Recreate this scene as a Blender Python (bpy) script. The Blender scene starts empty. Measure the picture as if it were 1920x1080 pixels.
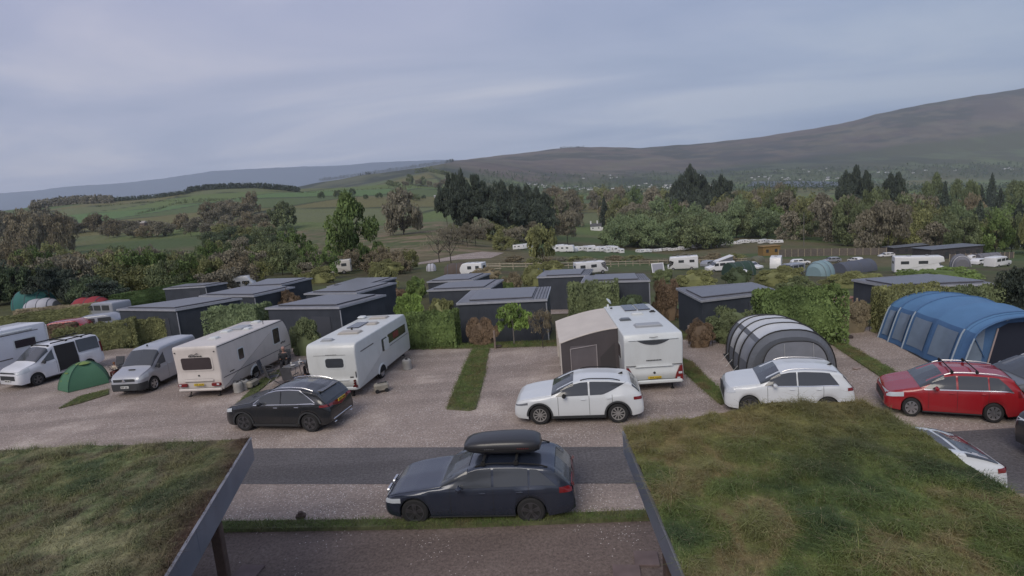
import bpy, bmesh, math, random
import numpy as np
from mathutils import Vector, Matrix, noise
R = math.radians
SC = bpy.context.scene
HAZE = 0.62e-4
COL = SC.collection
# ------------------------------------------------------------------ camera
F = 1000.0; PIT = math.atan(154/1000); ROL = R(4.6); H = 7.5     # focal length in pixels of a 1920 wide frame
cr, sr, cp_, sp_ = math.cos(ROL), math.sin(ROL), math.cos(PIT), math.sin(PIT)
Uw = Vector((0, sp_, cp_)); Xw = Vector((1, 0, 0)); Fw = Vector((0, cp_, -sp_))
right = Xw*cr - Uw*sr; up = Xw*sr + Uw*cr
cam = bpy.data.cameras.new('camera'); camo = bpy.data.objects.new('camera', cam); COL.objects.link(camo)
m = Matrix.Identity(4)
for i in range(3):
    m[i][0] = right[i]; m[i][1] = up[i]; m[i][2] = -Fw[i]
m[2][3] = H
camo.matrix_world = m
cam.sensor_width = 36; cam.lens = F/1920*36; cam.clip_end = 60000; cam.clip_start = 0.1
SC.camera = camo
# ------------------------------------------------------------------ sky and sun
W = bpy.data.worlds.new("World"); SC.world = W; W.use_nodes = True
nt = W.node_tree; nt.nodes.clear()
def N(nt, t, **k):
    n = nt.nodes.new(t)
    for a, b in k.items(): setattr(n, a, b)
    return n
def mixc(nt, fac, a, b, blend='MIX'):
    n = N(nt, 'ShaderNodeMix', data_type='RGBA', blend_type=blend)
    for i, v in ((0, fac), (6, a), (7, b)):
        if hasattr(v, 'is_output') : nt.links.new(v, n.inputs[i])
        elif isinstance(v, (int, float)): n.inputs[i].default_value = v
        else: n.inputs[i].default_value = (*v, 1) if len(v) == 3 else v
    return n.outputs[2]
def ramp(nt, src, stops):
    n = N(nt, 'ShaderNodeValToRGB'); nt.links.new(src, n.inputs[0])
    e = n.color_ramp.elements
    while len(e) < len(stops): e.new(0.5)
    for q, (p, c) in zip(e, stops):
        q.position = p; q.color = (*c, 1) if hasattr(c, '__len__') else (c, c, c, 1)
    return n.outputs[0]
SUN_EL, SUN_AZ = R(42), R(205)      # azimuth of the sun measured clockwise from +Y
out = N(nt, 'ShaderNodeOutputWorld'); bg = N(nt, 'ShaderNodeBackground')
sky = N(nt, 'ShaderNodeTexSky', sky_type='NISHITA', sun_disc=False)
sky.sun_elevation = SUN_EL; sky.sun_rotation = SUN_AZ; sky.air_density = 1.0; sky.dust_density = 2.0
geo = N(nt, 'ShaderNodeTexCoord')
sep = N(nt, 'ShaderNodeSeparateXYZ'); nt.links.new(geo.outputs['Generated'], sep.inputs[0])
def M(nt, op, a, b=None, c=None):
    n = N(nt, 'ShaderNodeMath', operation=op)
    for i, v in enumerate((a, b, c)):
        if v is None: continue
        if hasattr(v, 'is_output'): nt.links.new(v, n.inputs[i])
        else: n.inputs[i].default_value = v
    return n.outputs[0]
zz = M(nt, 'MAXIMUM', M(nt, 'ADD', sep.outputs[2], 0.12), 0.05)
cx = M(nt, 'DIVIDE', sep.outputs[0], zz); cy = M(nt, 'DIVIDE', sep.outputs[1], zz)
comb = N(nt, 'ShaderNodeCombineXYZ'); nt.links.new(M(nt,'ADD',M(nt, 'MULTIPLY', cx, 0.55),M(nt,'MULTIPLY',cy,0.18)), comb.inputs[0]); nt.links.new(cy, comb.inputs[1])
nz = N(nt, 'ShaderNodeTexNoise'); nz.inputs['Scale'].default_value = 0.9; nz.inputs['Detail'].default_value = 7; nz.inputs['Roughness'].default_value = 0.52; nz.inputs['Distortion'].default_value = 0.6
nt.links.new(comb.outputs[0], nz.inputs['Vector'])
nz2 = N(nt, 'ShaderNodeTexNoise'); nz2.inputs['Scale'].default_value = 0.35; nz2.inputs['Detail'].default_value = 3
nt.links.new(comb.outputs[0], nz2.inputs['Vector'])
cl = ramp(nt, nz.outputs['Fac'], [(0.36, (0.29, 0.325, 0.455)), (0.5, (0.35, 0.375, 0.50)), (0.62, (0.445, 0.45, 0.545))])
cl2 = ramp(nt, nz2.outputs['Fac'], [(0.35, (0.88, 0.93, 0.98)), (0.65, (1.05, 1.03, 1.03))])
cloud = mixc(nt, 1.0, cl, cl2, 'MULTIPLY')
# the lower sky is a little paler and greyer, the upper sky bluer
hz = ramp(nt, sep.outputs[2], [(0.0, (1.0, 1.05, 1.04)), (0.10, (1.12, 1.13, 1.07)), (0.22, (1.16, 1.15, 1.08)), (0.40, (1.10, 1.08, 1.10)), (0.55, (1.02, 1.02, 1.04)), (1.0, (1.22, 1.16, 1.05))])
cloud = mixc(nt, 1.0, cloud, hz, 'MULTIPLY')
lr = ramp(nt, M(nt, 'ADD', M(nt, 'MULTIPLY', sep.outputs[0], 0.5), 0.5), [(0.15, (1.07, 1.02, 1.03)), (0.5, (1.01, 1.02, 1.02)), (0.76, (0.80, 0.89, 0.95))])
cloud = mixc(nt, 1.0, cloud, lr, 'MULTIPLY')
skc = mixc(nt, 1.0, sky.outputs[0], (0.10, 0.10, 0.10), 'MULTIPLY')
fin = mixc(nt, 0.88, skc, cloud)
nt.links.new(fin, bg.inputs[0]); bg.inputs[1].default_value = 1.0
nt.links.new(bg.outputs[0], out.inputs[0])
sl = bpy.data.lights.new('sun', 'SUN'); sl.energy = 1.5; sl.angle = R(35); sl.color = (1, 0.92, 0.80)
so = bpy.data.objects.new('sun', sl); COL.objects.link(so)
d = Vector((math.sin(SUN_AZ)*math.cos(SUN_EL), math.cos(SUN_AZ)*math.cos(SUN_EL), math.sin(SUN_EL)))
so.rotation_euler = d.to_track_quat('Z', 'Y').to_euler(); so.location = (0, -20, 40)
SC.view_settings.view_transform = 'Standard'; SC.view_settings.look = 'None'
SC.view_settings.exposure = 0.18; SC.view_settings.gamma = 1.0
# ------------------------------------------------------------------ helpers
def ray(px, py):
    a = (px-960)/F; b = (540-py)/F
    return Fw + right*a + up*b
def interp(x, pts):
    if x <= pts[0][0]: return pts[0][1]
    for (a, b), (c, d) in zip(pts, pts[1:]):
        if x <= c: return b + (d-b)*(x-a)/(c-a) if c > a else d
    return pts[-1][1]
def sstep(t): t = min(1, max(0, t)); return t*t*(3-2*t)
MATS = {}
def mat(name, col, rough=0.6, metal=0.0, coat=0.0, var=0.0, vscale=3.0, bump=0.0, bscale=40.0, spec=0.5, dirt=0.0):
    if name in MATS: return MATS[name]
    m = bpy.data.materials.new(name); m.use_nodes = True; nt = m.node_tree
    b = nt.nodes['Principled BSDF']; b.inputs['Roughness'].default_value = rough
    b.inputs['Metallic'].default_value = metal; b.inputs['Coat Weight'].default_value = coat; b.inputs['Coat Roughness'].default_value = 0.08
    b.inputs['Specular IOR Level'].default_value = spec
    b.inputs['Base Color'].default_value = (*col, 1)
    if var or dirt:
        tc = N(nt, 'ShaderNodeTexCoord'); n1 = N(nt, 'ShaderNodeTexNoise'); n1.inputs['Scale'].default_value = vscale; n1.inputs['Detail'].default_value = 6
        nt.links.new(tc.outputs['Object'], n1.inputs['Vector'])
        lo = tuple(c*(1-var) for c in col); hi = tuple(min(1, c*(1+var)) for c in col)
        c = ramp(nt, n1.outputs['Fac'], [(0.3, lo), (0.7, hi)])
        if dirt:
            n2 = N(nt, 'ShaderNodeTexNoise'); n2.inputs['Scale'].default_value = 1.7; n2.inputs['Detail'].default_value = 8; n2.inputs['Roughness'].default_value = 0.7
            mp = N(nt, 'ShaderNodeMapping'); mp.inputs['Scale'].default_value = (1, 1, 0.35); nt.links.new(tc.outputs['Object'], mp.inputs[0]); nt.links.new(mp.outputs[0], n2.inputs['Vector'])
            f = M(nt, 'MULTIPLY', ramp(nt, n2.outputs['Fac'], [(0.45, 0.0), (0.75, 1.0)]), dirt)
            c = mixc(nt, f, c, (0.22, 0.2, 0.16))
        nt.links.new(c, b.inputs['Base Color'])
    if bump:
        tc = N(nt, 'ShaderNodeTexCoord'); n2 = N(nt, 'ShaderNodeTexNoise'); n2.inputs['Scale'].default_value = bscale; n2.inputs['Detail'].default_value = 4
        nt.links.new(tc.outputs['Object'], n2.inputs['Vector'])
        bp = N(nt, 'ShaderNodeBump'); bp.inputs['Strength'].default_value = bump; bp.inputs['Distance'].default_value = 0.02
        nt.links.new(n2.outputs['Fac'], bp.inputs['Height']); nt.links.new(bp.outputs[0], b.inputs['Normal'])
    MATS[name] = m; return m
def link(o, parent=None):
    COL.objects.link(o)
    if parent: o.parent = parent
    return o
def thing(name, label, cat, loc=(0, 0, 0), rz=0, group=None, scale=None):
    o = bpy.data.objects.new(name, None); COL.objects.link(o); o.empty_display_size = 0.2
    o.location = loc; o.rotation_euler = (0, 0, rz)
    if scale: o.scale = scale
    o['label'] = label; o['category'] = cat
    if group: o['group'] = group
    return o
def tag(o, label=None, cat=None, group=None, kind=None):
    for k, v in (('label', label), ('category', cat), ('group', group), ('kind', kind)):
        if v: o[k] = v
    return o
def dup(root, loc, rz, label, group=None, scale=None):
    r = root.copy(); COL.objects.link(r); r.location = loc; r.rotation_euler = (0, 0, rz)
    if scale: r.scale = scale
    r['label'] = label
    if group: r['group'] = group
    for ch in list(root.children):
        c = ch.copy(); COL.objects.link(c); c.parent = r
        for g in ch.children:
            q = g.copy(); COL.objects.link(q); q.parent = c
    return r
class MB:
    def __init__(s): s.v = []; s.f = []; s.m = []; s.cm = 0
    def add(s, vs, fs):
        o = len(s.v); s.v += [tuple(v) for v in vs]; s.f += [tuple(o+i for i in f) for f in fs]; s.m += [s.cm]*len(fs); return s
    def box(s, c, d, rz=0, bev=0):
        x, y, z = d[0]/2, d[1]/2, d[2]/2
        k = min(bev, x*.9, y*.9, z*.9)
        co, si = math.cos(rz), math.sin(rz)
        def T(p): return (c[0]+p[0]*co-p[1]*si, c[1]+p[0]*si+p[1]*co, c[2]+p[2])
        if k <= 0:
            vs = [T((a*x, b*y, e*z)) for a in (-1, 1) for b in (-1, 1) for e in (-1, 1)]
            s.add(vs, [(0,1,3,2),(4,6,7,5),(0,4,5,1),(2,3,7,6),(0,2,6,4),(1,5,7,3)])
        else:
            loops = []
            for zz_, ins in ((-z, k), (-z+k, 0), (z-k, 0), (z, k)):
                X, Y = x-ins, y-ins; q = k if not ins else k*.6
                loops.append([T((a, b, zz_)) for a, b in ((-X+q,-Y),(X-q,-Y),(X,-Y+q),(X,Y-q),(X-q,Y),(-X+q,Y),(-X,Y-q),(-X,-Y+q))])
            s.loft(loops, True)
        return s
    def loft(s, loops, cap=True):
        n = len(loops[0]); vs = [p for l in loops for p in l]; fs = []
        for i in range(len(loops)-1):
            for j in range(n):
                k = (j+1) % n
                fs.append((i*n+j, i*n+k, (i+1)*n+k, (i+1)*n+j))
        if cap: fs.append(tuple(range(n-1, -1, -1))); fs.append(tuple((len(loops)-1)*n+j for j in range(n)))
        return s.add(vs, fs)
    def tube(s, pts, r, n=6, cap=True):
        loops = []; pts = [Vector(p) for p in pts]
        for i, p in enumerate(pts):
            t = (pts[min(i+1, len(pts)-1)]-pts[max(i-1, 0)]).normalized()
            a = t.cross(Vector((0, 0, 1)));
            if a.length < 1e-3: a = t.cross(Vector((1, 0, 0)))
            a.normalize(); b = t.cross(a)
            rr = r[i] if hasattr(r, '__len__') else r
            loops.append([tuple(p + a*(rr*math.cos(2*math.pi*k/n)) + b*(rr*math.sin(2*math.pi*k/n))) for k in range(n)])
        return s.loft(loops, cap)
    def grid(s, P, closed=False):
        r = len(P); c = len(P[0]); vs = [p for row in P for p in row]; fs = []
        for i in range(r-1):
            for j in range(c-1): fs.append((i*c+j, i*c+j+1, (i+1)*c+j+1, (i+1)*c+j))
        return s.add(vs, fs)
    def lathe(s, c, prof, n=20, axis='y'):
        loops = []
        for (a, r) in prof:
            l = []
            for k in range(n):
                t = 2*math.pi*k/n
                if axis == 'y': l.append((c[0]+r*math.cos(t), c[1]+a, c[2]+r*math.sin(t)))
                elif axis == 'z': l.append((c[0]+r*math.cos(t), c[1]+r*math.sin(t), c[2]+a))
                else: l.append((c[0]+a, c[1]+r*math.cos(t), c[2]+r*math.sin(t)))
            loops.append(l)
        return s.loft(loops, True)
    def build(s, name, mats, parent=None, smooth=False, loc=None, rz=None, angle=35):
        me = bpy.data.meshes.new(name); me.from_pydata(s.v, [], s.f)
        for m_ in (mats if isinstance(mats, (list, tuple)) else [mats]): me.materials.append(m_)
        me.polygons.foreach_set('material_index', s.m)
        bm = bmesh.new(); bm.from_mesh(me); bmesh.ops.recalc_face_normals(bm, faces=bm.faces)
        if smooth:
            for f in bm.faces: f.smooth = True
            for e in bm.edges:
                if len(e.link_faces) == 2 and e.calc_face_angle(0) > R(angle): e.smooth = False
        bm.to_mesh(me); bm.free(); me.update()
        o = link(bpy.data.objects.new(name, me), parent)
        if loc is not None: o.location = loc
        if rz is not None: o.rotation_euler = (0, 0, rz)
        return o
def fastmesh(name, verts, k, mats, col=None, smooth=False):
    """verts: (N*k,3) array, every k vertices one face"""
    n = len(verts); me = bpy.data.meshes.new(name)
    me.vertices.add(n); me.vertices.foreach_set('co', np.asarray(verts, dtype=np.float32).ravel())
    me.loops.add(n); me.loops.foreach_set('vertex_index', np.arange(n, dtype=np.int32))
    me.polygons.add(n//k); me.polygons.foreach_set('loop_start', np.arange(0, n, k, dtype=np.int32))
    try: me.polygons.foreach_set('loop_total', np.full(n//k, k, dtype=np.int32))
    except Exception: pass
    for q in (mats if isinstance(mats, (list, tuple)) else [mats]): me.materials.append(q)
    if col is not None:
        a = me.color_attributes.new('col', 'FLOAT_COLOR', 'POINT'); c4 = np.ones((n, 4), dtype=np.float32); c4[:, :3] = col
        a.data.foreach_set('color', c4.ravel())
    me.update(calc_edges=True); me.validate()
    return me
def rrect(w, h, r, n=3):
    pts = []
    for cx_, cy_, a0 in ((w/2-r, h/2-r, 0), (-w/2+r, h/2-r, 90), (-w/2+r, -h/2+r, 180), (w/2-r, -h/2+r, 270)):
        for i in range(n+1):
            a = R(a0+90*i/n); pts.append((cx_+r*math.cos(a), cy_+r*math.sin(a)))
    return pts
def panel(mb, c, u, v, w, h, r, t, taper=0.0):
    """rounded slab centred at c in plane u,v, standing t proud along u x v"""
    c, u, v = Vector(c), Vector(u).normalized(), Vector(v).normalized(); n = u.cross(v)
    o = [c + u*a + v*b - n*0.03 for a, b in rrect(w, h, r)]
    p = [c + u*a + v*b + n*t for a, b in rrect(w-taper, h-taper, max(0.001, r-taper/2))]
    mb.loft([o, p], True); return mb
# ------------------------------------------------------------------ terrain
rngT = np.random.default_rng(4)
CR = []                                                # control rows: (Y, us, zs)
def crow(Y, pts=None, z=None):
    if pts is None: CR.append((Y, [0.0], [z])); return
    us, zs = [], []
    for px, py in pts:
        d = ray(px, py); t = Y/d.y; us.append(d.x*t/Y); zs.append(H + d.z*t)
    CR.append((Y, us, zs))
def crowz(Y, pts):
    us, zs = [], []
    for px, z in pts: d = ray(px, 540); us.append((px-960)/1000.0); zs.append(z)
    CR.append((Y, us, zs))
crow(-60, z=0.0); crow(0.5, z=0.0); crow(27.6, z=0.0)
crowz(31, [(0, 0), (500, -.15), (960, -.5), (1300, -.9), (1900, -1.0)])
crowz(40, [(0, -.2), (500, -.6), (960, -1.3), (1400, -1.8), (1900, -2.1)])
crowz(50, [(0, -.4), (500, -1.0), (960, -2.2), (1400, -3.0), (1900, -3.4)])
crow(75, [(0, 562), (500, 532), (960, 524), (1400, 524), (1720, 519), (1920, 512)])
crow(100, [(0, 545), (300, 525), (500, 512), (860, 502), (1100, 506), (1500, 508), (1720, 504), (1920, 498)])
crow(140, [(0, 528), (300, 508), (500, 496), (860, 480), (1100, 490), (1500, 493), (1920, 486)])
crow(200, [(0, 512), (300, 492), (500, 480), (830, 455), (1000, 470), (1250, 482), (1500, 478), (1920, 470)])
crow(300, [(0, 492), (300, 470), (500, 458), (830, 430), (1000, 452), (1250, 474), (1450, 456), (1920, 452)])
crow(450, [(0, 468), (300, 448), (500, 436), (830, 412), (1000, 438), (1250, 452), (1500, 425), (1920, 425)])
crow(700, [(0, 440), (250, 415), (500, 400), (830, 390), (1000, 415), (1250, 420), (1500, 392), (1920, 398)])
crow(1000, [(0, 418), (150, 400), (330, 385), (500, 370), (640, 366), (830, 366), (1000, 392), (1250, 385), (1420, 372), (1560, 368), (1920, 372)])
crow(1400, [(0, 396), (70, 386), (150, 378), (210, 375), (280, 368), (350, 358), (430, 351), (500, 351), (560, 356), (640, 352), (740, 348), (830, 352), (900, 362), (1000, 374), (1250, 368), (1420, 362), (1560, 364), (1920, 366)])
crow(2000, [(0, 405), (300, 385), (500, 372), (640, 362), (700, 352), (750, 335), (790, 325), (830, 321), (870, 332), (920, 350), (1000, 362), (1300, 360), (1500, 350), (1920, 352)])
crow(2600, [(0, 402), (300, 390), (500, 368), (600, 356), (700, 340), (760, 330), (830, 322), (900, 340), (1000, 358), (1200, 357), (1420, 347), (1600, 346), (1920, 344)])
crow(3100, [(0, 400), (300, 385), (530, 356), (580, 346), (640, 336), (700, 325), (770, 317), (830, 308), (900, 322), (960, 335), (1000, 345), (1200, 349), (1420, 338), (1600, 336), (1920, 336)])
crow(4200, [(0, 402), (300, 388), (540, 357), (640, 345), (770, 325), (850, 304), (900, 301), (1000, 312), (1150, 320), (1300, 318), (1500, 305), (1700, 290), (1920, 280)])
crow(5600, [(0, 404), (300, 392), (560, 362), (700, 345), (850, 303), (950, 290), (1010, 283), (1060, 277), (1090, 275), (1200, 277), (1300, 270), (1400, 260), (1500, 245), (1600, 227), (1640, 214), (1760, 190), (1920, 165), (2200, 140)])
crow(6500, [(0, 404), (300, 396), (560, 375), (850, 330), (950, 318), (1200, 305), (1500, 275), (1920, 200), (2200, 170)])
crow(9000, [(0, 392), (300, 380), (560, 360), (850, 340), (1200, 330), (1920, 300)])
crow(10500, [(-300, 372), (0, 361), (60, 357), (130, 348), (220, 343), (300, 334), (400, 319), (470, 315), (560, 311), (640, 309), (700, 303), (830, 298), (950, 300), (1920, 320)])
crow(11800, [(0, 380), (400, 345), (830, 320), (1920, 330)])
LY = [math.log(max(c[0], 0.1)+20) if c[0] > 0 else math.log(20.1) for c in CR]
CRY = np.array([c[0] for c in CR], dtype=float); CRT = np.array([math.log(max(c[0], -15)+30.) for c in CR]); CRT[0] -= 1.0
def tz(x, y):
    """ground height, arrays or scalars"""
    x = np.asarray(x, dtype=float); y = np.asarray(y, dtype=float)
    u = x/np.maximum(y, 22.0)
    t = np.log(np.maximum(y, -15)+30.)
    Z = np.stack([np.interp(u, c[1], c[2]) if len(c[1]) > 1 else np.full(u.shape, c[2][0]) for c in CR])
    i = np.clip(np.searchsorted(CRT, t, side='right')-1, 0, len(CR)-2)
    f = np.clip((t-CRT[i])/(CRT[i+1]-CRT[i]), 0, 1)
    z0 = np.take_along_axis(Z, i[None], 0)[0]; z1 = np.take_along_axis(Z, (i+1)[None], 0)[0]
    z = z0 + (z1-z0)*f
    k = np.clip((y-60)/400, 0, 1)
    z = z + k*np.clip(y/400, 0, 4)*(np.sin(x/41+y/67)*0.35+np.sin(x/97-y/53+1)*0.5)
    return z
from bisect import bisect_right
_T = [float(v) for v in CRT]; _n = len(CR)
def _row(i, u):
    us_, zs_ = CR[i][1], CR[i][2]
    if len(us_) == 1 or u <= us_[0]: return zs_[0]
    if u >= us_[-1]: return zs_[-1]
    k = bisect_right(us_, u); a, b = us_[k-1], us_[k]
    return zs_[k-1] + (zs_[k]-zs_[k-1])*(u-a)/(b-a)
def gz(x, y):
    u = x/max(y, 22.0); t = math.log(max(y, -15)+30.); i = min(max(bisect_right(_T, t)-1, 0), _n-2)
    f = min(1, max(0, (t-_T[i])/(_T[i+1]-_T[i]))); z0 = _row(i, u); z = z0 + (_row(i+1, u)-z0)*f
    if y > 60: z += min(1, (y-60)/400)*min(4, y/400)*(math.sin(x/41+y/67)*0.35+math.sin(x/97-y/53+1)*0.5)
    return z
def hit(px, py, zoff=0.0):
    d = ray(px, py); d = d/d.y; a = 4.0; prev = a
    while a < 11000:
        if H + d.z*a <= gz(d.x*a, a) + zoff:
            lo, hi = prev, a
            for _ in range(18):
                mid = (lo+hi)/2
                if H + d.z*mid <= gz(d.x*mid, mid) + zoff: hi = mid
                else: lo = mid
            a = hi; break
        prev = a; a *= 1.03
    return Vector((d.x*a, a, H + d.z*a))
def G(px, py, z=0.0):
    d = ray(px, py); t = (z-H)/d.z; return Vector((d.x*t, d.y*t, z))
def at(px, py, Y):
    d = ray(px, py); t = Y/d.y; return Vector((d.x*t, Y, H+d.z*t))
us = np.unique(np.concatenate([np.linspace(-3.2, -1.1, 30), np.linspace(-1.1, 1.15, 640), np.linspace(1.15, 3.2, 30)]))
ys = np.concatenate([np.array([-60., -30, -10]), np.linspace(0, 60, 41)[:-1], np.exp(np.linspace(math.log(60), math.log(2900), 210)), np.linspace(2930, 5700, 150), np.exp(np.linspace(math.log(5780), math.log(11800), 40))])
UU, YY = np.meshgrid(us, ys); XX = UU*np.maximum(YY+25, 30)*1.0
UU2 = XX/np.maximum(YY, 22.)
ZZ = tz(XX, YY)
nr, nc = XX.shape
PXc = 960+1000*UU2
def vnoise(x, y, sc, seed=0, oct=3):
    o = np.zeros_like(x); amp = 1.0; tot = 0
    for k in range(oct):
        xs, ys_ = x/sc*2**k+seed*7.1, y/sc*2**k+seed*3.7
        xi, yi = np.floor(xs).astype(int), np.floor(ys_).astype(int); fx, fy = xs-xi, ys_-yi
        fx = fx*fx*(3-2*fx); fy = fy*fy*(3-2*fy)
        def h(a, b):
            n = (a*374761393 + b*668265263 + (seed+k)*1442695) & 0xffffffff
            n = ((n ^ (n >> 13))*1274126177) & 0xffffffff
            return ((n ^ (n >> 16)) & 0xffff)/65535.0
        o += amp*((h(xi, yi)*(1-fx)+h(xi+1, yi)*fx)*(1-fy)+(h(xi, yi+1)*(1-fx)+h(xi+1, yi+1)*fx)*fy); tot += amp; amp *= .55
    return o/tot
col = np.zeros((nr, nc, 3))
def blend(mask, c):
    global col
    mk = np.clip(mask, 0, 1)[..., None]; cc = np.array(c) if not isinstance(c, np.ndarray) else c
    col = col*(1-mk) + cc*mk
n1 = vnoise(XX, YY, 6, 1); n2 = vnoise(XX, YY, 55, 2); n3 = vnoise(XX, YY, 260, 3, 4); n4 = vnoise(XX, YY*0.5, 900, 5, 5)
blend(np.ones_like(n1), (0.075, 0.088, 0.035)); blend(n1*1.6-0.5, (0.09, 0.07, 0.045))
sm = lambda v, a, b: np.clip((v-a)/(b-a), 0, 1)
# rough wet ground and fields from 110 m on
blend(sm(YY, 90, 120), (0.07, 0.10, 0.035)); blend(sm(YY, 90, 120)*sm(n2, .5, .7), (0.12, 0.105, 0.055))
rush = sm(YY, 115, 150)*(1-sm(YY, 420, 520))*sm(PXc, 380, 430)*(1-sm(PXc, 880, 960))
blend(rush*sm(vnoise(XX, YY*3, 14, 8, 4), .42, .60), (0.20, 0.155, 0.10)); blend(rush*sm(vnoise(XX, YY*3, 9, 18, 4), .55, .65), (0.10, 0.11, 0.05))
blend(sm(YY, 420, 520), (0.125, 0.150, 0.058))
# field pattern: irregular cells with their own green
fx = XX/260+0.35*np.sin(YY/300); fy = YY/230+0.3*np.sin(XX/240)
cell = (np.floor(fx)*7+np.floor(fy)*13).astype(int)
cellc = np.stack([0.118+0.028*((cell*37) % 5-2)/2, 0.146+0.024*((cell*53) % 5-2)/2, 0.058+0.010*((cell*11) % 5-2)/2], -1)
blend(sm(YY, 420, 520)*.9, cellc)
edge = np.minimum(np.abs(fx-np.round(fx)), np.abs(fy-np.round(fy)))
blend(sm(YY, 500, 600)*(1-sm(edge, .012, .03))*(1-sm(YY, 2300, 2500)), (0.045, 0.055, 0.03))
blend(sm(YY, 1750, 2000)*sm(n3, .45, .6)*.7, (0.10, 0.10, 0.05))
# wooded ridge, left of centre, about 3 km off
blend(sm(YY, 2250, 2450)*(1-sm(PXc, 880, 980)), (0.045, 0.055, 0.04)); blend(sm(YY, 2250, 2450)*(1-sm(PXc, 900, 960))*sm(n3, .52, .58)*.7, (0.12, 0.125, 0.07))
# the moor: dark wooded and field foot, mauve brown above
el = ZZ
moor = sm(YY, 2900, 3300)*sm(PXc, 820, 900)
blend(moor, (0.075, 0.080, 0.045)); blend(moor*sm(n4, .40, .55), (0.045, 0.055, 0.035)); blend(moor*sm(n3, .62, .72)*.6, (0.11, 0.13, 0.06))
hi = moor*sm(ZZ - 95 - 150*np.clip((PXc-960)/960, -.1, 1) + 90*(n4-.5), 0, 50)
blend(hi, (0.125, 0.098, 0.085)); blend(hi*sm(vnoise(XX*0.4, YY, 600, 9, 5), .42, .6)*.85, (0.085, 0.07, 0.062)); blend(hi*sm(vnoise(XX, YY*.6, 260, 12, 5), .52, .62)*.6, (0.13, 0.12, 0.08)); blend(hi*sm(vnoise(XX*.7, YY, 420, 15, 5), .52, .58)*.8, (0.05, 0.055, 0.045)); blend(moor*np.exp(-((PXc-1440)/170)**2)*sm(ZZ, 90, 200)*(1-sm(ZZ, 330, 430))*sm(vnoise(XX, YY, 500, 44, 3), .3, .5)*.8, (0.04, 0.05, 0.05)); blend(hi*sm(vnoise(XX, YY*1.6, 150, 25, 4), .55, .65)*.5, (0.16, 0.135, 0.10)); blend(moor*(1-sm(ZZ, 60, 200))*sm(vnoise(XX, YY, 180, 35, 4), .5, .6)*.7, (0.12, 0.15, 0.07))
blend(sm(YY, 6600, 7500), (0.13, 0.165, 0.22))  # far mountains: the blue of distance haze is put into their colour
idx = np.arange(nr*nc).reshape(nr, nc)
fq = np.stack([idx[:-1, :-1], idx[:-1, 1:], idx[1:, 1:], idx[1:, :-1]], -1).reshape(-1, 4)
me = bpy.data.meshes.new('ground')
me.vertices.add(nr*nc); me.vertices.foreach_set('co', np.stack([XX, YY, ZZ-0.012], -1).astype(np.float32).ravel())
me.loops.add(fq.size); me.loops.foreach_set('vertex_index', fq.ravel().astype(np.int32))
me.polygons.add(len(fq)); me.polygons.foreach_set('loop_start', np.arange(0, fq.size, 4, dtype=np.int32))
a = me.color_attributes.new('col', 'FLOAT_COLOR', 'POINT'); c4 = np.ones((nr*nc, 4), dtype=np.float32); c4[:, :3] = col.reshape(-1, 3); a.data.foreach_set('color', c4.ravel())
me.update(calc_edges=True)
me.polygons.foreach_set('use_smooth', np.ones(len(fq), dtype=bool))
def attr_mat(name, rough=0.9, sc=4.0, amt=0.35, trans=0.0, bump=0.0, tint=None):
    m = bpy.data.materials.new(name); m.use_nodes = True; nt = m.node_tree; b = nt.nodes['Principled BSDF']
    at_ = N(nt, 'ShaderNodeAttribute', attribute_name='col'); tc = N(nt, 'ShaderNodeTexCoord')
    n = N(nt, 'ShaderNodeTexNoise'); n.inputs['Scale'].default_value = sc; n.inputs['Detail'].default_value = 8; n.inputs['Roughness'].default_value = 0.65
    nt.links.new(tc.outputs['Object'], n.inputs['Vector'])
    f = ramp(nt, n.outputs['Fac'], [(0.3, 1-amt), (0.7, 1+amt)]) if amt < 1 else None
    rr = N(nt, 'ShaderNodeMapRange'); rr.inputs[1].default_value = 0.3; rr.inputs[2].default_value = 0.7; rr.inputs[3].default_value = 1-amt; rr.inputs[4].default_value = 1+amt
    nt.links.new(n.outputs['Fac'], rr.inputs[0])
    vm = N(nt, 'ShaderNodeVectorMath', operation='SCALE'); nt.links.new(at_.outputs['Color'], vm.inputs[0]); nt.links.new(rr.outputs[0], vm.inputs['Scale'])
    nt.links.new(vm.outputs[0], b.inputs['Base Color']); b.inputs['Roughness'].default_value = rough; b.inputs['Specular IOR Level'].default_value = 0.2
    if bump:
        bp = N(nt, 'ShaderNodeBump'); bp.inputs['Strength'].default_value = bump; bp.inputs['Distance'].default_value = 0.05
        nt.links.new(n.outputs['Fac'], bp.inputs['Height']); nt.links.new(bp.outputs[0], b.inputs['Normal'])
    return m
me.materials.append(attr_mat('ground_cover', sc=0.35, amt=0.3))
tag(link(bpy.data.objects.new('ground', me)), kind='structure')
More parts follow.
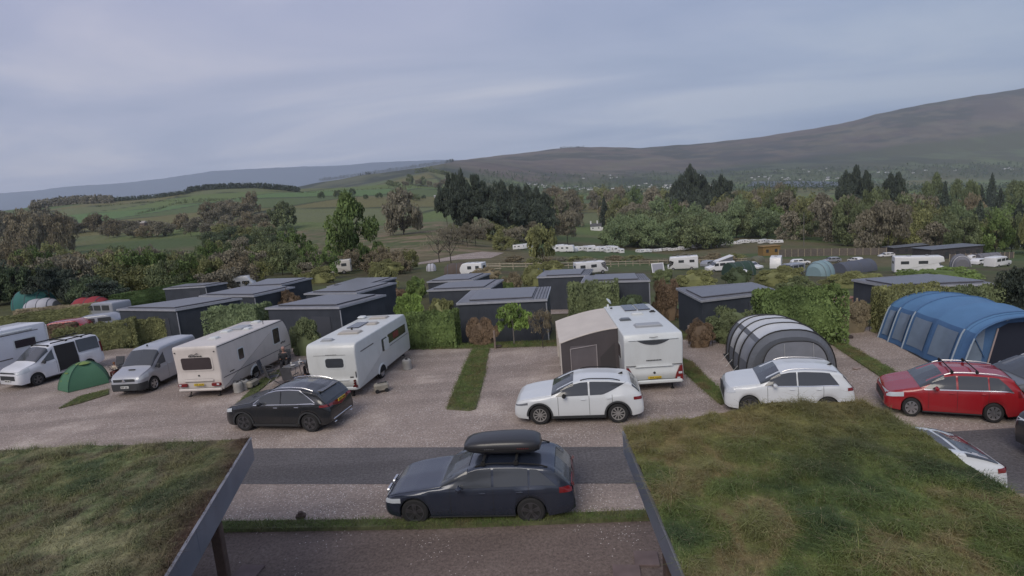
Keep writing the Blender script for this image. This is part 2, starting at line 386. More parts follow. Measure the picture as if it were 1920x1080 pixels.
# ------------------------------------------------------------------ gravel, road, verges
def gravel_mat(name, c0, c1, chip, chipd=0.10):
    m = bpy.data.materials.new(name); m.use_nodes = True; nt = m.node_tree; b = nt.nodes['Principled BSDF']; tc = N(nt, 'ShaderNodeTexCoord')
    def nn(s, d=5, r=.6):
        n = N(nt, 'ShaderNodeTexNoise'); n.inputs['Scale'].default_value = s; n.inputs['Detail'].default_value = d; n.inputs['Roughness'].default_value = r; nt.links.new(tc.outputs['Object'], n.inputs['Vector']); return n.outputs['Fac']
    c = ramp(nt, nn(0.35, 6), [(0.30, tuple(v*.9 for v in c0)), (0.52, c0), (0.70, c1)])
    c = mixc(nt, ramp(nt, nn(1.7, 4, .7), [(0.45, 0.0), (0.75, 0.35)]), c, c1)
    mp = N(nt, 'ShaderNodeMapping'); mp.inputs['Scale'].default_value = (0.12, 0.75, 1); mp.inputs['Rotation'].default_value = (0, 0, 0.14); nt.links.new(tc.outputs['Object'], mp.inputs[0])
    n7 = N(nt, 'ShaderNodeTexNoise'); n7.inputs['Scale'].default_value = 1.0; n7.inputs['Detail'].default_value = 4; nt.links.new(mp.outputs[0], n7.inputs['Vector'])
    c = mixc(nt, ramp(nt, n7.outputs['Fac'], [(0.47, 0.0), (0.60, 0.75)]), c, tuple(v*.78 for v in c0))
    rr = N(nt, 'ShaderNodeMapRange'); rr.inputs[1].default_value = .3; rr.inputs[2].default_value = .7; rr.inputs[3].default_value = .62; rr.inputs[4].default_value = 1.38; nt.links.new(nn(13, 3, .8), rr.inputs[0])
    vm = N(nt, 'ShaderNodeVectorMath', operation='SCALE'); nt.links.new(c, vm.inputs[0]); nt.links.new(rr.outputs[0], vm.inputs['Scale'])
    v = N(nt, 'ShaderNodeTexVoronoi', feature='F1'); v.inputs['Scale'].default_value = 24; nt.links.new(tc.outputs['Object'], v.inputs['Vector'])
    sepc = N(nt, 'ShaderNodeSeparateColor'); nt.links.new(v.outputs['Color'], sepc.inputs[0])
    den = M(nt, 'ADD', M(nt, 'MULTIPLY', nn(0.5, 5), 1.1), -0.55+chipd)
    pick = M(nt, 'LESS_THAN', sepc.outputs[0], den)
    small = M(nt, 'LESS_THAN', v.outputs['Distance'], 0.33)
    cc = mixc(nt, M(nt, 'MULTIPLY', M(nt, 'MULTIPLY', pick, small), 0.85), vm.outputs[0], chip)
    # faint worn bands along the wheel tracks
    nt.links.new(cc, b.inputs['Base Color']); b.inputs['Roughness'].default_value = 0.9; b.inputs['Specular IOR Level'].default_value = 0.25
    bp = N(nt, 'ShaderNodeBump'); bp.inputs['Strength'].default_value = 0.6; bp.inputs['Distance'].default_value = 0.03
    nt.links.new(nn(22, 3), bp.inputs['Height']); nt.links.new(bp.outputs[0], b.inputs['Normal'])
    return m
def sheet(name, pts, z, m, kind='structure', sub=1.0):
    mb = MB(); mb.add([(p[0], p[1], z) for p in pts], [tuple(range(len(pts)))])
    return tag(mb.build(name, m), kind=kind)
GRV = gravel_mat('pink_gravel', (0.30, 0.245, 0.215), (0.46, 0.385, 0.335), (0.72, 0.68, 0.64), 0.20)
DRK = gravel_mat('dark_gravel', (0.165, 0.128, 0.112), (0.21, 0.168, 0.148), (0.6, 0.54, 0.5), 0.0)
sheet('gravel_pitches', [(-45, -4), (40, -4), (40, 20), (30, 27), (17.5, 26.5), (13, 26.6), (8.7, 26.8), (3.5, 27.3), (-1.1, 28.2), (-6, 29.3), (-12, 31.5), (-20, 34.0), (-45, 40)], 0.0, GRV)
roadN = [G(px, py) for px, py in ((480, 841), (800, 839), (1165, 838), (1400, 832), (1809, 808), (1910, 802))]
roadS = [G(px, py) for px, py in ((450, 908), (800, 908), (1190, 907), (1400, 905))]
def ext(a, b, t): return a + (a-b).normalized()*t
ASP = gravel_mat('asphalt', (0.120, 0.112, 0.115), (0.150, 0.141, 0.143), (0.13, 0.13, 0.13), -0.05)
wN = [ext(roadN[0], roadN[1], 35)] + roadN + [roadN[-1] + Vector((20, -1.0, 0))]
wS = [ext(roadS[0], roadS[1], 35)] + roadS + [Vector((13.5, 10.8, 0)), roadN[-1] + Vector((20, -4.5, 0))]
sheet('road', [(p.x, p.y) for p in wN] + [(p.x, p.y) for p in reversed(wS)], 0.006, ASP)
vg = [G(420, 995), G(800, 990), G(1220, 974)]
sheet('bark_path', [(-14, 12.9), (vg[0].x, vg[0].y), (vg[1].x, vg[1].y), (vg[2].x, vg[2].y), (9, 11.2), (14, 10.4), (14, -3.5), (-14, -3.5)], 0.006, DRK)
# ------------------------------------------------------------------ grass
def attrgrass():
    return attr_mat('grass_blades', sc=9, amt=0.25)
GRASS = attrgrass()
def grasscols(x, y, rng, pal, sc=1.0, seed=1):
    a = vnoise(x, y, 0.9*sc, seed, 4); b = vnoise(x, y, 0.35*sc, seed+5, 3)
    P = np.array(pal)
    t = np.clip((a-.28)/.44, 0, .999)*(len(P)-1); i = t.astype(int); f = (t-i)[:, None]
    i2 = np.minimum(i+1, len(P)-1)
    c = P[i]*(1-f)+P[i2]*f
    return c*(0.72+0.55*b[:, None])*rng.uniform(.75, 1.3, (len(x), 1))
def blades(name, x, y, z, h, w, cols, rng, lean=0.5):
    n = len(x); th = rng.uniform(0, 2*math.pi, n); ln = rng.normal(0, lean, (n, 2))*h[:, None]
    dx, dy = np.cos(th)*w, np.sin(th)*w
    V = np.zeros((n, 2, 3, 3))
    base = np.stack([x, y, z], -1); d3 = np.stack([dx, dy, np.zeros(n)], -1)
    mid = base + np.stack([ln[:, 0]*.35, ln[:, 1]*.35, h*.6], -1); tip = base + np.stack([ln[:, 0], ln[:, 1], h*np.maximum(.35, 1-lean*.5)], -1)
    V[:, 0, 0] = base-d3; V[:, 0, 1] = base+d3; V[:, 0, 2] = mid+d3*.7
    V[:, 1, 0] = mid-d3*.7; V[:, 1, 1] = mid+d3*.7; V[:, 1, 2] = tip
    C = np.repeat(cols, 6, axis=0)
    return fastmesh(name, V.reshape(-1, 3), 3, GRASS, C)
def inpoly(x, y, poly):
    r = np.zeros(len(x), dtype=bool); n = len(poly)
    for i in range(n):
        x1, y1 = poly[i][:2]; x2, y2 = poly[(i+1) % n][:2]
        if y1 == y2: continue
        c = ((y1 > y) != (y2 > y)) & (x < (x2-x1)*(y-y1)/(y2-y1)+x1); r ^= c
    return r
def scatter(poly, n, rng):
    P = np.array([p[:2] for p in poly]); lo, hi_ = P.min(0), P.max(0); X = []; c = 0
    while c < n:
        q = rng.uniform(lo, hi_, (n*2, 2)); q = q[inpoly(q[:, 0], q[:, 1], poly)]; X.append(q); c += len(q)
    q = np.concatenate(X)[:n]; return q[:, 0], q[:, 1]
G_STRIP = [(0.17, 0.145, 0.07), (0.13, 0.155, 0.055), (0.11, 0.16, 0.05), (0.17, 0.18, 0.075)]
G_TURF_ = [(0.045, 0.055, 0.03), (0.05, 0.085, 0.035), (0.075, 0.10, 0.04), (0.13, 0.115, 0.055), (0.10, 0.065, 0.045)]
SOIL = mat('verge_soil', (0.10, 0.105, 0.05), 0.95, var=0.4, vscale=4, bump=.5)
def strip(name, pts, label, n, hmax, pal=G_STRIP, seed=1, rise=0.05, w=0.012):
    rng = np.random.default_rng(seed); x, y = scatter(pts, n, rng); x = x+rng.normal(0, .07, n)+.12*(vnoise(x, y, .8, seed, 2)-.5); y = y+rng.normal(0, .07, n)+.2*(vnoise(x, y, .8, seed+2, 2)-.5)
    P = np.array([[p[0], p[1]] for p in pts]); c = P.mean(0)
    lo = [(p[0], p[1], 0.002) for p in P]; hi_ = [(*(c+(p-c)*0.97), rise) for p in P]
    # edge inset by a fixed amount instead of a scale for long strips
    mb = MB(); mb.loft([lo, [(a[0]*.5+b[0]*.5, a[1]*.5+b[1]*.5, rise) for a, b in zip(lo, hi_)]], True)
    b = mb.build(name, SOIL); tag(b, kind='structure')
    h = hmax*rng.uniform(.3, 1, n)
    o = link(bpy.data.objects.new(name.replace('_soil', '') + '_grass', blades('g', x, y, np.full(n, rise*.93), h, np.full(n, w), grasscols(x, y, rng, pal, 1.0, seed), rng)))
    tag(o, label, 'grass', kind='stuff')
def gp(l): return [tuple(G(*p)) for p in l]
strip('verge_soil', gp([(837, 768), (880, 771), (892, 768), (905, 720), (917, 655), (886, 655), (862, 705)]), 'short grass strip dividing two gravel pitches right of the twin lens caravan', 16000, 0.09, seed=2)
strip('verge_soil', gp([(1276, 672), (1297, 680), (1332, 715), (1372, 752), (1352, 760), (1312, 725), (1284, 700)]), 'grass strip between the awning caravan and the grey tent', 8000, 0.09, seed=3)
strip('verge_soil', gp([(1543, 634), (1566, 634), (1620, 664), (1692, 706), (1664, 716), (1600, 674)]), 'grass strip between the grey tent and the blue tent', 8000, 0.08, seed=4)
strip('verge_soil', gp([(436, 766), (458, 756), (500, 722), (545, 692), (552, 684), (535, 688), (490, 712)]), 'narrow grass strip running under the nose of the black hatchback', 3000, 0.08, seed=5)
strip('verge_soil', gp([(110, 767), (150, 757), (204, 740), (204, 731), (150, 744)]), 'thin grass edging beside the green dome tent', 2500, 0.07, seed=6)
strip('verge_soil', [(-14, 13.3), tuple(G(420, 983)), tuple(G(800, 979)), tuple(G(1225, 962)), (9, 11.3), (9, 11.0), tuple(G(1225, 977)), tuple(G(800, 993)), tuple(G(420, 999)), (-14, 12.7)], 'long low grass verge in front of the navy estate car', 22000, 0.085, seed=7, rise=0.10, w=0.010)
strip('verge_soil', [(-22, 34.7), (-12, 32.0), (-6, 29.9), (-1.1, 28.9), (3.5, 28.2), (8.7, 27.6), (13, 27.3), (18, 27.2), (18, 26.3), (13, 26.45), (8.7, 26.6), (3.5, 27.1), (-1.1, 27.9), (-6, 29.1), (-12, 31.3), (-22, 33.8)], 'ragged grass verge at the back of the gravel pitches', 26000, 0.13, seed=8, w=0.016)
strip('verge_soil', [(18, 26.4), (24, 27.2), (27, 24.5), (24, 30), (15, 33), (13, 29), (14, 27.4)], 'small lawn behind the blue tent with uneven grass', 14000, 0.12, seed=9, w=0.016)

# ------------------------------------------------------------------ turf roofed cabins below the camera
BLK = mat('dark_plastic', (0.02, 0.02, 0.022), 0.5)
FAS = mat('grey_fascia', (0.19, 0.22, 0.28), 0.40, 0.45, var=.14, vscale=2, dirt=.15)
WOODD = mat('dark_timber', (0.075, 0.05, 0.04), 0.8, var=.35, vscale=6, bump=.4)
def turf_cabin(label, poly, zt, n, seed, pal, edge, posts, fasc_h, hfun, tone=None):
    t = thing('turf_roof_cabin', label, 'cabin', (0, 0, 0))
    rng = np.random.default_rng(seed)
    mb = MB(); mb.loft([[(p[0], p[1], zt-fasc_h) for p in poly], [(p[0], p[1], zt-0.10) for p in poly]], True); mb.build('roof_deck', WOODD, t)
    # soil surface with lumps
    P = np.array(poly); lo, hi_ = P.min(0), P.max(0); m_ = MB(); nx, ny = 90, 80
    c = P.mean(0)
    # warp a unit grid into the quad
    A, B, C_, D = [np.array(p) for p in poly]         # near-left, near-right, far-right, far-left
    rows = []; cols = []
    for j in range(ny+1):
        v = j/ny; row = []
        for i in range(nx+1):
            u_ = i/nx; p = (A*(1-u_)+B*u_)*(1-v)+(D*(1-u_)+C_*u_)*v
            row.append(p)
        rows.append(row)
    G_ = np.array(rows); z = zt + hfun(G_[..., 0], G_[..., 1]); xs, ys_ = G_[..., 0].ravel(), G_[..., 1].ravel()
    m_.grid([[(G_[j, i, 0], G_[j, i, 1], z[j, i]) for i in range(nx+1)] for j in range(ny+1)])
    o = m_.build('turf_bed', attr_mat('turf_soil', sc=7, amt=.5, bump=.6), t, True)
    cc = grasscols(xs, ys_, rng, pal, 1.0, seed)*.8
    if tone is not None:
        f, cc2 = tone(xs, ys_); f = np.clip(f*(.55+.9*vnoise(xs, ys_, .5, seed+9, 3)), 0, 1)[:, None]; cc = cc*(1-f)+np.array(cc2)*f
    a_ = o.data.color_attributes.new('col', 'FLOAT_COLOR', 'POINT'); c4 = np.ones((len(xs), 4), dtype=np.float32); c4[:, :3] = cc; a_.data.foreach_set('color', c4.ravel())
    x, y = scatter(poly, n, rng)
    zz_ = zt + hfun(x, y)
    tuft = vnoise(x, y, .30, seed+3, 3)
    h = (0.03+0.17*np.clip((tuft-.35)/.45, 0, 1))*rng.uniform(.5, 1.3, n)
    h = h*(1+1.1*np.clip((vnoise(x, y, .16, seed+21, 2)-.62)/.2, 0, 1))
    cols_ = grasscols(x, y, rng, pal, 1.0, seed)
    # rust and straw tones spread from the far edge and the kerb side
    if tone is not None:
        f, cc2 = tone(x, y); f = np.clip(f*(.55+.9*vnoise(x, y, .5, seed+9, 3)), 0, 1)[:, None]; cols_ = cols_*(1-f)+np.array(cc2)*f*rng.uniform(.7, 1.35, (n, 1))
    dry = rng.uniform(0, 1, n) < 0.07; cols_[dry] = np.array((0.22, 0.2, 0.12))*rng.uniform(.7, 1.2, (dry.sum(), 1))
    # bare strip along the fascia
    g = link(bpy.data.objects.new('turf_grass', blades('g', x, y, zz_, h, rng.uniform(.0035, .007, n), cols_, rng, .8)), t); g['kind'] = 'stuff'
    for (p, q) in edge:
        p, q = Vector((*p, 0)), Vector((*q, 0)); L = (q-p).length; a = math.atan2((q-p).y, (q-p).x); mid = (p+q)/2
        mb = MB(); k = max(1, int(L/1.6))
        for i in range(k):
            s = (i+.5)/k; c_ = p.lerp(q, s); mb.box((c_.x, c_.y, zt-fasc_h/2+.03+0.002*(i % 2)), (L/k-0.004, .025+.004*(i % 2), fasc_h+.06), a)
        mb.build('fascia', FAS, t)
        mb = MB(); mb.box((mid.x, mid.y, zt+.065), (L, .05, .012), a); mb.build('drip_edge', mat('worn_edge', (.3, .3, .32), .4, .6), t)
    for (x0, y0) in posts:
        mb = MB(); mb.box((x0, y0, (zt-fasc_h)/2), (.16, .16, zt-fasc_h), .15, .012); mb.build('post', WOODD, t)
    return t
ztl = 3.0
Lfr = G(470, 822, 3.05); Lfl = G(-420, 862, 3.05); Lnr = G(313, 1080, 3.05)
dirL = (Lnr-Lfr).normalized(); Lnn = Lfr + dirL*12.0
def hL(x, y): return 0.03+0.10*(vnoise(x, y, 1.6, 3, 3)-.5)*1.0 + 0.05*(vnoise(x, y, .4, 6, 2)-.5)
def hR(x, y): return 0.12+0.20*(vnoise(x, y, 1.5, 13, 3)-.5) + 0.12*(vnoise(x, y, .45, 16, 2)-.5) + .17*np.exp(-((x-4.3)/1.7)**2)*np.clip((y-6)/4, 0, 1)
pL = [(Lnn.x-14, Lnn.y+2.2), (Lnn.x, Lnn.y), (Lfr.x, Lfr.y), (Lfl.x, Lfl.y)]
turf_cabin('cabin with mossy patchy turf roof and grey metal fascia at the left foreground', pL, 3.0, 230000, 31, [(0.085, 0.115, 0.06), (0.13, 0.16, 0.07), (0.21, 0.205, 0.10), (0.15, 0.13, 0.085), (0.13, 0.165, 0.075), (0.26, .25, .14)], [((Lnn.x, Lnn.y), (Lfr.x, Lfr.y))], [(G(402, 985, 2.55).x+.02, G(402, 985, 2.55).y), (-4.0, 4.6)], .42, hL, lambda x, y: (np.exp(-np.abs((x-Lfr.x)*dirL.y-(y-Lfr.y)*dirL.x)/.55)*.95, (.075, .048, .036)))
Rfl = G(1168, 806, 3.1); Rfr = G(1622, 752, 3.15); Rnr = G(1908, 922, 3.1); Rnl = G(1285, 1080, 3.1)
dr = (Rnr-Rfr).normalized(); dl = (Rnl-Rfl).normalized()
pR = [tuple((Rfl+dl*12)[:2]), tuple((Rfr+dr*12)[:2]), tuple(Rfr[:2]), tuple(Rfl[:2])]
turf_cabin('cabin with thick green and rust coloured turf roof at the right foreground', pR, 3.0, 260000, 47, [(0.05, 0.075, 0.035), (0.075, 0.11, 0.045), (0.115, 0.155, 0.052), (0.15, 0.175, 0.06), (0.24, 0.19, 0.10), (0.17, 0.18, .07)], [((Rfl+dl*12)[:2], Rfl[:2])], [(Rfl.x+.35, 8.1), (6.2, 9.6)], .36, hR, lambda x, y: (np.clip((y-7.2)/3.0, 0, 1)*.8, (.23, .19, .08)))
SLAB = mat('pink_slab', (0.15, 0.11, 0.105), .85, var=.2)
for i, (c, s) in enumerate((((465, 1075), (.55, .45)), ((1212, 1050), (.5, .45)), ((1175, 1075), (.55, .4)))):
    p = G(*c); mb = MB(); mb.box((0, 0, .025), (s[0], s[1], .05), 0, .008); o = mb.build('paving_slab', SLAB, loc=(p.x, p.y, 0.004), rz=-.15)
    tag(o, ['square paving slab at the foot of the left cabin post', 'inner paving slab by the foot of the right cabin post', 'outer paving slab at the bottom edge near the right cabin'][i], 'paving slab', 'paving slabs beside the cabin posts')
p = G(565, 974); mb = MB(); mb.box((0, 0, .06), (.24, .16, .12), 0, .03); mb.lathe((0, 0, .12), [(0, .07), (.05, .06), (.055, .02)], 10, 'z')
tag(mb.build('marker_stump', WOODD, loc=(p.x, p.y, .04), rz=.2), 'small dark timber marker block on the grass verge', 'marker')
# ------------------------------------------------------------------ vehicles
GLASS = mat('dark_glass', (0.055, 0.060, 0.068), 0.12, coat=0.3)
TYRE = mat('tyre_rubber', (0.018, 0.018, 0.019), 0.85)
RIMD = mat('dark_alloy', (0.13, 0.13, 0.14), 0.3, 0.7)
RIMS = mat('silver_alloy', (0.45, 0.45, 0.47), 0.3, 0.8)
CLAD = mat('black_cladding', (0.035, 0.037, 0.04), 0.6)
CHROME = mat('bright_trim', (0.62, 0.62, 0.64), 0.22, 0.9)
LENS = mat('lamp_lens', (0.5, 0.53, 0.56), 0.12, coat=.5)
RED = mat('red_lens', (0.17, 0.012, 0.014), 0.2, coat=.4)
UNDER = mat('underbody', (0.012, 0.012, 0.012), 0.9)
PLY = mat('yellow_plate', (0.60, 0.42, 0.03), 0.5); PLW = mat('white_plate', (0.6, 0.6, 0.58), 0.5); INK = mat('plate_ink', (0.02, 0.02, 0.02), 0.6)
def paint(name, c, rough=.32, coat=.55, metal=0.0, dirt=.06): return mat(name, c, rough, metal, coat, var=.02, vscale=.7, dirt=dirt)
def catmull(P, k):
    out = []
    for i in range(len(P)-1):
        p0, p1, p2, p3 = P[max(i-1, 0)], P[i], P[i+1], P[min(i+2, len(P)-1)]
        for j in range(k):
            t = j/k
            out.append(tuple(0.5*((2*p1[d])+(-p0[d]+p2[d])*t+(2*p0[d]-5*p1[d]+4*p2[d]-p3[d])*t*t+(-p0[d]+3*p1[d]-3*p2[d]+p3[d])*t**3) for d in range(2)))
    out.append(tuple(P[-1])); return out
class Shell:
    """s runs from the nose to the tail; local +X is forward, +Y is the left side"""
    def __init__(S, sp):
        S.sp = sp; S.L = sp['L']; S.W = sp['W']/2
        S.tp = sp['top']; S.bp = sp['belt']; S.K = 4
    def smooth(S, s, pts, w=0.05): return (interp(s-w, pts)+2*interp(s, pts)+interp(s+w, pts))/4
    def width(S, s):
        n = S.sp.get('nose', [(0, .74), (.04, .82), (.12, .89), (.28, .95), (.6, .985), (1.0, 1)])
        r = S.sp.get('tail', [(0, .84), (.04, .89), (.12, .93), (.3, .97), (.7, 1)])
        return S.W*min(interp(s, n), interp(S.L-s, r))
    def bottom(S, s, arch=True):
        z = interp(s, S.sp.get('sill', [(0, .30), (.15, .24), (.6, .20), (S.L-.6, .22), (S.L-.15, .30), (S.L, .36)]))
        if arch:
            for wx in S.sp['wheels']:
                ra = S.sp['arch']; dx = s-wx
                if abs(dx) < ra: z = max(z, math.sqrt(ra*ra-dx*dx)*1.02 + S.sp['r']-.02)
        return z
    def sect(S, s):
        w = S.width(s); zt = S.smooth(s, S.tp, .03 if s > .1 else 0.0); zb = S.bottom(s); be = min(S.smooth(s, S.bp), zt-.02)
        if zb > be-.05: zb = be-.05
        hh = zt-be; Hc = max(q[1] for q in S.tp) - S.smooth(s, S.bp)
        tum = S.sp.get('tumble', .20); f = min(1, hh/max(.3, Hc))
        yr = w*.90 - tum*f*.82 + .04*f; zr = be + hh*(.9 if f > .5 else .72+.36*f)
        P = [(w*.96, zb), (w, zb+.30*(be-zb)), (w*.998, zb+.72*(be-zb)), (w*.965, be), (yr+ (w*.965-yr)*.42, be+(zr-be)*.6), (yr, zr), (yr*.62, zt-.012-.02*f), (0, zt)]
        return catmull(P, S.K)
    def pt(S, s, t):
        c = S.sect(s); t = max(0, min(len(c)-1.001, t)); i = int(t); f = t-i
        return (S.L/2-s, c[i][0]*(1-f)+c[i+1][0]*f, c[i][1]*(1-f)+c[i+1][1]*f)
    def tz_(S, s, z):
        c = S.sect(s)
        for i in range(len(c)-1):
            if c[i][1] <= z <= c[i+1][1] and c[i+1][1] > c[i][1]: return i + (z-c[i][1])/(c[i+1][1]-c[i][1])
        return 0 if z < c[0][1] else len(c)-1.001
    def nrm(S, s, t):
        a = Vector(S.pt(s-.02, t)); b = Vector(S.pt(s+.02, t)); c = Vector(S.pt(s, t-.15)); d = Vector(S.pt(s, t+.15))
        n = (d-c).cross(b-a);
        if n.length < 1e-9: return Vector((0, 1, 0))
        n.normalize(); return n if n.y > 0 or (abs(n.y) < .3 and n.z > 0) else -n
    def off(S, s, t, o): return Vector(S.pt(s, t)) + S.nrm(s, t)*o
    def body(S, m, parent):
        st = set([0, .015, .04, .08, .14, .22]); st |= {S.L-x for x in st}
        x = .3
        while x < S.L-.25: st.add(x); x += .09
        for wx in S.sp['wheels']:
            ra = S.sp['arch']
            for k in range(0, 19): st.add(wx-ra*1.0001*math.cos(math.pi*k/18))
        st = sorted(st); st2 = [st[0]]
        for q in st[1:]:
            if q-st2[-1] > .006: st2.append(q)
        mb = MB(); loops = []
        for s in st2:
            c = S.sect(s); X = S.L/2-s
            l = [(X, y, z) for y, z in c] + [(X, -y, z) for y, z in reversed(c[:-1])]
            loops.append(l)
        n = len(loops[0]); vs = [p for l in loops for p in l]; fs = []; 
        for i in range(len(loops)-1):
            for j in range(n-1): fs.append((i*n+j, i*n+j+1, (i+1)*n+j+1, (i+1)*n+j))
        mb.add(vs, fs + [tuple(range(n)), tuple((len(loops)-1)*n+j for j in range(n-1, -1, -1))])
        mb.cm = 1; mb.f += [(i*n, (i+1)*n, (i+1)*n+n-1, i*n+n-1) for i in range(len(loops)-1)]; mb.m += [1]*(len(loops)-1)
        return mb.build('body', [m, UNDER], parent, True, angle=28)
    def patch(S, mb, ss, lo, hi_, o=.006, rows=5, sides=(1, -1), byz=True):
        for sd in sides:
            P = []
            for s in ss:
                a, b = lo(s), hi_(s)
                if byz: ta, tb = S.tz_(s, a), S.tz_(s, max(a+.004, b))
                else: ta, tb = a, b
                row = [S.off(s, ta+(tb-ta)*k/(rows-1), o) for k in range(rows)]
                P.append([(q.x, q.y*sd, q.z) for q in row])
            mb.grid(P)
        return mb
def lin(a, b, n): return [a+(b-a)*i/(n-1) for i in range(n)]
def wheel(parent, x, y, r, w, rim, spokes=5, style=0, tone=None):
    sd = 1 if y > 0 else -1
    mb = MB(); a = w/2
    mb.lathe((0, 0, 0), [(-a, r*.66), (-a, r*.9), (-a*.75, r), (a*.75, r), (a, r*.9), (a, r*.66), (a*.7, r*.62)] if sd > 0 else [(-a*.7, r*.62), (-a, r*.66), (-a, r*.9), (-a*.75, r), (a*.75, r), (a, r*.9), (a, r*.66)], 28)
    wh = mb.build('wheel', TYRE, parent, True, loc=(x, y, r))
    q = MB(); e = sd*a
    q.lathe((0, 0, 0), [(e*.62, r*.6), (e*.66, r*.1)], 24); dk = q.build('brake_disc', UNDER, wh, True)
    q = MB(); ro = r*.68
    loops = []
    for (yy, rr) in ((e*.55, ro*.98), (e*1.0, ro*1.0), (e*1.02, ro*.92), (e*.7, ro*.86)):
        loops.append([(rr*math.cos(t*math.pi/14), yy, rr*math.sin(t*math.pi/14)) for t in range(28)])
    q.loft(loops, False)
    for k in range(spokes):
        for dd in ((-.12, .12) if style == 1 else (0,)):
            th = 2*math.pi*k/spokes+.3; t0 = th+dd*.5; t1 = th+dd
            wd = (.05 if style == 1 else .075)*r/.33 if spokes < 9 else .035
            p0 = Vector((math.cos(t0)*ro*.12, 0, math.sin(t0)*ro*.12)); p1 = Vector((math.cos(t1)*ro*.93, 0, math.sin(t1)*ro*.93)); nn = (p1-p0).normalized().cross(Vector((0, 1, 0)))*wd/2
            b0, b1 = e*.80, e*.96
            q.loft([[(v.x, b, v.z) for v, b in ((p0-nn, b0), (p0+nn, b0), (p0+nn, b1), (p0-nn, b1))], [(v.x, b, v.z) for v, b in ((p1-nn*1.2, b0), (p1+nn*1.2, b0), (p1+nn*1.2, b1), (p1-nn*1.2, b1))]], True)
    q.lathe((0, 0, 0), [(e*.6, r*.14), (e*1.0, r*.13), (e*1.03, r*.05)], 14)
    q.build('rim', rim, wh, True)
    return wh
def plate(parent, x, z, face, m, w=.5, y0=0.0):
    mb = MB(); mb.box((x, y0, z), (.02, w, .11), 0, .006); p = mb.build('number_plate', m, parent)
    mb = MB(); sgn = 1 if face > 0 else -1; rnd = random.Random(int(abs(x)*1000))
    xs = [-.20, -.145, -.09, -.035, .055, .11, .165]
    for yy in xs:
        yv = y0+yy*w/.5
        mb.box((x+sgn*.013, yv-.014, z), (.006, .008, .07)); mb.box((x+sgn*.013, yv+.014, z+rnd.choice((0, .015))), (.006, .008, .05)); mb.box((x+sgn*.0135, yv, z+rnd.choice((-.03, .0, .03))), (.006, .03, .010))
    mb.build('plate_lettering', INK, p)
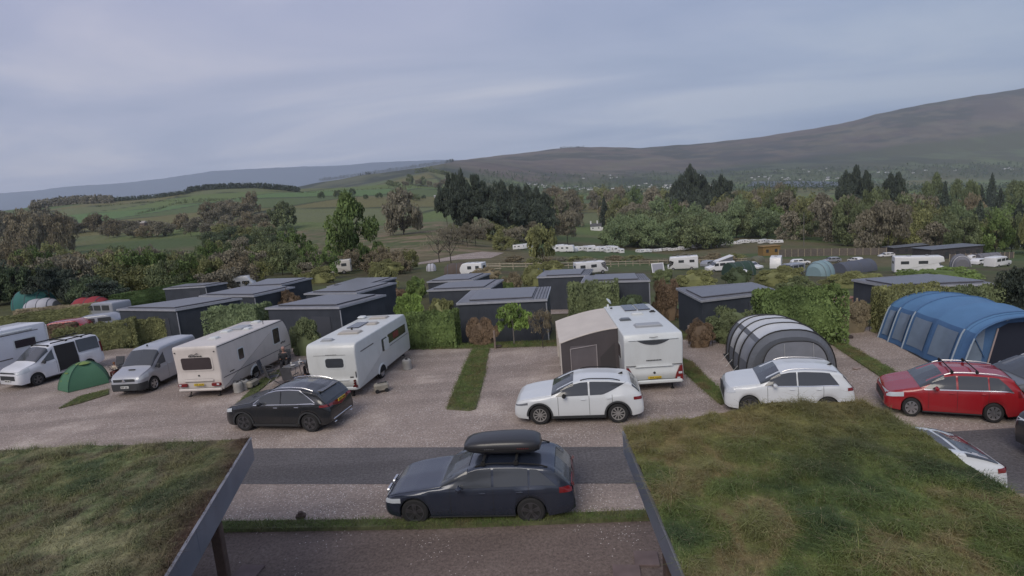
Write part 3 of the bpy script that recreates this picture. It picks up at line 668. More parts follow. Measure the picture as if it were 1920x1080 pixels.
def vehicle(name, label, cat, sp, loc, rz, scale=(1, 1, 1), group=None):
    t = thing(name, label, cat, loc, rz, group, scale); S = Shell(sp); L = S.L
    S.body(sp['paint'], t)
    be = lambda s: S.smooth(s, S.bp)
    def rail(s):
        c = S.sect(s); return c[5*S.K][1]
    # side glass
    for i, (a, b, fa, ra_) in enumerate(sp['windows']):
        for sd in ((1, -1) if (a, b) not in sp.get('left_only', []) else (1,)):
            mb = MB()
            def hi_(s):
                z = rail(s)-.028; l = be(s)+.03
                if fa: z = min(z, l+(s-a)/fa*(.42))
                if ra_ > 0: z = min(z, l+(b-s)/ra_*(.42))
                return max(z, l+.004)
            S.patch(mb, lin(a, b, 30), lambda s: be(s)+.03 + (max(0, 1-(b-s)/-ra_)**1.3*.34 if ra_ < 0 else 0), hi_, .012, 5, (sd,))
            if (a, b, sd) in sp.get('skip', []): continue
            mb.build('side_window', sp.get('glass', GLASS), t, True)
    K = S.K
    a, b = sp['screen']; mb = MB()
    for sd in (1, -1):
        P = []
        for s in lin(a, b, 12):
            P.append([(lambda q: (q.x, q.y*sd, q.z))(S.off(s, 4.3*K+(7*K-.001-4.3*K)*k/8, .012)) for k in range(9)])
        mb.grid(P)
    mb.build('windscreen', sp.get('screen_glass', GLASS), t, True)
    if 'rear' in sp:
        a, b = sp['rear']; mb = MB()
        for sd in (1, -1):
            P = []
            for s in lin(a, b, 10):
                P.append([(lambda q: (q.x, q.y*sd, q.z))(S.off(s, 4.6*K+(7*K-.001-4.6*K)*k/8, .012)) for k in range(9)])
            mb.grid(P)
        mb.build('rear_window', GLASS, t, True)
    r, ra = sp['r'], sp['arch']; Wd = S.W
    for wx in sp['wheels']:
        for sd in (1, -1):
            wheel(t, L/2-wx, sd*(Wd-.13), r, .21, sp.get('rim', RIMS), sp.get('spokes', 5), sp.get('style', 0))
    # arch lips / cladding / sills
    if sp.get('clad'):
        for wx in sp['wheels']:
            for sd in (1, -1):
                P = []
                for k in range(25):
                    th = math.pi*(k/24); row = []
                    for rr in (ra-.005, ra+.055):
                        s = wx-math.cos(th)*rr; z = max(S.bottom(s, False), math.sin(th)*rr*1.02+r-.02)
                        row.append((L/2-s, sd*(S.width(s)+.012), z))
                    P.append([(row[0][0], row[0][1]-sd*.05, row[0][2])]+row)
                mb = MB(); mb.grid(P); mb.build('wheel_arch_trim', CLAD, t, True)
    ssl = lin(sp['wheels'][0]+ra, sp['wheels'][1]-ra, 14)
    for sd in (1, -1):
        mb = MB(); S.patch(mb, ssl, lambda s: S.bottom(s)+.005, lambda s: S.bottom(s)+(.11 if sp.get('clad') else .05), .008, 3, (sd,)); mb.build('side_skirt', CLAD, t, True)
    if sp.get('dark_bumper'):
        z1 = sp['dark_bumper']; mb = MB()
        S.patch(mb, [.0, .02, .06, .12, .2, .3, .42, sp['wheels'][0]-ra-.01], lambda s: S.bottom(s)+.005, lambda s: z1, .010, 4)
        mb.box((L/2+.004, 0, (S.bottom(0)+z1)/2), (.03, S.width(0)*1.99, z1-S.bottom(0)), 0, .01)
        mb.build('front_bumper', CLAD, t, True)
    # door shut lines
    for s in sp.get('seams', []):
        for sd in (1, -1): mb = MB(); S.patch(mb, [s, s+.012], lambda s: S.bottom(s, False)+.12, lambda s: be(s)+.01, .003, 8, (sd,)); mb.build('door_seam', UNDER, t)
    for s in sp.get('handles', []):
        for sd in (1, -1):
            c = S.off(s, S.tz_(s, be(s)-.10), .02); mb = MB(); mb.box((c.x, c.y*sd, c.z), (.17, .03, .03), 0, .01); mb.build('door_handle', sp.get('handle_mat', sp['paint']), t, True)
    # lamps
    if 'head' in sp:
        s0, s1, z0, z1 = sp['head']
        for sd in (1, -1):
            mb = MB(); S.patch(mb, lin(s0, s1, 9), lambda s: z0(s), lambda s: z1(s), .010, 4, (sd,)); mb.build('headlight', sp.get('lens', LENS), t, True)
    if 'tail_l' in sp:
        s0, s1, z0, z1 = sp['tail_l']
        for sd in (1, -1):
            mb = MB(); S.patch(mb, lin(s0, s1, 8), lambda s: z0(s), lambda s: z1(s), .010, 4, (sd,))
            wl = sp.get('tail_in', .35); za, zb = z0(s1), z1(s1); yo = S.width(L)*.97
            def inv(z):
                s = L
                while s > L-1.2 and S.smooth(s, S.tp, .0) < z: s -= .01
                return s
            mb.grid([[(L/2-inv(z)-.02, sd*(yo-wl*i/5), z) for i in range(6)] for z in lin(za, zb, 4)]); mb.build('tail_light', RED, t, True)
    if 'grille' in sp:
        for (w_, z0, z1) in sp['grille']:
            mb = MB(); mb.box((L/2+.003, 0, (z0+z1)/2), (.03, w_, z1-z0), 0, .012); mb.build('grille', CLAD, t)
    if sp.get('plate_f'): plate(t, L/2+.03, sp['plate_f'], 1, PLW)
    if sp.get('plate_r'): plate(t, -L/2-.02, sp['plate_r'], -1, PLY)
    # mirrors
    if sp.get('mirror'):
        ms, mm = sp['mirror']
        for sd in (1, -1):
            y = S.width(ms); z = be(ms)+.06; mb = MB(); mb.box((L/2-ms, sd*(y+.10), z+.03), (.13, .20, sp.get('mirror_h', .14)), 0, .045); mb.box((L/2-ms, sd*(y-.01), z-.02), (.05, .1, .05)); mb.build('door_mirror', mm, t, True)
    if sp.get('rails'):
        a, b, rm = sp['rails']; 
        for sd in (1, -1):
            pts = []
            for i, s in enumerate(lin(a, b, 12)):
                q = Vector(S.pt(s, 5.25*K)); pts.append((q.x, q.y*sd, q.z+.012+.035*min(1, min(i, 11-i)/1.5)))
            mb = MB(); mb.tube(pts, .016, 6); mb.build('roof_rail', rm, t, True)
    if sp.get('trimline'):
        mb = MB(); a, b = sp['trimline']; S.patch(mb, lin(a, b, 20), lambda s: be(s)-.005, lambda s: be(s)+.024, .009, 2); 
        if sp.get('trimtop'):
            def zt_(s):
                z = rail(s)-.030; l = be(s)+.03
                w0 = sp['windows'][0]; w1 = sp['windows'][-1]
                if w0[2]: z = min(z, l+(s-w0[0])/w0[2]*.42)
                if w1[3]: z = min(z, l+(w1[1]-s)/w1[3]*.42)
                return max(z, l)
            S.patch(mb, lin(a, b, 34), lambda s: zt_(s), lambda s: zt_(s)+.026, .010, 2)
        mb.build('window_trim', CHROME, t, True)
    if sp.get('spoiler'):
        s, wd, m_ = sp['spoiler']; q = Vector(S.pt(s, 7*K-.01)); mb = MB(); mb.loft([[(q.x+.12, y, q.z-.01), (q.x+.12, y, q.z+.012), (q.x-.12, y, q.z-.005), (q.x-.12, y, q.z-.03)] for y in (-wd/2, wd/2)], True); mb.build('spoiler', m_, t)
    if sp.get('fin'):
        q = Vector(S.pt(sp['fin'], 7*K-.01)); mb = MB(); mb.loft([[(q.x+.09, y, q.z), (q.x-.05, y*.3, q.z+.07), (q.x-.09, y*.3, q.z+.07), (q.x-.09, y, q.z)] for y in (-.02, .02)], True); mb.build('roof_aerial', sp.get('fin_mat', UNDER), t)
    # creases
    return t, S
WHITE = paint('white_paint', (0.63, 0.655, 0.67)); 
FORM = dict(L=4.45, W=1.84, wheels=(.90, 3.58), r=.345, arch=.41, paint=WHITE, clad=True, rim=None, spokes=10, plate_f=0,
    top=[(0, .55), (.03, .70), (.12, .82), (.3, .90), (.8, .99), (1.30, 1.05), (1.62, 1.22), (2.05, 1.42), (2.35, 1.49), (2.75, 1.51), (3.3, 1.49), (3.75, 1.44), (4.02, 1.39), (4.22, 1.20), (4.34, 1.06), (4.42, .95), (4.45, .66)],
    belt=[(0, .52), (.05, .64), (.2, .76), (.6, .88), (1.2, .95), (2.0, .965), (3.0, .99), (3.8, 1.02), (4.2, .96), (4.40, .85), (4.45, .64)],
    windows=[(1.48, 2.60, .62, 0), (2.66, 3.90, 0, -.85)], screen=(1.34, 2.10), rear=(4.08, 4.32), seams=[1.55, 2.62, 3.4], handles=[2.42, 3.3],
    head=(.06, .50, lambda s: .66+.13*s, lambda s: .70+.20*s), lens=mat('shaded_lamp', (.16, .17, .19), .15, coat=.6), tail_l=(4.12, 4.44, lambda s: .82, lambda s: .92), grille=[(1.1, .32, .54)], mirror=(1.78, UNDER), rails=(2.35, 3.7, UNDER), fin=3.75, plate_r=.0)  # headlight lens has a darker grey of its own
RIMF = mat('two_tone_alloy', (0.34, 0.33, 0.32), .35, .4)
FORM['rim'] = RIMF
def gl(px, py): p = G(px, py); return p
def place2(f, r_, wb, front_s, rear_s, L, W, side=1):
    """put a vehicle so that its near wheels touch the ground at two pixels (front, rear)"""
    A, B = G(*f), G(*r_); d = (A-B); yaw = math.atan2(d.y, d.x); sx = d.length/wb
    mid = (A+B)/2; fx = (L/2-front_s+L/2-rear_s)/2*sx
    n = Vector((-math.sin(yaw), math.cos(yaw), 0)); f_ = Vector((math.cos(yaw), math.sin(yaw), 0))
    c = mid - f_*fx - n*side*(W/2-.06)
    return (c.x, c.y, 0.0), yaw, sx
loc, yaw, sx = place2((1014, 796), (1160, 793), 2.68, .90, 3.58, 4.45, 1.84)
t, S = vehicle('parked_car', 'white crossover car with dark spoked wheels parked in front of the caravan with awning', 'car', FORM, loc, yaw, (sx, 1, 1))
# black compact
BLACKP = paint('black_paint', (0.012, 0.014, 0.017), .22, .7)
GLA = dict(L=4.42, W=1.83, wheels=(.86, 3.59), r=.345, arch=.40, paint=BLACKP, clad=True, rim=RIMD, spokes=5, style=1, 
    top=[(0, .58), (.03, .74), (.12, .86), (.3, .95), (.8, 1.04), (1.2, 1.10), (1.55, 1.30), (1.95, 1.50), (2.3, 1.58), (2.8, 1.61), (3.3, 1.585), (3.75, 1.50), (3.95, 1.43), (4.15, 1.22), (4.3, 1.05), (4.39, .95), (4.42, .66)],
    belt=[(0, .55), (.05, .68), (.2, .80), (.6, .92), (1.1, 1.0), (2.0, 1.02), (3.0, 1.04), (3.8, 1.07), (4.15, 1.0), (4.37, .88), (4.42, .64)],
    windows=[(1.36, 2.48, .58, 0), (2.53, 3.88, 0, .62)], screen=(1.23, 1.98), rear=(3.98, 4.27), seams=[1.5, 2.5, 3.3], handles=[2.3, 3.15], handle_mat=CHROME,
    head=(.02, .42, lambda s: .70+.15*s, lambda s: .80+.2*s), tail_l=(4.05, 4.41, lambda s: .93, lambda s: 1.01), tail_in=.22, grille=[(1.1, .45, .75)], mirror=(1.72, BLACKP), rails=(2.1, 3.75, CHROME), plate_r=.0, trimline=(1.36, 3.88), trimtop=True, spoiler=(3.93, 1.1, BLACKP))
loc, yaw, sx = place2((461, 808), (584, 810), 2.73, .86, 3.59, 4.42, 1.83)
t, S = vehicle('parked_car', 'black compact crossover with chrome window line parked by the twin lens caravan', 'car', GLA, loc, yaw, (sx, 1, 1))
plate(t, -4.42/2-.028, .99, -1, PLY)
mb = MB(); mb.box((-2.2, 0, .42), (.05, 1.3, .05), 0, .02); mb.box((-2.22, .55, .30), (.06, .16, .05), 0, .02); mb.box((-2.22, -.55, .30), (.06, .16, .05), 0, .02); mb.build('exhaust_trim', CHROME, t)
# Q3 like
Q3 = dict(L=4.48, W=1.85, wheels=(.88, 3.56), r=.345, arch=.395, paint=WHITE, clad=False, rim=RIMD, spokes=5, style=1,
    top=[(0, .62), (.03, .80), (.12, .93), (.35, 1.01), (.9, 1.09), (1.22, 1.13), (1.55, 1.30), (1.95, 1.50), (2.3, 1.575), (2.8, 1.60), (3.4, 1.585), (3.9, 1.53), (4.05, 1.49), (4.25, 1.22), (4.38, 1.06), (4.45, .95), (4.48, .66)],
    belt=[(0, .60), (.05, .72), (.2, .86), (.6, .96), (1.1, 1.02), (2.0, 1.04), (3.0, 1.06), (3.9, 1.10), (4.25, 1.02), (4.43, .9), (4.48, .64)],
    windows=[(1.40, 2.52, .56, 0), (2.57, 3.92, 0, .32)], screen=(1.27, 1.98), rear=(4.08, 4.36), seams=[1.5, 2.55, 3.4], handles=[2.35, 3.25],
    head=(.02, .38, lambda s: .74+.15*s, lambda s: .90+.18*s), tail_l=(4.2, 4.47, lambda s: .92, lambda s: 1.02), grille=[(1.0, .45, .85)], mirror=(1.75, WHITE), rails=(2.05, 3.9, RIMS), fin=3.85, trimline=(1.5, 3.92))
loc, yaw, sx = place2((1406, 777), (1552, 781), 2.68, .88, 3.56, 4.48, 1.85)
t, S = vehicle('parked_car', 'white compact crossover with silver roof rails half hidden behind the turf roof', 'car', Q3, loc, yaw, (sx, 1, .95))
# red estate
REDP = paint('red_paint', (0.30, 0.012, 0.018), .25, .6)
FOC = dict(L=4.56, W=1.82, wheels=(.90, 3.55), r=.32, arch=.365, paint=REDP, rim=RIMS, spokes=7, style=1,
    top=[(0, .56), (.03, .68), (.12, .78), (.35, .86), (.8, .96), (1.12, 1.02), (1.5, 1.22), (1.95, 1.42), (2.3, 1.485), (2.8, 1.50), (3.5, 1.485), (4.0, 1.44), (4.15, 1.40), (4.32, 1.18), (4.44, 1.02), (4.52, .92), (4.56, .62)],
    belt=[(0, .52), (.05, .62), (.2, .74), (.6, .86), (1.1, .94), (2.0, .97), (3.0, 1.0), (3.9, 1.03), (4.3, .97), (4.5, .86), (4.56, .6)],
    windows=[(1.32, 2.35, .60, 0), (2.42, 3.35, 0, 0), (3.40, 4.10, 0, .5)], screen=(1.17, 1.98), rear=(4.18, 4.42), seams=[1.45, 2.38, 3.35], handles=[2.2, 3.2],
    head=(.06, .62, lambda s: .62+.12*s, lambda s: .74+.16*s), tail_l=(4.25, 4.54, lambda s: .86, lambda s: 1.05), grille=[(1.1, .35, .60)], mirror=(1.68, REDP), rails=(2.0, 4.0, RIMS), trimline=(1.30, 4.12))
loc, yaw, sx = place2((1708, 781), (1862, 793), 2.65, .90, 3.55, 4.56, 1.82)
t, S = vehicle('parked_car', 'red estate car with silver wheels and black roof bars parked by the blue tent', 'car', FOC, loc, yaw, (sx, 1, .96))
for s in (2.25, 3.05):
    mb = MB(); q = Vector(S.pt(s, 5.25*4)); 
    for sd in (1, -1): mb.box((q.x, sd*q.y, q.z+.07), (.10, .09, .10), 0, .02)
    mb.box((q.x, 0, q.z+.115), (.05, 2*q.y+.1, .025), 0, .008); mb.build('roof_bar', UNDER, t)
# navy estate with roof box
NAVY = paint('navy_paint', (0.026, 0.034, 0.056), .26, .8, .3)
BMW = dict(L=4.71, W=1.83, wheels=(.80, 3.65), r=.335, arch=.375, paint=NAVY, rim=RIMD, spokes=5, style=1,
    top=[(0, .52), (.03, .64), (.12, .74), (.35, .82), (.8, .90), (1.45, .985), (1.75, 1.16), (2.12, 1.33), (2.4, 1.41), (2.8, 1.44), (3.4, 1.43), (4.0, 1.375), (4.22, 1.33), (4.45, 1.12), (4.6, .97), (4.68, .90), (4.71, .60)],
    belt=[(0, .48), (.05, .58), (.2, .70), (.6, .80), (1.3, .885), (2.0, .91), (3.0, .935), (3.9, .965), (4.4, .93), (4.64, .83), (4.71, .58)],
    windows=[(1.66, 2.74, .66, 0), (2.80, 3.62, 0, 0), (3.67, 4.28, 0, .55)], screen=(1.50, 2.16), rear=(4.26, 4.52), seams=[1.72, 2.77, 3.62], handles=[2.52, 3.42],
    head=(.05, .48, lambda s: .56+.08*s, lambda s: .655+.12*s), tail_l=(4.35, 4.69, lambda s: .80, lambda s: .93), tail_in=.16, grille=[(1.2, .28, .42)], mirror=(1.98, NAVY), rails=(2.35, 4.1, UNDER))
loc, yaw, sx = place2((781, 984), (998, 982), 2.85, .80, 3.65, 4.71, 1.83)
t, S = vehicle('parked_car', 'navy blue estate car with its roof box parked beside the tarmac road', 'car', BMW, loc, yaw, (sx, 1, 1))
for y in (-.22, .22):
    mb = MB(); panel(mb, (4.71/2+.004, y, .60), (0, 1, 0), (0, 0, 1), .36, .20, .06, .02); mb.build('grille', CHROME, t)
for s in (2.55, 3.35):
    mb = MB(); q = Vector(S.pt(s, 5.25*4)); mb.box((q.x, 0, q.z+.10), (.06, 2*q.y+.06, .03), 0, .01)
    for sd in (1, -1): mb.box((q.x, sd*q.y, q.z+.06), (.11, .08, .11), 0, .02)
    mb.build('roof_bar', UNDER, t)
# creases catching the light along the flank
mb = MB(); S.patch(mb, lin(1.2, 4.3, 30), lambda s: .745+.02*(s-1.2), lambda s: .755+.02*(s-1.2), .006, 2); mb.build('body_crease', NAVY, t, True)
RB = mat('roofbox_black', (0.022, 0.022, 0.025), .38, coat=.3)
rb = thing('roof_box', 'black streamlined roof box strapped on top of the navy estate car', 'roof box', (0, 0, 0))
rb.matrix_world = Matrix.Translation(Vector(loc)) @ Matrix.Rotation(yaw, 4, 'Z')
mb = MB(); loops = []
cxb = 4.71/2-2.98; zb0 = 1.515
for i, (s, w_, h0, h1) in enumerate([(-.98, .10, .16, .19), (-.94, .30, .10, .24), (-.80, .36, .04, .30), (-.5, .40, .0, .345), (0, .42, .0, .37), (.5, .42, .0, .37), (.78, .39, .02, .33), (.92, .32, .06, .28), (.96, .12, .12, .20)]):
    l = []
    for a in range(16):
        th = 2*math.pi*a/16; c_, s_ = math.cos(th), math.sin(th)
        yy = w_*math.copysign(abs(c_)**.45, c_); zc = (h0+h1)/2; zh = (h1-h0)/2
        l.append((cxb-s, yy, zb0+zc+zh*math.copysign(abs(s_)**.6, s_)))
    loops.append(l)
mb.loft(loops, True); mb.build('lid', RB, rb, True, angle=50)
mb = MB(); mb.tube([(cxb+.9, .32, zb0+.14), (cxb+.5, .415, zb0+.13), (cxb-.5, .43, zb0+.13), (cxb-.85, .37, zb0+.15)], .012, 5); mb.build('seam', UNDER, rb)
for k, xx in enumerate((.25, -.52)):
    mb = MB()
    if k == 0: [mb.box((cxb+xx+.15-.05*q, .424, zb0+.175), (.028, .008, .022)) for q in range(5)]
    else: [mb.box((cxb+xx+.12-.05*q, .424, zb0+.18), (.032, .008, .026)) for q in range(6)]
    mb.build('brand_lettering', mat('box_grey', (.12, .12, .12), .5) if k == 0 else mat('box_red', (.10, .02, .02), .5), rb)
# white car under the right roof and dark van at the edge
UC = dict(Q3); UC.update(paint=WHITE, top=[(0, .55), (.03, .70), (.12, .80), (.35, .88), (.9, .98), (1.3, 1.02), (1.7, 1.22), (2.15, 1.42), (2.6, 1.47), (3.1, 1.44), (3.7, 1.33), (4.1, 1.20), (4.3, 1.12), (4.42, 1.06), (4.48, .66)], belt=[(0, .52), (.05, .64), (.2, .76), (.6, .88), (1.1, .94), (2.0, .96), (3.0, .98), (3.9, 1.02), (4.3, 1.0), (4.45, .95), (4.48, .64)], rails=None, windows=[(1.7, 2.6, .6, 0), (2.66, 3.7, 0, .7)], rear=(3.6, 4.25), screen=(1.35, 2.15), fin=None, trimline=None, handle_mat=WHITE)
t, S = vehicle('parked_car', 'white coupe backed car mostly hidden behind the right turf roof', 'car', UC, (G(1838, 842, 1.06).x-2.0*math.cos(R(-10)), G(1838, 842, 1.06).y-2.0*math.sin(R(-10)), 0), R(170), (.94, .94, .97))
mb = MB()
for sd in (1, -1): mb.grid([[(lambda q: (q.x, q.y*sd, q.z))(S.off(s, 5.6*4+(28-.001-5.6*4)*k/6, .010)) for k in range(7)] for s in lin(2.15, 3.5, 12)])
mb.build('roof_glass', mat('roof_glass', (.09, .092, .105), .35), t, True)
DKV = dict(L=4.9, W=1.9, wheels=(.9, 3.9), r=.34, arch=.4, paint=paint('charcoal_paint', (0.02, 0.021, 0.024), .3, .5), clad=True, rim=RIMS, spokes=5,
    top=[(0, .75), (.03, .95), (.15, 1.08), (.6, 1.18), (.95, 1.28), (1.4, 1.62), (1.75, 1.86), (2.1, 1.95), (4.4, 1.95), (4.72, 1.90), (4.84, 1.5), (4.9, .9)],
    belt=[(0, .7), (.05, .85), (.3, 1.0), (.9, 1.08), (2, 1.12), (4.5, 1.12), (4.85, 1.05), (4.9, .85)], windows=[(1.3, 2.1, .5, 0), (2.2, 3.3, 0, 0), (3.4, 4.5, 0, 0)], screen=(1.02, 1.78), rear=(4.74, 4.83), seams=[1.3, 2.15], handles=[2.0],
    head=(.03, .4, lambda s: .75, lambda s: .95+.1*s), tail_l=(4.72, 4.88, lambda s: .9, lambda s: 1.5), tail_in=.1, mirror=(1.5, CLAD), tumble=.12)
t, S = vehicle('parked_van', 'dark people carrier cut off at the right edge on the road', 'van', DKV, (G(1893, 872).x+3.1, G(1893, 872).y-.3, 0), R(174))
p = G(1900, 720)
GREYP = paint('grey_paint', (0.12, 0.125, 0.135), .3, .6)
SUVG = dict(Q3); SUVG.update(paint=GREYP, rails=(2.05, 3.9, RIMS))
t, S = vehicle('parked_car', 'grey car behind the red estate at the right edge beside the blue tent', 'car', SUVG, (G(1872, 702, 1.1).x+1.25, G(1872, 702, 1.1).y-.2, 0), R(172))
# ---------------- vans
WV = paint('van_white', (0.66, 0.665, 0.70), .35, .45, dirt=.10); SV = paint('van_silver', (0.42, 0.43, 0.46), .3, .5, .35)
FORD = dict(L=4.97, W=1.98, wheels=(.95, 3.88), r=.33, arch=.40, paint=WV, rim=RIMD, spokes=5, tumble=.16, mirror_h=.22,
    top=[(0, .62), (.03, .86), (.12, 1.0), (.4, 1.10), (.8, 1.20), (1.0, 1.27), (1.45, 1.62), (1.78, 1.86), (2.1, 1.95), (3.2, 1.99), (4.5, 1.98), (4.78, 1.93), (4.90, 1.6), (4.95, 1.2), (4.97, .6)],
    belt=[(0, .58), (.05, .74), (.3, .96), (.9, 1.06), (2, 1.14), (4.5, 1.16), (4.88, 1.1), (4.97, .58)],
    windows=[(1.25, 2.02, .6, 0), (2.12, 3.30, 0, 0), (3.42, 4.72, 0, 0)], skip=[(2.12, 3.30, 1)], screen=(1.03, 1.80), seams=[2.07], handles=[1.95],
    head=(.05, .62, lambda s: .78+.10*s, lambda s: .93+.20*s), tail_l=(4.78, 4.93, lambda s: .9, lambda s: 1.5), tail_in=.08, mirror=(1.38, CLAD), grille=[(1.30, .86, .93), (1.25, .50, .74), ], dark_bumper=None,
    sill=[(0, .30), (.15, .24), (.6, .26), (4.3, .28), (4.8, .34), (4.97, .40)])
t, S = vehicle('camper_van', 'white camper van with side door slid open beside the green dome tent', 'van', FORD, (-26.1, 29.4, 0), R(-110), (.88, .95, 1.02))
# open doorway: dark patch on the body painted for the shade inside
DOORSHADE = mat('van_door_shade', (0.02, 0.019, 0.02), .8); 
mb = MB(); S.patch(mb, lin(2.16, 3.34, 14), lambda s: .40, lambda s: 1.84, .012, 12, (1,)); dr_ = mb.build('door_shade_patch', DOORSHADE, t, True)
mb = MB(); S.patch(mb, lin(2.20, 3.30, 8), lambda s: .40, lambda s: .47, .02, 2, (1,)); mb.build('door_sill', mat('sill_grey', (.28, .28, .3), .5), dr_)
mb = MB(); mb.box((-.45, .93, .85), (.4, .05, .35), 0, .05); mb.box((-.1, .93, .75), (.25, .05, .5), 0, .05); mb.build('seat_inside', mat('seat_grey', (.06, .055, .055), .9), dr_)
mb = MB(); S.patch(mb, lin(3.36, 4.66, 12), lambda s: .40, lambda s: 1.10, .045, 8, (1,)); sdp = mb.build('sliding_door', WV, t, True)
mb = MB(); S.patch(mb, lin(3.42, 4.62, 12), lambda s: 1.19, lambda s: 1.82, .052, 5, (1,)); mb.build('side_window', GLASS, sdp, True)
for s in (1.95, 3.0, 3.9):
    mb = MB(); q = Vector(S.pt(s, 5.4*4)); mb.box((q.x, 0, q.z+.07), (.09, 2*q.y, .03), 0, .01)
    for sd in (1, -1): mb.box((q.x, sd*q.y, q.z+.03), (.12, .07, .09), 0, .02)
    mb.build('roof_bar', UNDER, t)
mb = MB(); 
for sd in (1, -1): mb.tube([(2.485-2.1, sd*.72, 2.0), (2.485-4.6, sd*.70, 2.03)], .035, 6)
mb.build('awning_rail', UNDER, t)
plate(t, 2.485+.03, .48, 1, PLW, .5)
TRAF = dict(L=4.78, W=1.90, wheels=(.90, 4.0), r=.325, arch=.39, paint=SV, rim=RIMS, spokes=5, tumble=.15, mirror_h=.24,
    top=[(0, .60), (.03, .80), (.12, .93), (.4, 1.04), (.75, 1.14), (.9, 1.20), (1.35, 1.60), (1.62, 1.83), (1.85, 1.93), (2.6, 1.965), (4.3, 1.96), (4.6, 1.92), (4.74, 1.6), (4.77, 1.1), (4.78, .6)],
    belt=[(0, .56), (.05, .70), (.3, .88), (.8, .98), (1.6, 1.08), (4.4, 1.14), (4.7, 1.1), (4.78, .56)],
    windows=[(1.08, 1.92, .7, 0)], screen=(.94, 1.64), seams=[1.98, 3.1], handles=[1.85, 2.12],
    head=(.04, .60, lambda s: .70+.14*s, lambda s: .84+.24*s), tail_l=(4.6, 4.76, lambda s: .9, lambda s: 1.4), tail_in=.08, mirror=(1.22, CLAD), grille=[(1.2, .70, .83)], dark_bumper=.60,
    sill=[(0, .28), (.15, .22), (.6, .24), (4.2, .28), (4.6, .34), (4.78, .40)])
t, S = vehicle('panel_van', 'silver panel van with black bumper parked left of the cream caravan', 'van', TRAF, (-18.45, 26.7, 0), R(-95.5), (.93, .90, 1.03))
mb = MB(); mb.box((2.39-.62, 0, 1.125), (.10, .38, .015), 0, .02); mb.build('bonnet_vent', UNDER, t)
mb = MB(); mb.loft([[(2.415, -.10, .70), (2.415, .10, .70), (2.415, .02, .86), (2.415, -.02, .86)], [(2.43, -.09, .705), (2.43, .09, .705), (2.43, .015, .85), (2.43, -.015, .85)]], True); mb.build('badge', CHROME, t)
plate(t, 2.41, .45, 1, PLW, .46)
mb = MB(); mb.lathe((2.39-1.9, .0, 1.95), [(0, .05), (.07, .03)], 8, 'z'); mb.build('roof_aerial', UNDER, t)
# ---------------- caravans
CREAM = paint('caravan_cream', (0.60, 0.55, 0.51), .45, .25, dirt=.22); CWHT = paint('caravan_white', (0.60, 0.615, 0.60), .42, .3, dirt=.16); CARW = paint('caravan_bright', (0.61, 0.635, 0.63), .4, .3, dirt=.14)
SIDEG = paint('caravan_side', (0.56, 0.55, 0.56), .45, .25, dirt=.18)
SMOKE = mat('smoked_acrylic', (0.045, 0.035, 0.038), .12, coat=.3); RUB = mat('rubber_seal', (0.03, 0.03, 0.03), .7)
def offset_in(P, d):
    n = len(P); out = []
    for i in range(n):
        a, b, c = Vector(P[i-1]), Vector(P[i]), Vector(P[(i+1) % n])
        e1, e2 = (b-a).normalized(), (c-b).normalized(); n1_, n2_ = Vector((-e1.y, e1.x)), Vector((-e2.y, e2.x)); nn = (n1_+n2_)
        if nn.length < 1e-6: nn = n1_
        nn.normalize(); k = d/max(.5, nn.dot(n1_)); out.append(tuple(b+nn*k))
    return out
def roundpoly(P, rads, n=4):
    """P counter clockwise list of (x,z)"""
    out = []; m_ = len(P)
    for i in range(m_):
        a, b, c = Vector(P[i-1]), Vector(P[i]), Vector(P[(i+1) % m_]); r = rads[i] if hasattr(rads, '__len__') else rads
        if r < 1e-4: out.append(tuple(b)); continue
        u_, v_ = (a-b).normalized(), (c-b).normalized(); r = min(r, (a-b).length*.48, (c-b).length*.48)
        p, q = b+u_*r, b+v_*r
        for k in range(n+1):
            t_ = k/n; out.append(tuple(p*(1-t_)**2 + b*2*t_*(1-t_) + q*t_*t_))
    return out
def shellbox(prof, w, mats, parent, name='body', rad=.07):
    """prof (x,z) counter clockwise seen with x right and z up; extruded across y"""
    loops = []
    for k in range(4):
        a = k/3*math.pi/2; d = rad*(1-math.sin(a)); loops.append([(x, -w/2+rad*(1-math.cos(a))*0+rad-rad*math.cos(a)-0*a, z) for x, z in offset_in(prof, rad*(1-math.sin(a)))])
    L2 = [[(x, -y, z) for x, y, z in l] for l in reversed(loops)]
    mb = MB(); mb.loft(loops+L2, True); return mb.build(name, mats, parent, True, angle=40)
def van_window(t, c, u, v, w, h, r=.06, frame=None, glass=SMOKE):
    mb = MB(); panel(mb, c, u, v, w, h, r, .022, .02); g = mb.build('window', glass, t, True)
    mb = MB(); panel(mb, c, u, v, w+.13, h+.13, r+.03, .010, .01); mb.build('window_frame', frame or CARW, g, True)
    return g
def hatch(t, x, y, z, l, w, m_):
    mb = MB(); mb.box((x, y, z+.05), (l, w, .10), 0, .04); mb.box((x, y, z+.01), (l+.08, w+.08, .04), 0, .02); return mb.build('roof_hatch', m_, t, True)
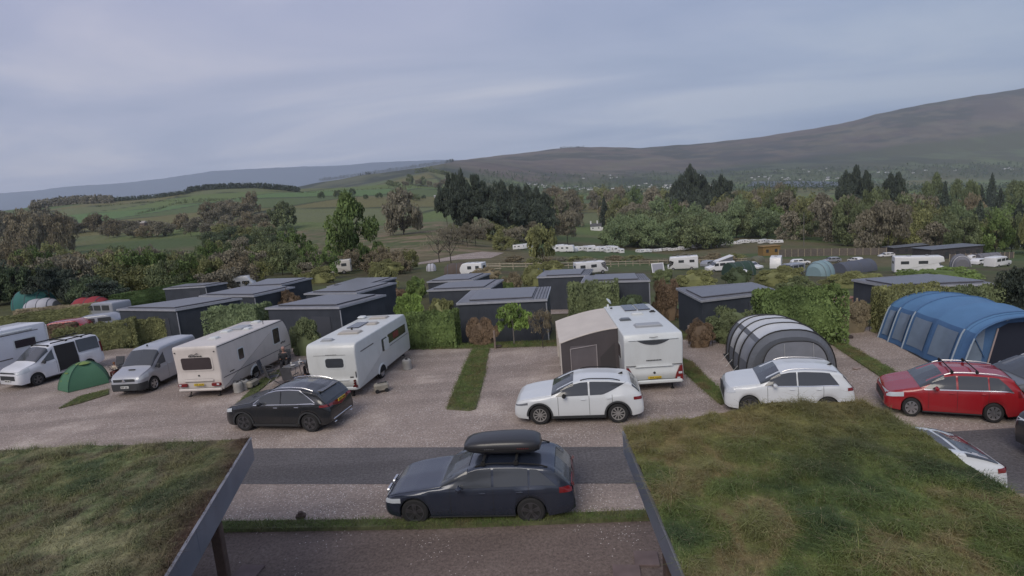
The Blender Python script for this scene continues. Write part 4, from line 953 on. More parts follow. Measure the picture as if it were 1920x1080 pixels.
def caravan(label, L, W, Hh, loc, rz, sc, prof, rads, paint_, name='caravan', wheelx=0.15):
    t = thing(name, label, 'caravan', loc, rz, None, sc)
    P = roundpoly(prof, rads)
    shellbox(P, W, paint_, t)
    for sd in (1, -1):
        wheel(t, wheelx, sd*(W/2-.10), .30, .18, RIMS, 8)
    mb = MB(); mb.tube([(L/2, 0, .45), (L/2+1.1, 0, .45)], .05, 6); mb.tube([(L/2, .5, .45), (L/2+.9, .05, .45)], .04, 5); mb.tube([(L/2, -.5, .45), (L/2+.9, -.05, .45)], .04, 5)
    mb.box((L/2+1.15, 0, .5), (.3, .12, .14), 0, .03); mb.build('hitch', UNDER, t)
    for sx_ in (-1, 1):
        for sd in (1, -1):
            mb = MB(); mb.tube([(sx_*(L/2-.35), sd*.75, .42), (sx_*(L/2-.15), sd*.75, .03)], .025, 5); mb.box((sx_*(L/2-.15), sd*.75, .02), (.16, .12, .03)); mb.build('corner_steady', UNDER, t)
    for sd in (1, -1):      # spat around the wheel, and a dark arch behind the wheel
        mb = MB(); loops = []
        for rr, o in ((.385, .0), (.385, .03), (.45, .03), (.47, .0)):
            loops.append([(wheelx+rr*math.cos(math.pi*k/14)*1.05, sd*(W/2+o), .34+rr*math.sin(math.pi*k/14)*.95) for k in range(15)])
        vs = [p for l in loops for p in l]; fs = [(i*15+j, i*15+j+1, (i+1)*15+j+1, (i+1)*15+j) for i in range(3) for j in range(14)]
        mb.add(vs, fs); mb.build('wheel_spat', CARW, t, True)
        mb = MB(); mb.loft([[(wheelx+.385*math.cos(math.pi*k/14)*1.05, sd*(W/2+o), .34+.385*math.sin(math.pi*k/14)*.95) for k in range(15)] for o in (-.02, .004)], True); mb.build('wheel_arch', UNDER, t)
    return t
# A : cream, oldest
fA = caravan('cream caravan with large rear window and red corner lamps beside the silver van', 6.4, 2.24, 2.6, (-14.07, 26.44, 0), R(82.7), (.93, .98, .93),
    6.4 and 0 or 0, 0, None) if False else None
LA = 6.4; WA = 2.24
profA = [(-LA/2, .36), (LA/2, .36), (LA/2+.02, 1.15), (LA/2-.22, 2.05), (LA/2-.62, 2.58), (-LA/2-.06, 2.58), (-LA/2-.10, 2.45), (-LA/2-.02, 1.25), (-LA/2-.08, .85)]
tA = caravan('cream caravan with large rear window and red corner lamps beside the silver van', LA, WA, 2.6, (-14.07, 26.44, 0), R(82.7), (.93, .98, .93), profA, [.03, .10, .2, .3, .25, .06, .05, .1, .1], CREAM, wheelx=-.55)
bk = -LA/2
van_window(tA, (bk-.065, 0, 1.72), (0, -1, 0), (-.055, 0, 1), 1.50, .62, .10, CREAM)
for (x, w_, h_) in ((-1.55, .42, .56), (1.75, .62, .86)): van_window(tA, (x, -WA/2, 1.70+(.08 if w_ > .5 else -.02)), (1, 0, 0), (0, 0, 1), w_, h_, .07, CARW)
van_window(tA, (0.4, WA/2, 1.7), (-1, 0, 0), (0, 0, 1), .8, .6, .07, CARW)
for sd in (1, -1):
    mb = MB(); panel(mb, (bk-.085, sd*.84, .66), (0, -1, 0), (0, 0, 1), .46, .17, .05, .05, .03); l = mb.build('tail_light', RED, tA, True)
    mb = MB(); panel(mb, (bk-.13, sd*.95, .68), (0, -1, 0), (0, 0, 1), .12, .08, .03, .02); mb.build('lamp_reflector', LENS, l, True)
    mb = MB(); mb.lathe((bk-.13, sd*.98, 2.3), [(0, .03), (.04, .03)], 8, 'x'); mb.build('marker_lamp', RUB, tA)
mb = MB(); mb.box((bk-.10, 0, .88), (.07, 1.5, .13), 0, .03); mb.box((bk-.10, 0, .42), (.12, 2.16, .16), 0, .05); mb.build('rear_bumper', CREAM, tA, True)
plate(tA, bk-.14, .68, -1, PLY, .5); 
mb = MB(); mb.lathe((bk-.07, -.02, 1.12), [(-.03, .035), (.02, .035)], 10, 'x'); mb.build('lock', RUB, tA)
mb = MB(); mb.tube([(bk-.13, .30, 2.14), (bk-.13, .15, 2.20), (bk-.13, 0, 2.17), (bk-.13, -.12, 2.24), (bk-.13, -.2, 2.22)], [.012, .02, .012, .02, .008], 5); [mb.box((bk-.125, .28-.085*k, 2.10), (.012, .06, .045+.02*(k % 2))) for k in range(8)]; mb.build('brand_script', INK, tA)
mb = MB(); mb.box((0, -WA/2-.004, .92), (6.2, .012, .035)); mb.build('side_stripe', mat('stripe_grey', (.12, .11, .11), .5), tA)
mb = MB(); [mb.box((-2.55+.09*k, -WA/2-.006, 1.05+.01*(k % 2)), (.07, .01, .06-.02*(k % 2))) for k in range(4)]; [mb.box((2.15+.10*k, -WA/2-.006, 1.22+.03*(k % 3)), (.085, .01, .07)) for k in range(5)]; mb.build('side_lettering', INK, tA)
GRYH = mat('hatch_grey', (0.33, 0.34, 0.35), .35, coat=.2); BEIGH = mat('hatch_beige', (0.40, 0.37, 0.33), .45)
hatch(tA, -1.75, 0, 2.58, .38, .38, CWHT); hatch(tA, .55, .1, 2.58, .95, .75, GRYH); hatch(tA, -.25, .35, 2.58, .45, .42, CWHT); hatch(tA, .2, -.55, 2.58, .4, .3, CWHT); hatch(tA, 1.9, 0, 2.58, .4, .4, CWHT)
mb = MB(); mb.tube([(1.4, -.7, 2.58), (1.4, -.7, 2.75)], .02, 5); mb.build('roof_aerial', RUB, tA)
for sd in (1, -1):
    mb = MB(); mb.tube([(bk-.05, sd*(WA/2+.003), 2.5), (LA/2-.62, sd*(WA/2+.003), 2.5)], .022, 5); mb.build('awning_rail', RUB, tA)
# B
LB, WB = 6.6, 2.3
profB = [(-LB/2, .36), (LB/2+.02, .36), (LB/2+.06, 1.2), (LB/2-.12, 2.1), (LB/2-.35, 2.60), (-LB/2+.05, 2.60), (-LB/2-.06, 2.2), (-LB/2-.04, 1.0), (-LB/2-.10, .8)]
tB = caravan('white caravan with rounded rear and skylights standing between the cream caravan and a grass strip', LB, WB, 2.6, (-7.35, 25.1, 0), R(80.5), (.96, .97, .90), profB, [.05, .12, .25, .3, .22, .38, .2, .08, .1], CWHT, wheelx=-.7)
bk = -LB/2
van_window(tB, (bk-.05, -.15, 1.70), (0, -1, 0), (-.01, 0, 1), .86, .46, .12, CARW, GLASS)
mb = MB(); mb.box((bk-.062, .05, 2.08), (.012, 1.5, .014)); [mb.box((bk-.065, .2-.075*k, 2.10), (.012, .05, .035)) for k in range(7)]; mb.build('brand_script', mat('mid_grey', (.2, .2, .2), .5), tB)
for sd in (1, -1):
    c = mb = MB()
    for k, (zz_, r_, m_) in enumerate(((.84, .05, 0), (.72, .055, 0), (.55, .10, 0))):
        mb.lathe((bk-.09, sd*1.02, zz_), [(-.06, r_), (.03, r_)], 12, 'x')
    mb.build('tail_light', mat('maroon_lens', (.10, .012, .012), .25, coat=.4), tB, True)
    mb = MB(); mb.box((bk-.075, sd*1.09, 1.12), (.02, .03, .28)); mb.box((bk-.065, sd*.88, 1.0), (.02, .16, .05)); mb.build('corner_trim', RUB, tB)
mb = MB(); mb.box((bk-.10, 0, .47), (.14, 2.24, .2), 0, .06); mb.box((bk-.08, 0, .86), (.08, 1.5, .06), 0, .02); mb.build('rear_bumper', CARW, tB, True)
van_window(tB, (1.55, -WB/2, 1.78), (1, 0, 0), (0, 0, 1), 2.5, .52, .06, CWHT, SMOKE)
mb = MB(); panel(mb, (1.35, -WB/2-.012, 1.80), (1, 0, 0), (0, 0, 1), .75, .34, .04, .012); mb.build('red_curtain', mat('curtain_red', (.17, .035, .028), .6), tB)
mb = MB(); panel(mb, (-.15, -WB/2, 1.66), (1, 0, 0), (0, 0, 1), .62, .66, .06, .03, .01); dd = mb.build('window', GLASS, tB, True)
mb = MB(); panel(mb, (.02, -WB/2-.025, 1.62), (1, 0, 0), (0, 0, 1), .58, .60, .05, .03, .01); mb.build('open_shutter', CARW, tB, True)
van_window(tB, (.3, WB/2, 1.7), (-1, 0, 0), (0, 0, 1), .8, .6, .07, CARW)
mb = MB(); mb.box((-2.1, -WB/2-.004, 2.06), (1.4, .012, .05)); mb.box((1.8, -WB/2-.004, 1.38), (2.6, .012, .03)); mb.build('side_stripe', mat('stripe_grey', (.12, .11, .11), .5), tB)
hatch(tB, -1.25, 0, 2.60, .55, 1.0, BEIGH); hatch(tB, .55, -.35, 2.60, .4, .5, BEIGH); hatch(tB, 2.0, -.1, 2.60, .5, .9, BEIGH); hatch(tB, -2.6, .45, 2.60, .28, .5, GRYH)
mb = MB(); mb.box((.35, .35, 2.63), (1.25, .62, .05), 0, .01); sp_ = mb.build('solar_panel', mat('solar_cell', (0.035, 0.04, 0.06), .2, coat=.5), tB)
mb = MB(); mb.box((2.2, .95, 2.66), (.42, .42, .12), 0, .06); mb.build('satellite_dome', CARW, tB, True)
mb = MB(); mb.lathe((-.55, .25, 2.6), [(0, .05), (.12, .05), (.13, .03)], 8, 'z'); mb.build('roof_vent', RUB, tB)
# C with awning
LC, WC = 6.4, 2.3
profC = [(-LC/2, .36), (LC/2, .36), (LC/2+.05, 1.2), (LC/2-.1, 2.1), (LC/2-.3, 2.62), (-LC/2-.03, 2.62), (-LC/2-.13, 2.35), (-LC/2-.03, 1.2), (-LC/2-.12, .8)]
tC = caravan('white caravan with raised rear spoiler and satellite dish joined to a beige and grey awning', LC, WC, 2.6, (5.36, 22.85, 0), R(87.0), (.96, .97, .87), profC, [.05, .12, .2, .3, .2, .08, .1, .1, .1], CARW, wheelx=.2)
bk = -LC/2
mb = MB()
P = []
for k in range(13):
    y = -.62+1.24*k/12; dz = .20*(1-(abs(y)/.62)**2.2); P.append([(bk-.135, y, 2.34), (bk-.145, y, 2.34-dz*.5), (bk-.135, y, 2.34-dz)])
mb.grid(P); mb.build('rear_window', GLASS, tC, True)
mb = MB(); mb.box((bk-.135, 0, 2.38), (.06, 1.95, .05), 0, .02); mb.build('rear_spoiler', CARW, tC, True)
mb = MB(); mb.tube([(bk-.17, -.16, 2.50), (bk-.175, 0, 2.475), (bk-.17, .16, 2.50)], .012, 5); mb.build('brand_badge', INK, tC)
mb = MB(); [mb.box((bk-.075, .27-.06*k, 1.42), (.012, .045, .04)) for k in range(10)]; mb.build('brand_lettering', INK, tC)
mb = MB(); mb.box((bk-.10, 0, 1.15), (.06, 1.5, .06), 0, .02); mb.box((bk-.13, 0, .46), (.14, 2.2, .2), 0, .06); mb.build('rear_bumper', CARW, tC, True)
for sd in (1, -1):
    mb = MB(); c = bk-.11; pts = [(sd*1.10, 1.15), (sd*1.00, 1.12), (sd*.86, .80), (sd*.80, .52), (sd*.86, .45), (sd*1.12, .48)]
    if sd < 0: pts = pts[::-1]
    mb.loft([[(c-o, y*(1-.01*(o > 0)), z) for y, z in pts] for o in (-.1, .045)], True); l = mb.build('tail_light', RED, tC, True)
    mb = MB(); mb.box((c-.05, sd*1.0, .82), (.02, .14, .10), 0, .02); mb.box((c-.05, sd*.93, .58), (.02, .12, .09), 0, .02); mb.build('lamp_reflector', LENS, l, True)
    mb = MB(); mb.box((bk-.095, sd*.90, 1.20), (.02, .4, .025)); mb.build('corner_trim', RUB, tC)
mb = MB(); mb.lathe((bk-.10, 0, .86), [(-.03, .05), (.02, .05)], 10, 'x'); mb.build('lock', RUB, tC)
plate(tC, bk-.14, .65, -1, PLY, .52)
van_window(tC, (-2.1, WC/2, 1.6), (-1, 0, 0), (0, 0, 1), .7, .6, .07, CARW); van_window(tC, (1, -WC/2, 1.7), (1, 0, 0), (0, 0, 1), 1.2, .6, .07, CARW)
hatch(tC, -1.9, -.1, 2.62, .52, 1.05, GRYH); hatch(tC, -.55, .62, 2.62, .32, .42, mat('hatch_dark', (.10, .11, .12), .3, coat=.3)); hatch(tC, .45, -.10, 2.62, .3, .5, CWHT); hatch(tC, .75, -.85, 2.62, .12, .2, RUB)
for y in (.05, -.58):
    mb = MB(); mb.box((1.95, y, 2.65), (1.35, .56, .05), 0, .01); mb.build('solar_panel', mat('solar_cell', (0.035, 0.04, 0.06), .2, coat=.5), tC)
mb = MB(); mb.lathe((2.6, .95, 2.62), [(0, .06), (.15, .05)], 10, 'z'); ds = mb.build('dish_mount', CARW, tC)
mb = MB(); mb.lathe((0, 0, 0), [(-.02, .02), (0, .14), (.05, .26), (.055, .26), (.02, .1)], 16, 'x'); dd = mb.build('satellite_dish', CARW, ds, True); dd.location = (2.6, .85, 2.98); dd.rotation_euler = (0, R(35), R(80)); dd.scale = (1, 1, .75)
mb = MB(); mb.lathe((2.15, .85, 2.62), [(0, .06), (.06, .05)], 8, 'z'); mb.build('roof_vent', RUB, tC)
# motorhome at the left edge
LM, WM = 6.9, 2.3
profM = [(-LM/2, .36), (LM/2-1.6, .36), (LM/2, .40), (LM/2, .95), (LM/2-.8, 1.25), (LM/2-.9, 1.9), (LM/2-1.0, 2.85), (-LM/2, 2.85)]
_c = G(84, 603, 2.85); _a = R(-108); MH = Vector((_c.x+math.cos(_a)*LM/2+math.sin(_a)*WM/2, _c.y+math.sin(_a)*LM/2-math.cos(_a)*WM/2, 0))
tM = thing('motorhome', 'white motorhome with dark side window cut off at the left edge', 'motorhome', (MH.x, MH.y, 0), R(-108), None, (1, 1, 1))
shellbox(roundpoly(profM, [.05, .02, .1, .15, .15, .1, .35, .14]), WM, WV, tM)
van_window(tM, (-2.25, WM/2, 1.88), (-1, 0, 0), (0, 0, 1), 1.05, .46, .05, CARW); van_window(tM, (.6, WM/2, 1.88), (-1, 0, 0), (0, 0, 1), 1.1, .46, .05, CARW)
mb = MB(); mb.box((-.4, WM/2+.04, 2.62), (4.6, .11, .12), 0, .03); mb.build('awning_case', CARW, tM, True)
mb = MB(); mb.box((-.4, WM/2+.006, 2.50), (5.2, .012, .04)); mb.box((0.2, WM/2+.006, 1.15), (3.4, .012, .06)); mb.build('side_stripe', mat('stripe_grey', (.12, .11, .11), .5), tM)
for (x, w_, l_) in ((-1.2, 1.0, .7), (.6, .9, .7), (1.6, .5, .5)): hatch(tM, x, 0, 2.85, l_, w_, BEIGH)
for wx in (-1.7, 2.5):
    for sd in (1, -1): wheel(tM, wx, sd*(WM/2-.14), .33, .2, RIMS, 6)
mb = MB(); mb.box((2.6, WM/2+.005, 1.55), (.7, .012, .5)); mb.build('cab_window', GLASS, tM)
mb = MB(); mb.tube([(-LM/2+.02, WM/2, .5), (-LM/2, WM/2+.01, 2.7)], .03, 6); mb.build('corner_trim', CARW, tM)
# ---------------- awning
CANV = mat('awning_beige', (0.55, 0.50, 0.45), .9, var=.05, vscale=1.5); DGR = mat('awning_charcoal', (0.075, 0.065, 0.068), .9, var=.08, vscale=2)
MESHW = mat('tinted_pvc', (0.13, 0.115, 0.12), .45, var=.1, vscale=2, coat=.1)
rot = Matrix.Translation(Vector((5.36, 22.85, 0))) @ Matrix.Rotation(R(87.0), 4, 'Z')
aw = thing('caravan_awning', 'beige roofed awning with charcoal walls on the left side of the white caravan', 'awning', (5.36, 22.85, 0), R(87.0))
y0, y1 = WC/2*.97+.01, WC/2*.97+2.35; x0, x1 = -1.75, 2.35; zi, zo = 2.26, 1.78
ym = (y0+y1)/2-.1; zm = 2.18
def asheet(name, pts, m_, th=.02, parent=aw):
    vs = [Vector(p) for p in pts]; n = (vs[1]-vs[0]).cross(vs[2]-vs[0]).normalized()*th
    mb = MB(); mb.loft([[tuple(v-n) for v in vs], [tuple(v) for v in vs]], True); return mb.build(name, m_, parent)
mb = MB(); P = []
for i in range(9):
    x = x0-.04+(x1-x0+.08)*i/8; sg = -.03*math.sin(math.pi*i/8*2)**2
    row = []
    for k in range(9):
        v = k/8; y = y0+(y1-y0+.05)*v; z = zi+(zo-zi)*(v**1.6)+sg*math.sin(math.pi*v); row.append((x, y, z))
    P.append(row)
mb.grid(P); mb.grid([[(a, b, c-.02) for a, b, c in r] for r in P])
mb.build('roof', CANV, aw, True)
def zr_(y): v = (y-y0)/(y1-y0); return zi+(zo-zi)*v**1.6-.012
side = [(x0, y0+.0, .02)] + [(x0-.02, y0+(y1-y0)*k/6, zr_(y0+(y1-y0)*k/6)) for k in range(7)] + [(x0-.02, y1+.02, .02)]
asheet('side_wall', side[::-1], DGR); asheet('side_wall', [(x1, a, b) for (_, a, b) in side], DGR)
asheet('front_wall', [(x0, y1, .02), (x0, y1, zo), (x1, y1, zo), (x1, y1, .02)], DGR)
LT = mat('window_trim_pale', (0.30, 0.27, 0.27), .8)
for (ya, yb, za, zb, mm) in ((y1-1.45, y1-.38, .25, 1.62, 1),):
    mb = MB(); panel(mb, (x0-.03, (ya+yb)/2, (za+zb)/2), (0, -1, 0), (0, 0, 1), yb-ya, zb-za, .03, .012); w_ = mb.build('window', MESHW, aw)
    mb = MB()
    mb.tube([(x0-.05, ya, za-.2), (x0-.05, ya, zb), (x0-.05, yb, zb-.12), (x0-.05, yb, za-.2)], .028, 5); mb.build('window_frame', LT, w_, True)
mb = MB(); panel(mb, (x0-.03, y0+.45, 1.0), (0, -1, 0), (0, 0, 1), .62, 1.5, .05, .006); mb.build('side_door', mat('awning_dark', (0.055, 0.05, 0.052), .9), aw)
for k in range(3):
    xa = x0+.15+k*1.35; mb = MB(); panel(mb, (xa+.6, y1+.01, 1.0), (-1, 0, 0), (0, 0, 1), 1.05, 1.05, .05, .012); w_ = mb.build('window', MESHW, aw)
    mb = MB(); mb.tube([(xa+.02, y1+.03, .4), (xa+.02, y1+.03, 1.6), (xa+1.18, y1+.03, 1.6), (xa+1.18, y1+.03, .4)], .02, 5); mb.build('window_frame', CANV, w_, True)
for xx in (x0, x1):
    mb = MB(); mb.tube([(xx-.03, y1+.02, .02), (xx-.03, y1+.02, zo)], .03, 6); mb.build('corner_pole', CANV, aw, True)
mb = MB(); mb.tube([(x0-.05, y0+(y1-y0)*k/8, zr_(y0+(y1-y0)*k/8)+.02) for k in range(9)], .03, 6); mb.build('roof_piping', CANV, aw, True)
# ---------------- tunnel tents
def tunnel_tent(name, label, corners, Hts, sec, hoops, mats, win, parentcat='tent', zsc=1):
    pass
TG = mat('tent_charcoal', (0.115, 0.125, 0.145), .8, var=.06); TP = mat('tent_pale', (0.50, 0.52, 0.55), .7, var=.05); TM = mat('tent_mesh', (0.20, 0.21, 0.235), .5, var=.08, coat=.1); TV = mat('tent_vinyl', (0.40, 0.41, 0.42), .3, coat=.3)
POLE = mat('pole_black', (0.02, 0.02, 0.02), .6)
def arch(w, h, n=20, p=2.4, ya=0.0):
    out = []
    for k in range(n+1):
        th = math.pi*k/n; c, s = math.cos(th), math.sin(th)
        out.append((w*math.copysign(abs(c)**(2/p), c), h*abs(s)**(2/p)))
    return out
# grey tent: rear hoop to front hoop, placed from ground pixels
A = G(1347, 655); B = G(1400, 716); Cc = G(1566, 706)
ax = (B-A); ax = (B-A)
fr = B; w_vec = Cc-B; Wt = w_vec.length; dirf = Vector((w_vec.y, -w_vec.x, 0)).normalized()
back = A; dpt = (A-B)
yawt = math.atan2(dpt.y, dpt.x); Lt = dpt.length
# tent frame: origin at front middle, x runs to the back, y across
dirx = dpt.normalized(); o_ = (B+Cc)/2
tt = thing('tunnel_tent', 'grey tunnel tent with pale roof bands and black hoops behind the white crossover', 'tent', (o_.x, o_.y, 0), yawt)
hoopx = [0.0, Lt*.20, Lt*.40, Lt*.60, Lt*.80, Lt]
hw = [Wt/2*.97, Wt/2, Wt/2*.98, Wt/2*.95, Wt/2*.88, Wt/2*.55]; hh = [1.95, 2.02, 2.0, 1.93, 1.75, .6]
def loftpart(name, xs, ws, hs, k0, k1, m_, parent, o=0.0, n=24, p=2.5, sub=5):
    mb = MB(); P = []
    for i in range(len(xs)-1):
        for q in range(sub+(1 if i == len(xs)-2 else 0)):
            f = q/sub; x = xs[i]*(1-f)+xs[i+1]*f; sag = 1-.035*math.sin(math.pi*f)
            a = arch((ws[i]*(1-f)+ws[i+1]*f)*sag+o, (hs[i]*(1-f)+hs[i+1]*f)*sag+o, n, p)
            P.append([(x, y, z+.01) for y, z in a[k0:k1+1]])
    mb.grid(P); return mb.build(name, m_, parent, True, angle=60)
for i in range(4):
    mats_ = (TG, TP, TP, TP)[i]
    loftpart('roof_panel', hoopx[i:i+2], hw[i:i+2], hh[i:i+2], 7, 17, TP if i > 0 else TP, tt)
    for k0, k1 in ((0, 7), (17, 24)):
        sw = loftpart('side_panel', hoopx[i:i+2], hw[i:i+2], hh[i:i+2], k0, k1, TG, tt)
        if i in (0, 1, 2) :
            xs_ = [hoopx[i]+.10, hoopx[i+1]-.10]; loftpart('side_window', xs_, hw[i:i+2], hh[i:i+2], k0+(2 if k0 == 0 else 1), k1-(1 if k0 == 0 else 2), TV if i else TM, sw, .012)
loftpart('bedroom_panel', hoopx[4:6], hw[4:6], hh[4:6], 0, 24, TG, tt, n=24, p=2.2)
loftpart('bedroom_panel', hoopx[3:5], hw[3:5], hh[3:5], 5, 19, TG, tt, .004, p=2.5) if False else None
for i in range(5):
    mb = MB(); a = arch(hw[i]+.03, hh[i]+.03, 24, 2.5); mb.tube([(hoopx[i], y, z) for y, z in a], .024, 6); mb.build('hoop', POLE, tt, True)
# front face
mb = MB(); a = arch(hw[0], hh[0], 24, 2.5); cen = [(-.12-.10*math.sin(math.pi*k/24), y*.98, z*.98) for k, (y, z) in enumerate(a)]
mb.add([(0.0, y, z) for y, z in a]+[(-.25*math.sin(math.pi*k/24), y*.9, z*.9) for k, (y, z) in enumerate(a)], [(k, k+1, 26+k, 25+k) for k in range(24)])
mb.add([(-.25*math.sin(math.pi*k/24), y*.9, z*.9) for k, (y, z) in enumerate(a)], [tuple(range(25))]); mb.build('front_panel', TG, tt)
mb = MB(); b = arch(hw[0]*.74, hh[0]*.80, 24, 3.0); mb.add([(-.28, y-.06, z+.04) for y, z in b], [tuple(range(25))]); fd = mb.build('front_mesh', TM, tt)
mb = MB(); mb.tube([(-.29, y-.06, z+.04) for y, z in b], .02, 5); mb.build('mesh_piping', POLE, fd, True)
for yy in (.28, -.75): mb = MB(); mb.tube([(-.30, yy, .1), (-.30, yy+.05, 1.5)], .012, 4); mb.build('zip', TV, fd)
for i in range(4):
    for sd in (1, -1):
        mb = MB(); mb.tube([(hoopx[i], sd*hw[i], .35), (hoopx[i]-.1, sd*(hw[i]+.35), .02)], .006, 4); mb.build('guy_line', TV, tt)
mb = MB()
for sd in (1, -1): mb.add([(0, sd*hw[0], .012), (0, sd*(hw[0]+.22), .012), (Lt*.8, sd*(hw[4]+.18), .012), (Lt*.8, sd*hw[4], .012)], [(0, 1, 2, 3)])
mb.build('ground_skirt', POLE, tt)
# blue tent
TB = mat('tent_blue', (0.085, 0.19, 0.345), .7, var=.08, vscale=1.2); TBD = mat('tent_blue_dark', (0.055, 0.125, 0.25), .75, var=.08); TBW = mat('tent_window_blue', (0.16, 0.21, 0.28), .35, var=.1, coat=.2); PIP = mat('pale_pole_sleeve', (0.30, 0.36, 0.42), .7)
A = G(1641, 630); B = G(1778, 694); dpt = A-B; Lt = dpt.length; yawt = math.atan2(dpt.y, dpt.x)
dx = dpt.normalized(); ny = Vector((-dx.y, dx.x, 0))       # towards camera-left; tent lies to the -ny side? keep the visible side on +y
Wt = 4.3; o_ = B - ny*(Wt/2)*(1 if ny.x < 0 else -1)
sgn = 1 if ny.x < 0 else -1
tb = thing('family_tent', 'large blue tunnel tent with clear side windows at the right beyond the red estate', 'tent', (o_.x, o_.y, 0), yawt)
def sharch(w, h, n=24):
    """slanted side walls, rounded shoulders"""
    pts = [(w, 0), (w*.93, h*.25), (w*.84, h*.55), (w*.76, h*.73), (w*.60, h*.86), (w*.33, h*.965), (0, h), (-w*.33, h*.965), (-w*.60, h*.86), (-w*.76, h*.73), (-w*.84, h*.55), (-w*.93, h*.25), (-w, 0)]
    return catmull(pts, 2)
def loft2(name, xs, ws, hs, k0, k1, m_, parent, o=0.0, sub=5):
    mb = MB(); P = []
    for i in range(len(xs)-1):
        for q in range(sub+(1 if i == len(xs)-2 else 0)):
            f = q/sub; x = xs[i]*(1-f)+xs[i+1]*f; sag = 1-.03*math.sin(math.pi*f)
            a = sharch((ws[i]*(1-f)+ws[i+1]*f)*sag+o, (hs[i]*(1-f)+hs[i+1]*f)*sag+o); P.append([(x, y, z+.01) for y, z in a[k0:k1+1]])
    mb.grid(P); return mb.build(name, m_, parent, True, angle=60)
bx = [0.0, Lt*.30, Lt*.58, Lt*.79, Lt*.95, Lt*1.06]; bw = [Wt/2, Wt/2, Wt/2, Wt/2, Wt/2, Wt/2*.86]; bh = [2.15, 2.2, 2.2, 2.15, 2.05, 1.0]
for i in range(5):
    loft2('roof_panel', bx[i:i+2], bw[i:i+2], bh[i:i+2], 6, 18, TB, tb)
    for k0, k1 in ((0, 6), (18, 24)):
        sw = loft2('side_panel', bx[i:i+2], bw[i:i+2], bh[i:i+2], k0, k1, TBD, tb)
        if i < 4: loft2('side_window', [bx[i]+.18, bx[i+1]-.18], bw[i:i+2], bh[i:i+2], k0+1 if k0 == 0 else k0+1, k1-1, TBW, sw, .012)
for i in (0, 2, 3, 4):
    a = sharch(bw[i]+.02, bh[i]+.02)
    for seg in ((0, 7), (17, 25)): mb = MB(); mb.tube([(bx[i], y, z) for y, z in a[seg[0]:seg[1]]], .03, 6); mb.build('pole_sleeve', PIP, tb, True)
    mb = MB(); mb.tube([(bx[i], y, z) for y, z in a[6:19]], .025, 6); mb.build('roof_hoop', TBD, tb, True)
# hooded front arch with a set back front wall and dark doorway
for k0, k1, nm in ((6, 18, 'porch_roof'), (0, 6, 'porch_side'), (18, 24, 'porch_side')):
    loft2(nm, [-.55, 0], [Wt/2*.97, Wt/2], [2.10, 2.15], k0, k1, TB if k0 == 6 else TBD, tb)
a = sharch(Wt/2*.97, 2.10); mb = MB(); mb.tube([(-.55, y, z) for y, z in a[4:21]], .035, 6); mb.build('roof_hoop', TBD, tb, True)
mb = MB(); mb.tube([(-.56, y, z) for y, z in a[0:6]], .03, 6); mb.build('pole_sleeve', PIP, tb, True)
a = sharch(Wt/2*.98, 2.12); mb = MB(); mb.add([(-.12, y, z+.01) for y, z in a], [tuple(range(25))]); fw = mb.build('front_wall', TBD, tb)
mb = MB(); mb.add([(-.14, y, z) for y, z in ((.95, .06), (.62, 1.60), (.3, 1.78), (-.5, 1.82), (-1.0, 1.55), (-1.3, .06))], [(0, 1, 2, 3, 4, 5)]); mb.build('doorway', mat('tent_door_shade', (0.012, 0.016, 0.03), .9), fw)  # near black sheet on the wall stands for the shade inside the tent
mb = MB(); mb.add([(-.145, y, z) for y, z in ((1.78, .15), (1.42, 1.45), (1.05, 1.62), (1.15, .15))], [(0, 1, 2, 3)]); mb.build('front_window', TBW, fw)
mb = MB(); mb.tube([(-.17, 1.45, 1.35), (-.18, 1.05, .5)], .02, 4); mb.build('window_strap', TBD, fw)
mb = MB(); mb.tube([(-.16, .97, .04), (-.16, .64, 1.60)], .03, 5); mb.build('door_piping', mat('pole_pink', (.35, .28, .27), .7), fw)
mb = MB(); hk = Vector((-.17, .30, 1.93)); mb.tube([hk+Vector((0, .1, -.05)), hk, hk+Vector((0, -.12, .05))], .025, 5); mb.build('logo', PIP, fw)
mb = MB()
for sd in (1, -1): mb.add([(0, sd*bw[0], .012), (0, sd*(bw[0]+.20), .012), (Lt, sd*(bw[5]+.15), .012), (Lt, sd*bw[5], .012)], [(0, 1, 2, 3)])
mb.build('ground_skirt', POLE, tb)
# green dome tent
GT = mat('tent_green', (0.055, 0.15, 0.085), .7, var=.07, vscale=1.2); GTY = mat('tent_lime', (0.17, 0.24, 0.07), .75)
o_ = G(164, 722)
gt = thing('dome_tent', 'small green dome tent with lime top beside the white camper van', 'tent', (o_.x, o_.y-.05, 0), R(-12), None, (.84, .9, 1.12))
base = [(-1.05, -.85), (.25, -1.25), (1.25, .35), (.1, 1.35), (-.9, .5)]
def dome(name, i, m_):
    a, b = Vector((*base[i], 0)), Vector((*base[(i+1) % 5], 0)); topa, topb = Vector((-.15, -.1, 1.12)), Vector((.35, .1, 1.12)); P = []
    for k in range(11):
        v = k/10; e = math.sin(v*math.pi/2); hz_ = 1-math.cos(v*math.pi/2)
        row = []
        for j in range(9):
            f = j/8; g = a.lerp(b, f); tp = topa.lerp(topb, f if i in (0,) else (1-f if i in (2, 3) else .5)) if False else Vector((.08, 0, 1.12))
            q = g.lerp(Vector((tp.x, tp.y, 0)), hz_**.85); q.z = .02+1.12*e*(1-.04*math.sin(math.pi*f)); s_ = 1-.05*math.sin(math.pi*f)*math.sin(math.pi*v); q.x *= s_; q.y *= s_; row.append(tuple(q))
        P.append(row)
    mb = MB(); mb.grid(P); return mb.build(name, m_, gt, True, angle=60)
for i in range(5): dome('tent_panel', i, GT)
mb = MB(); P = []
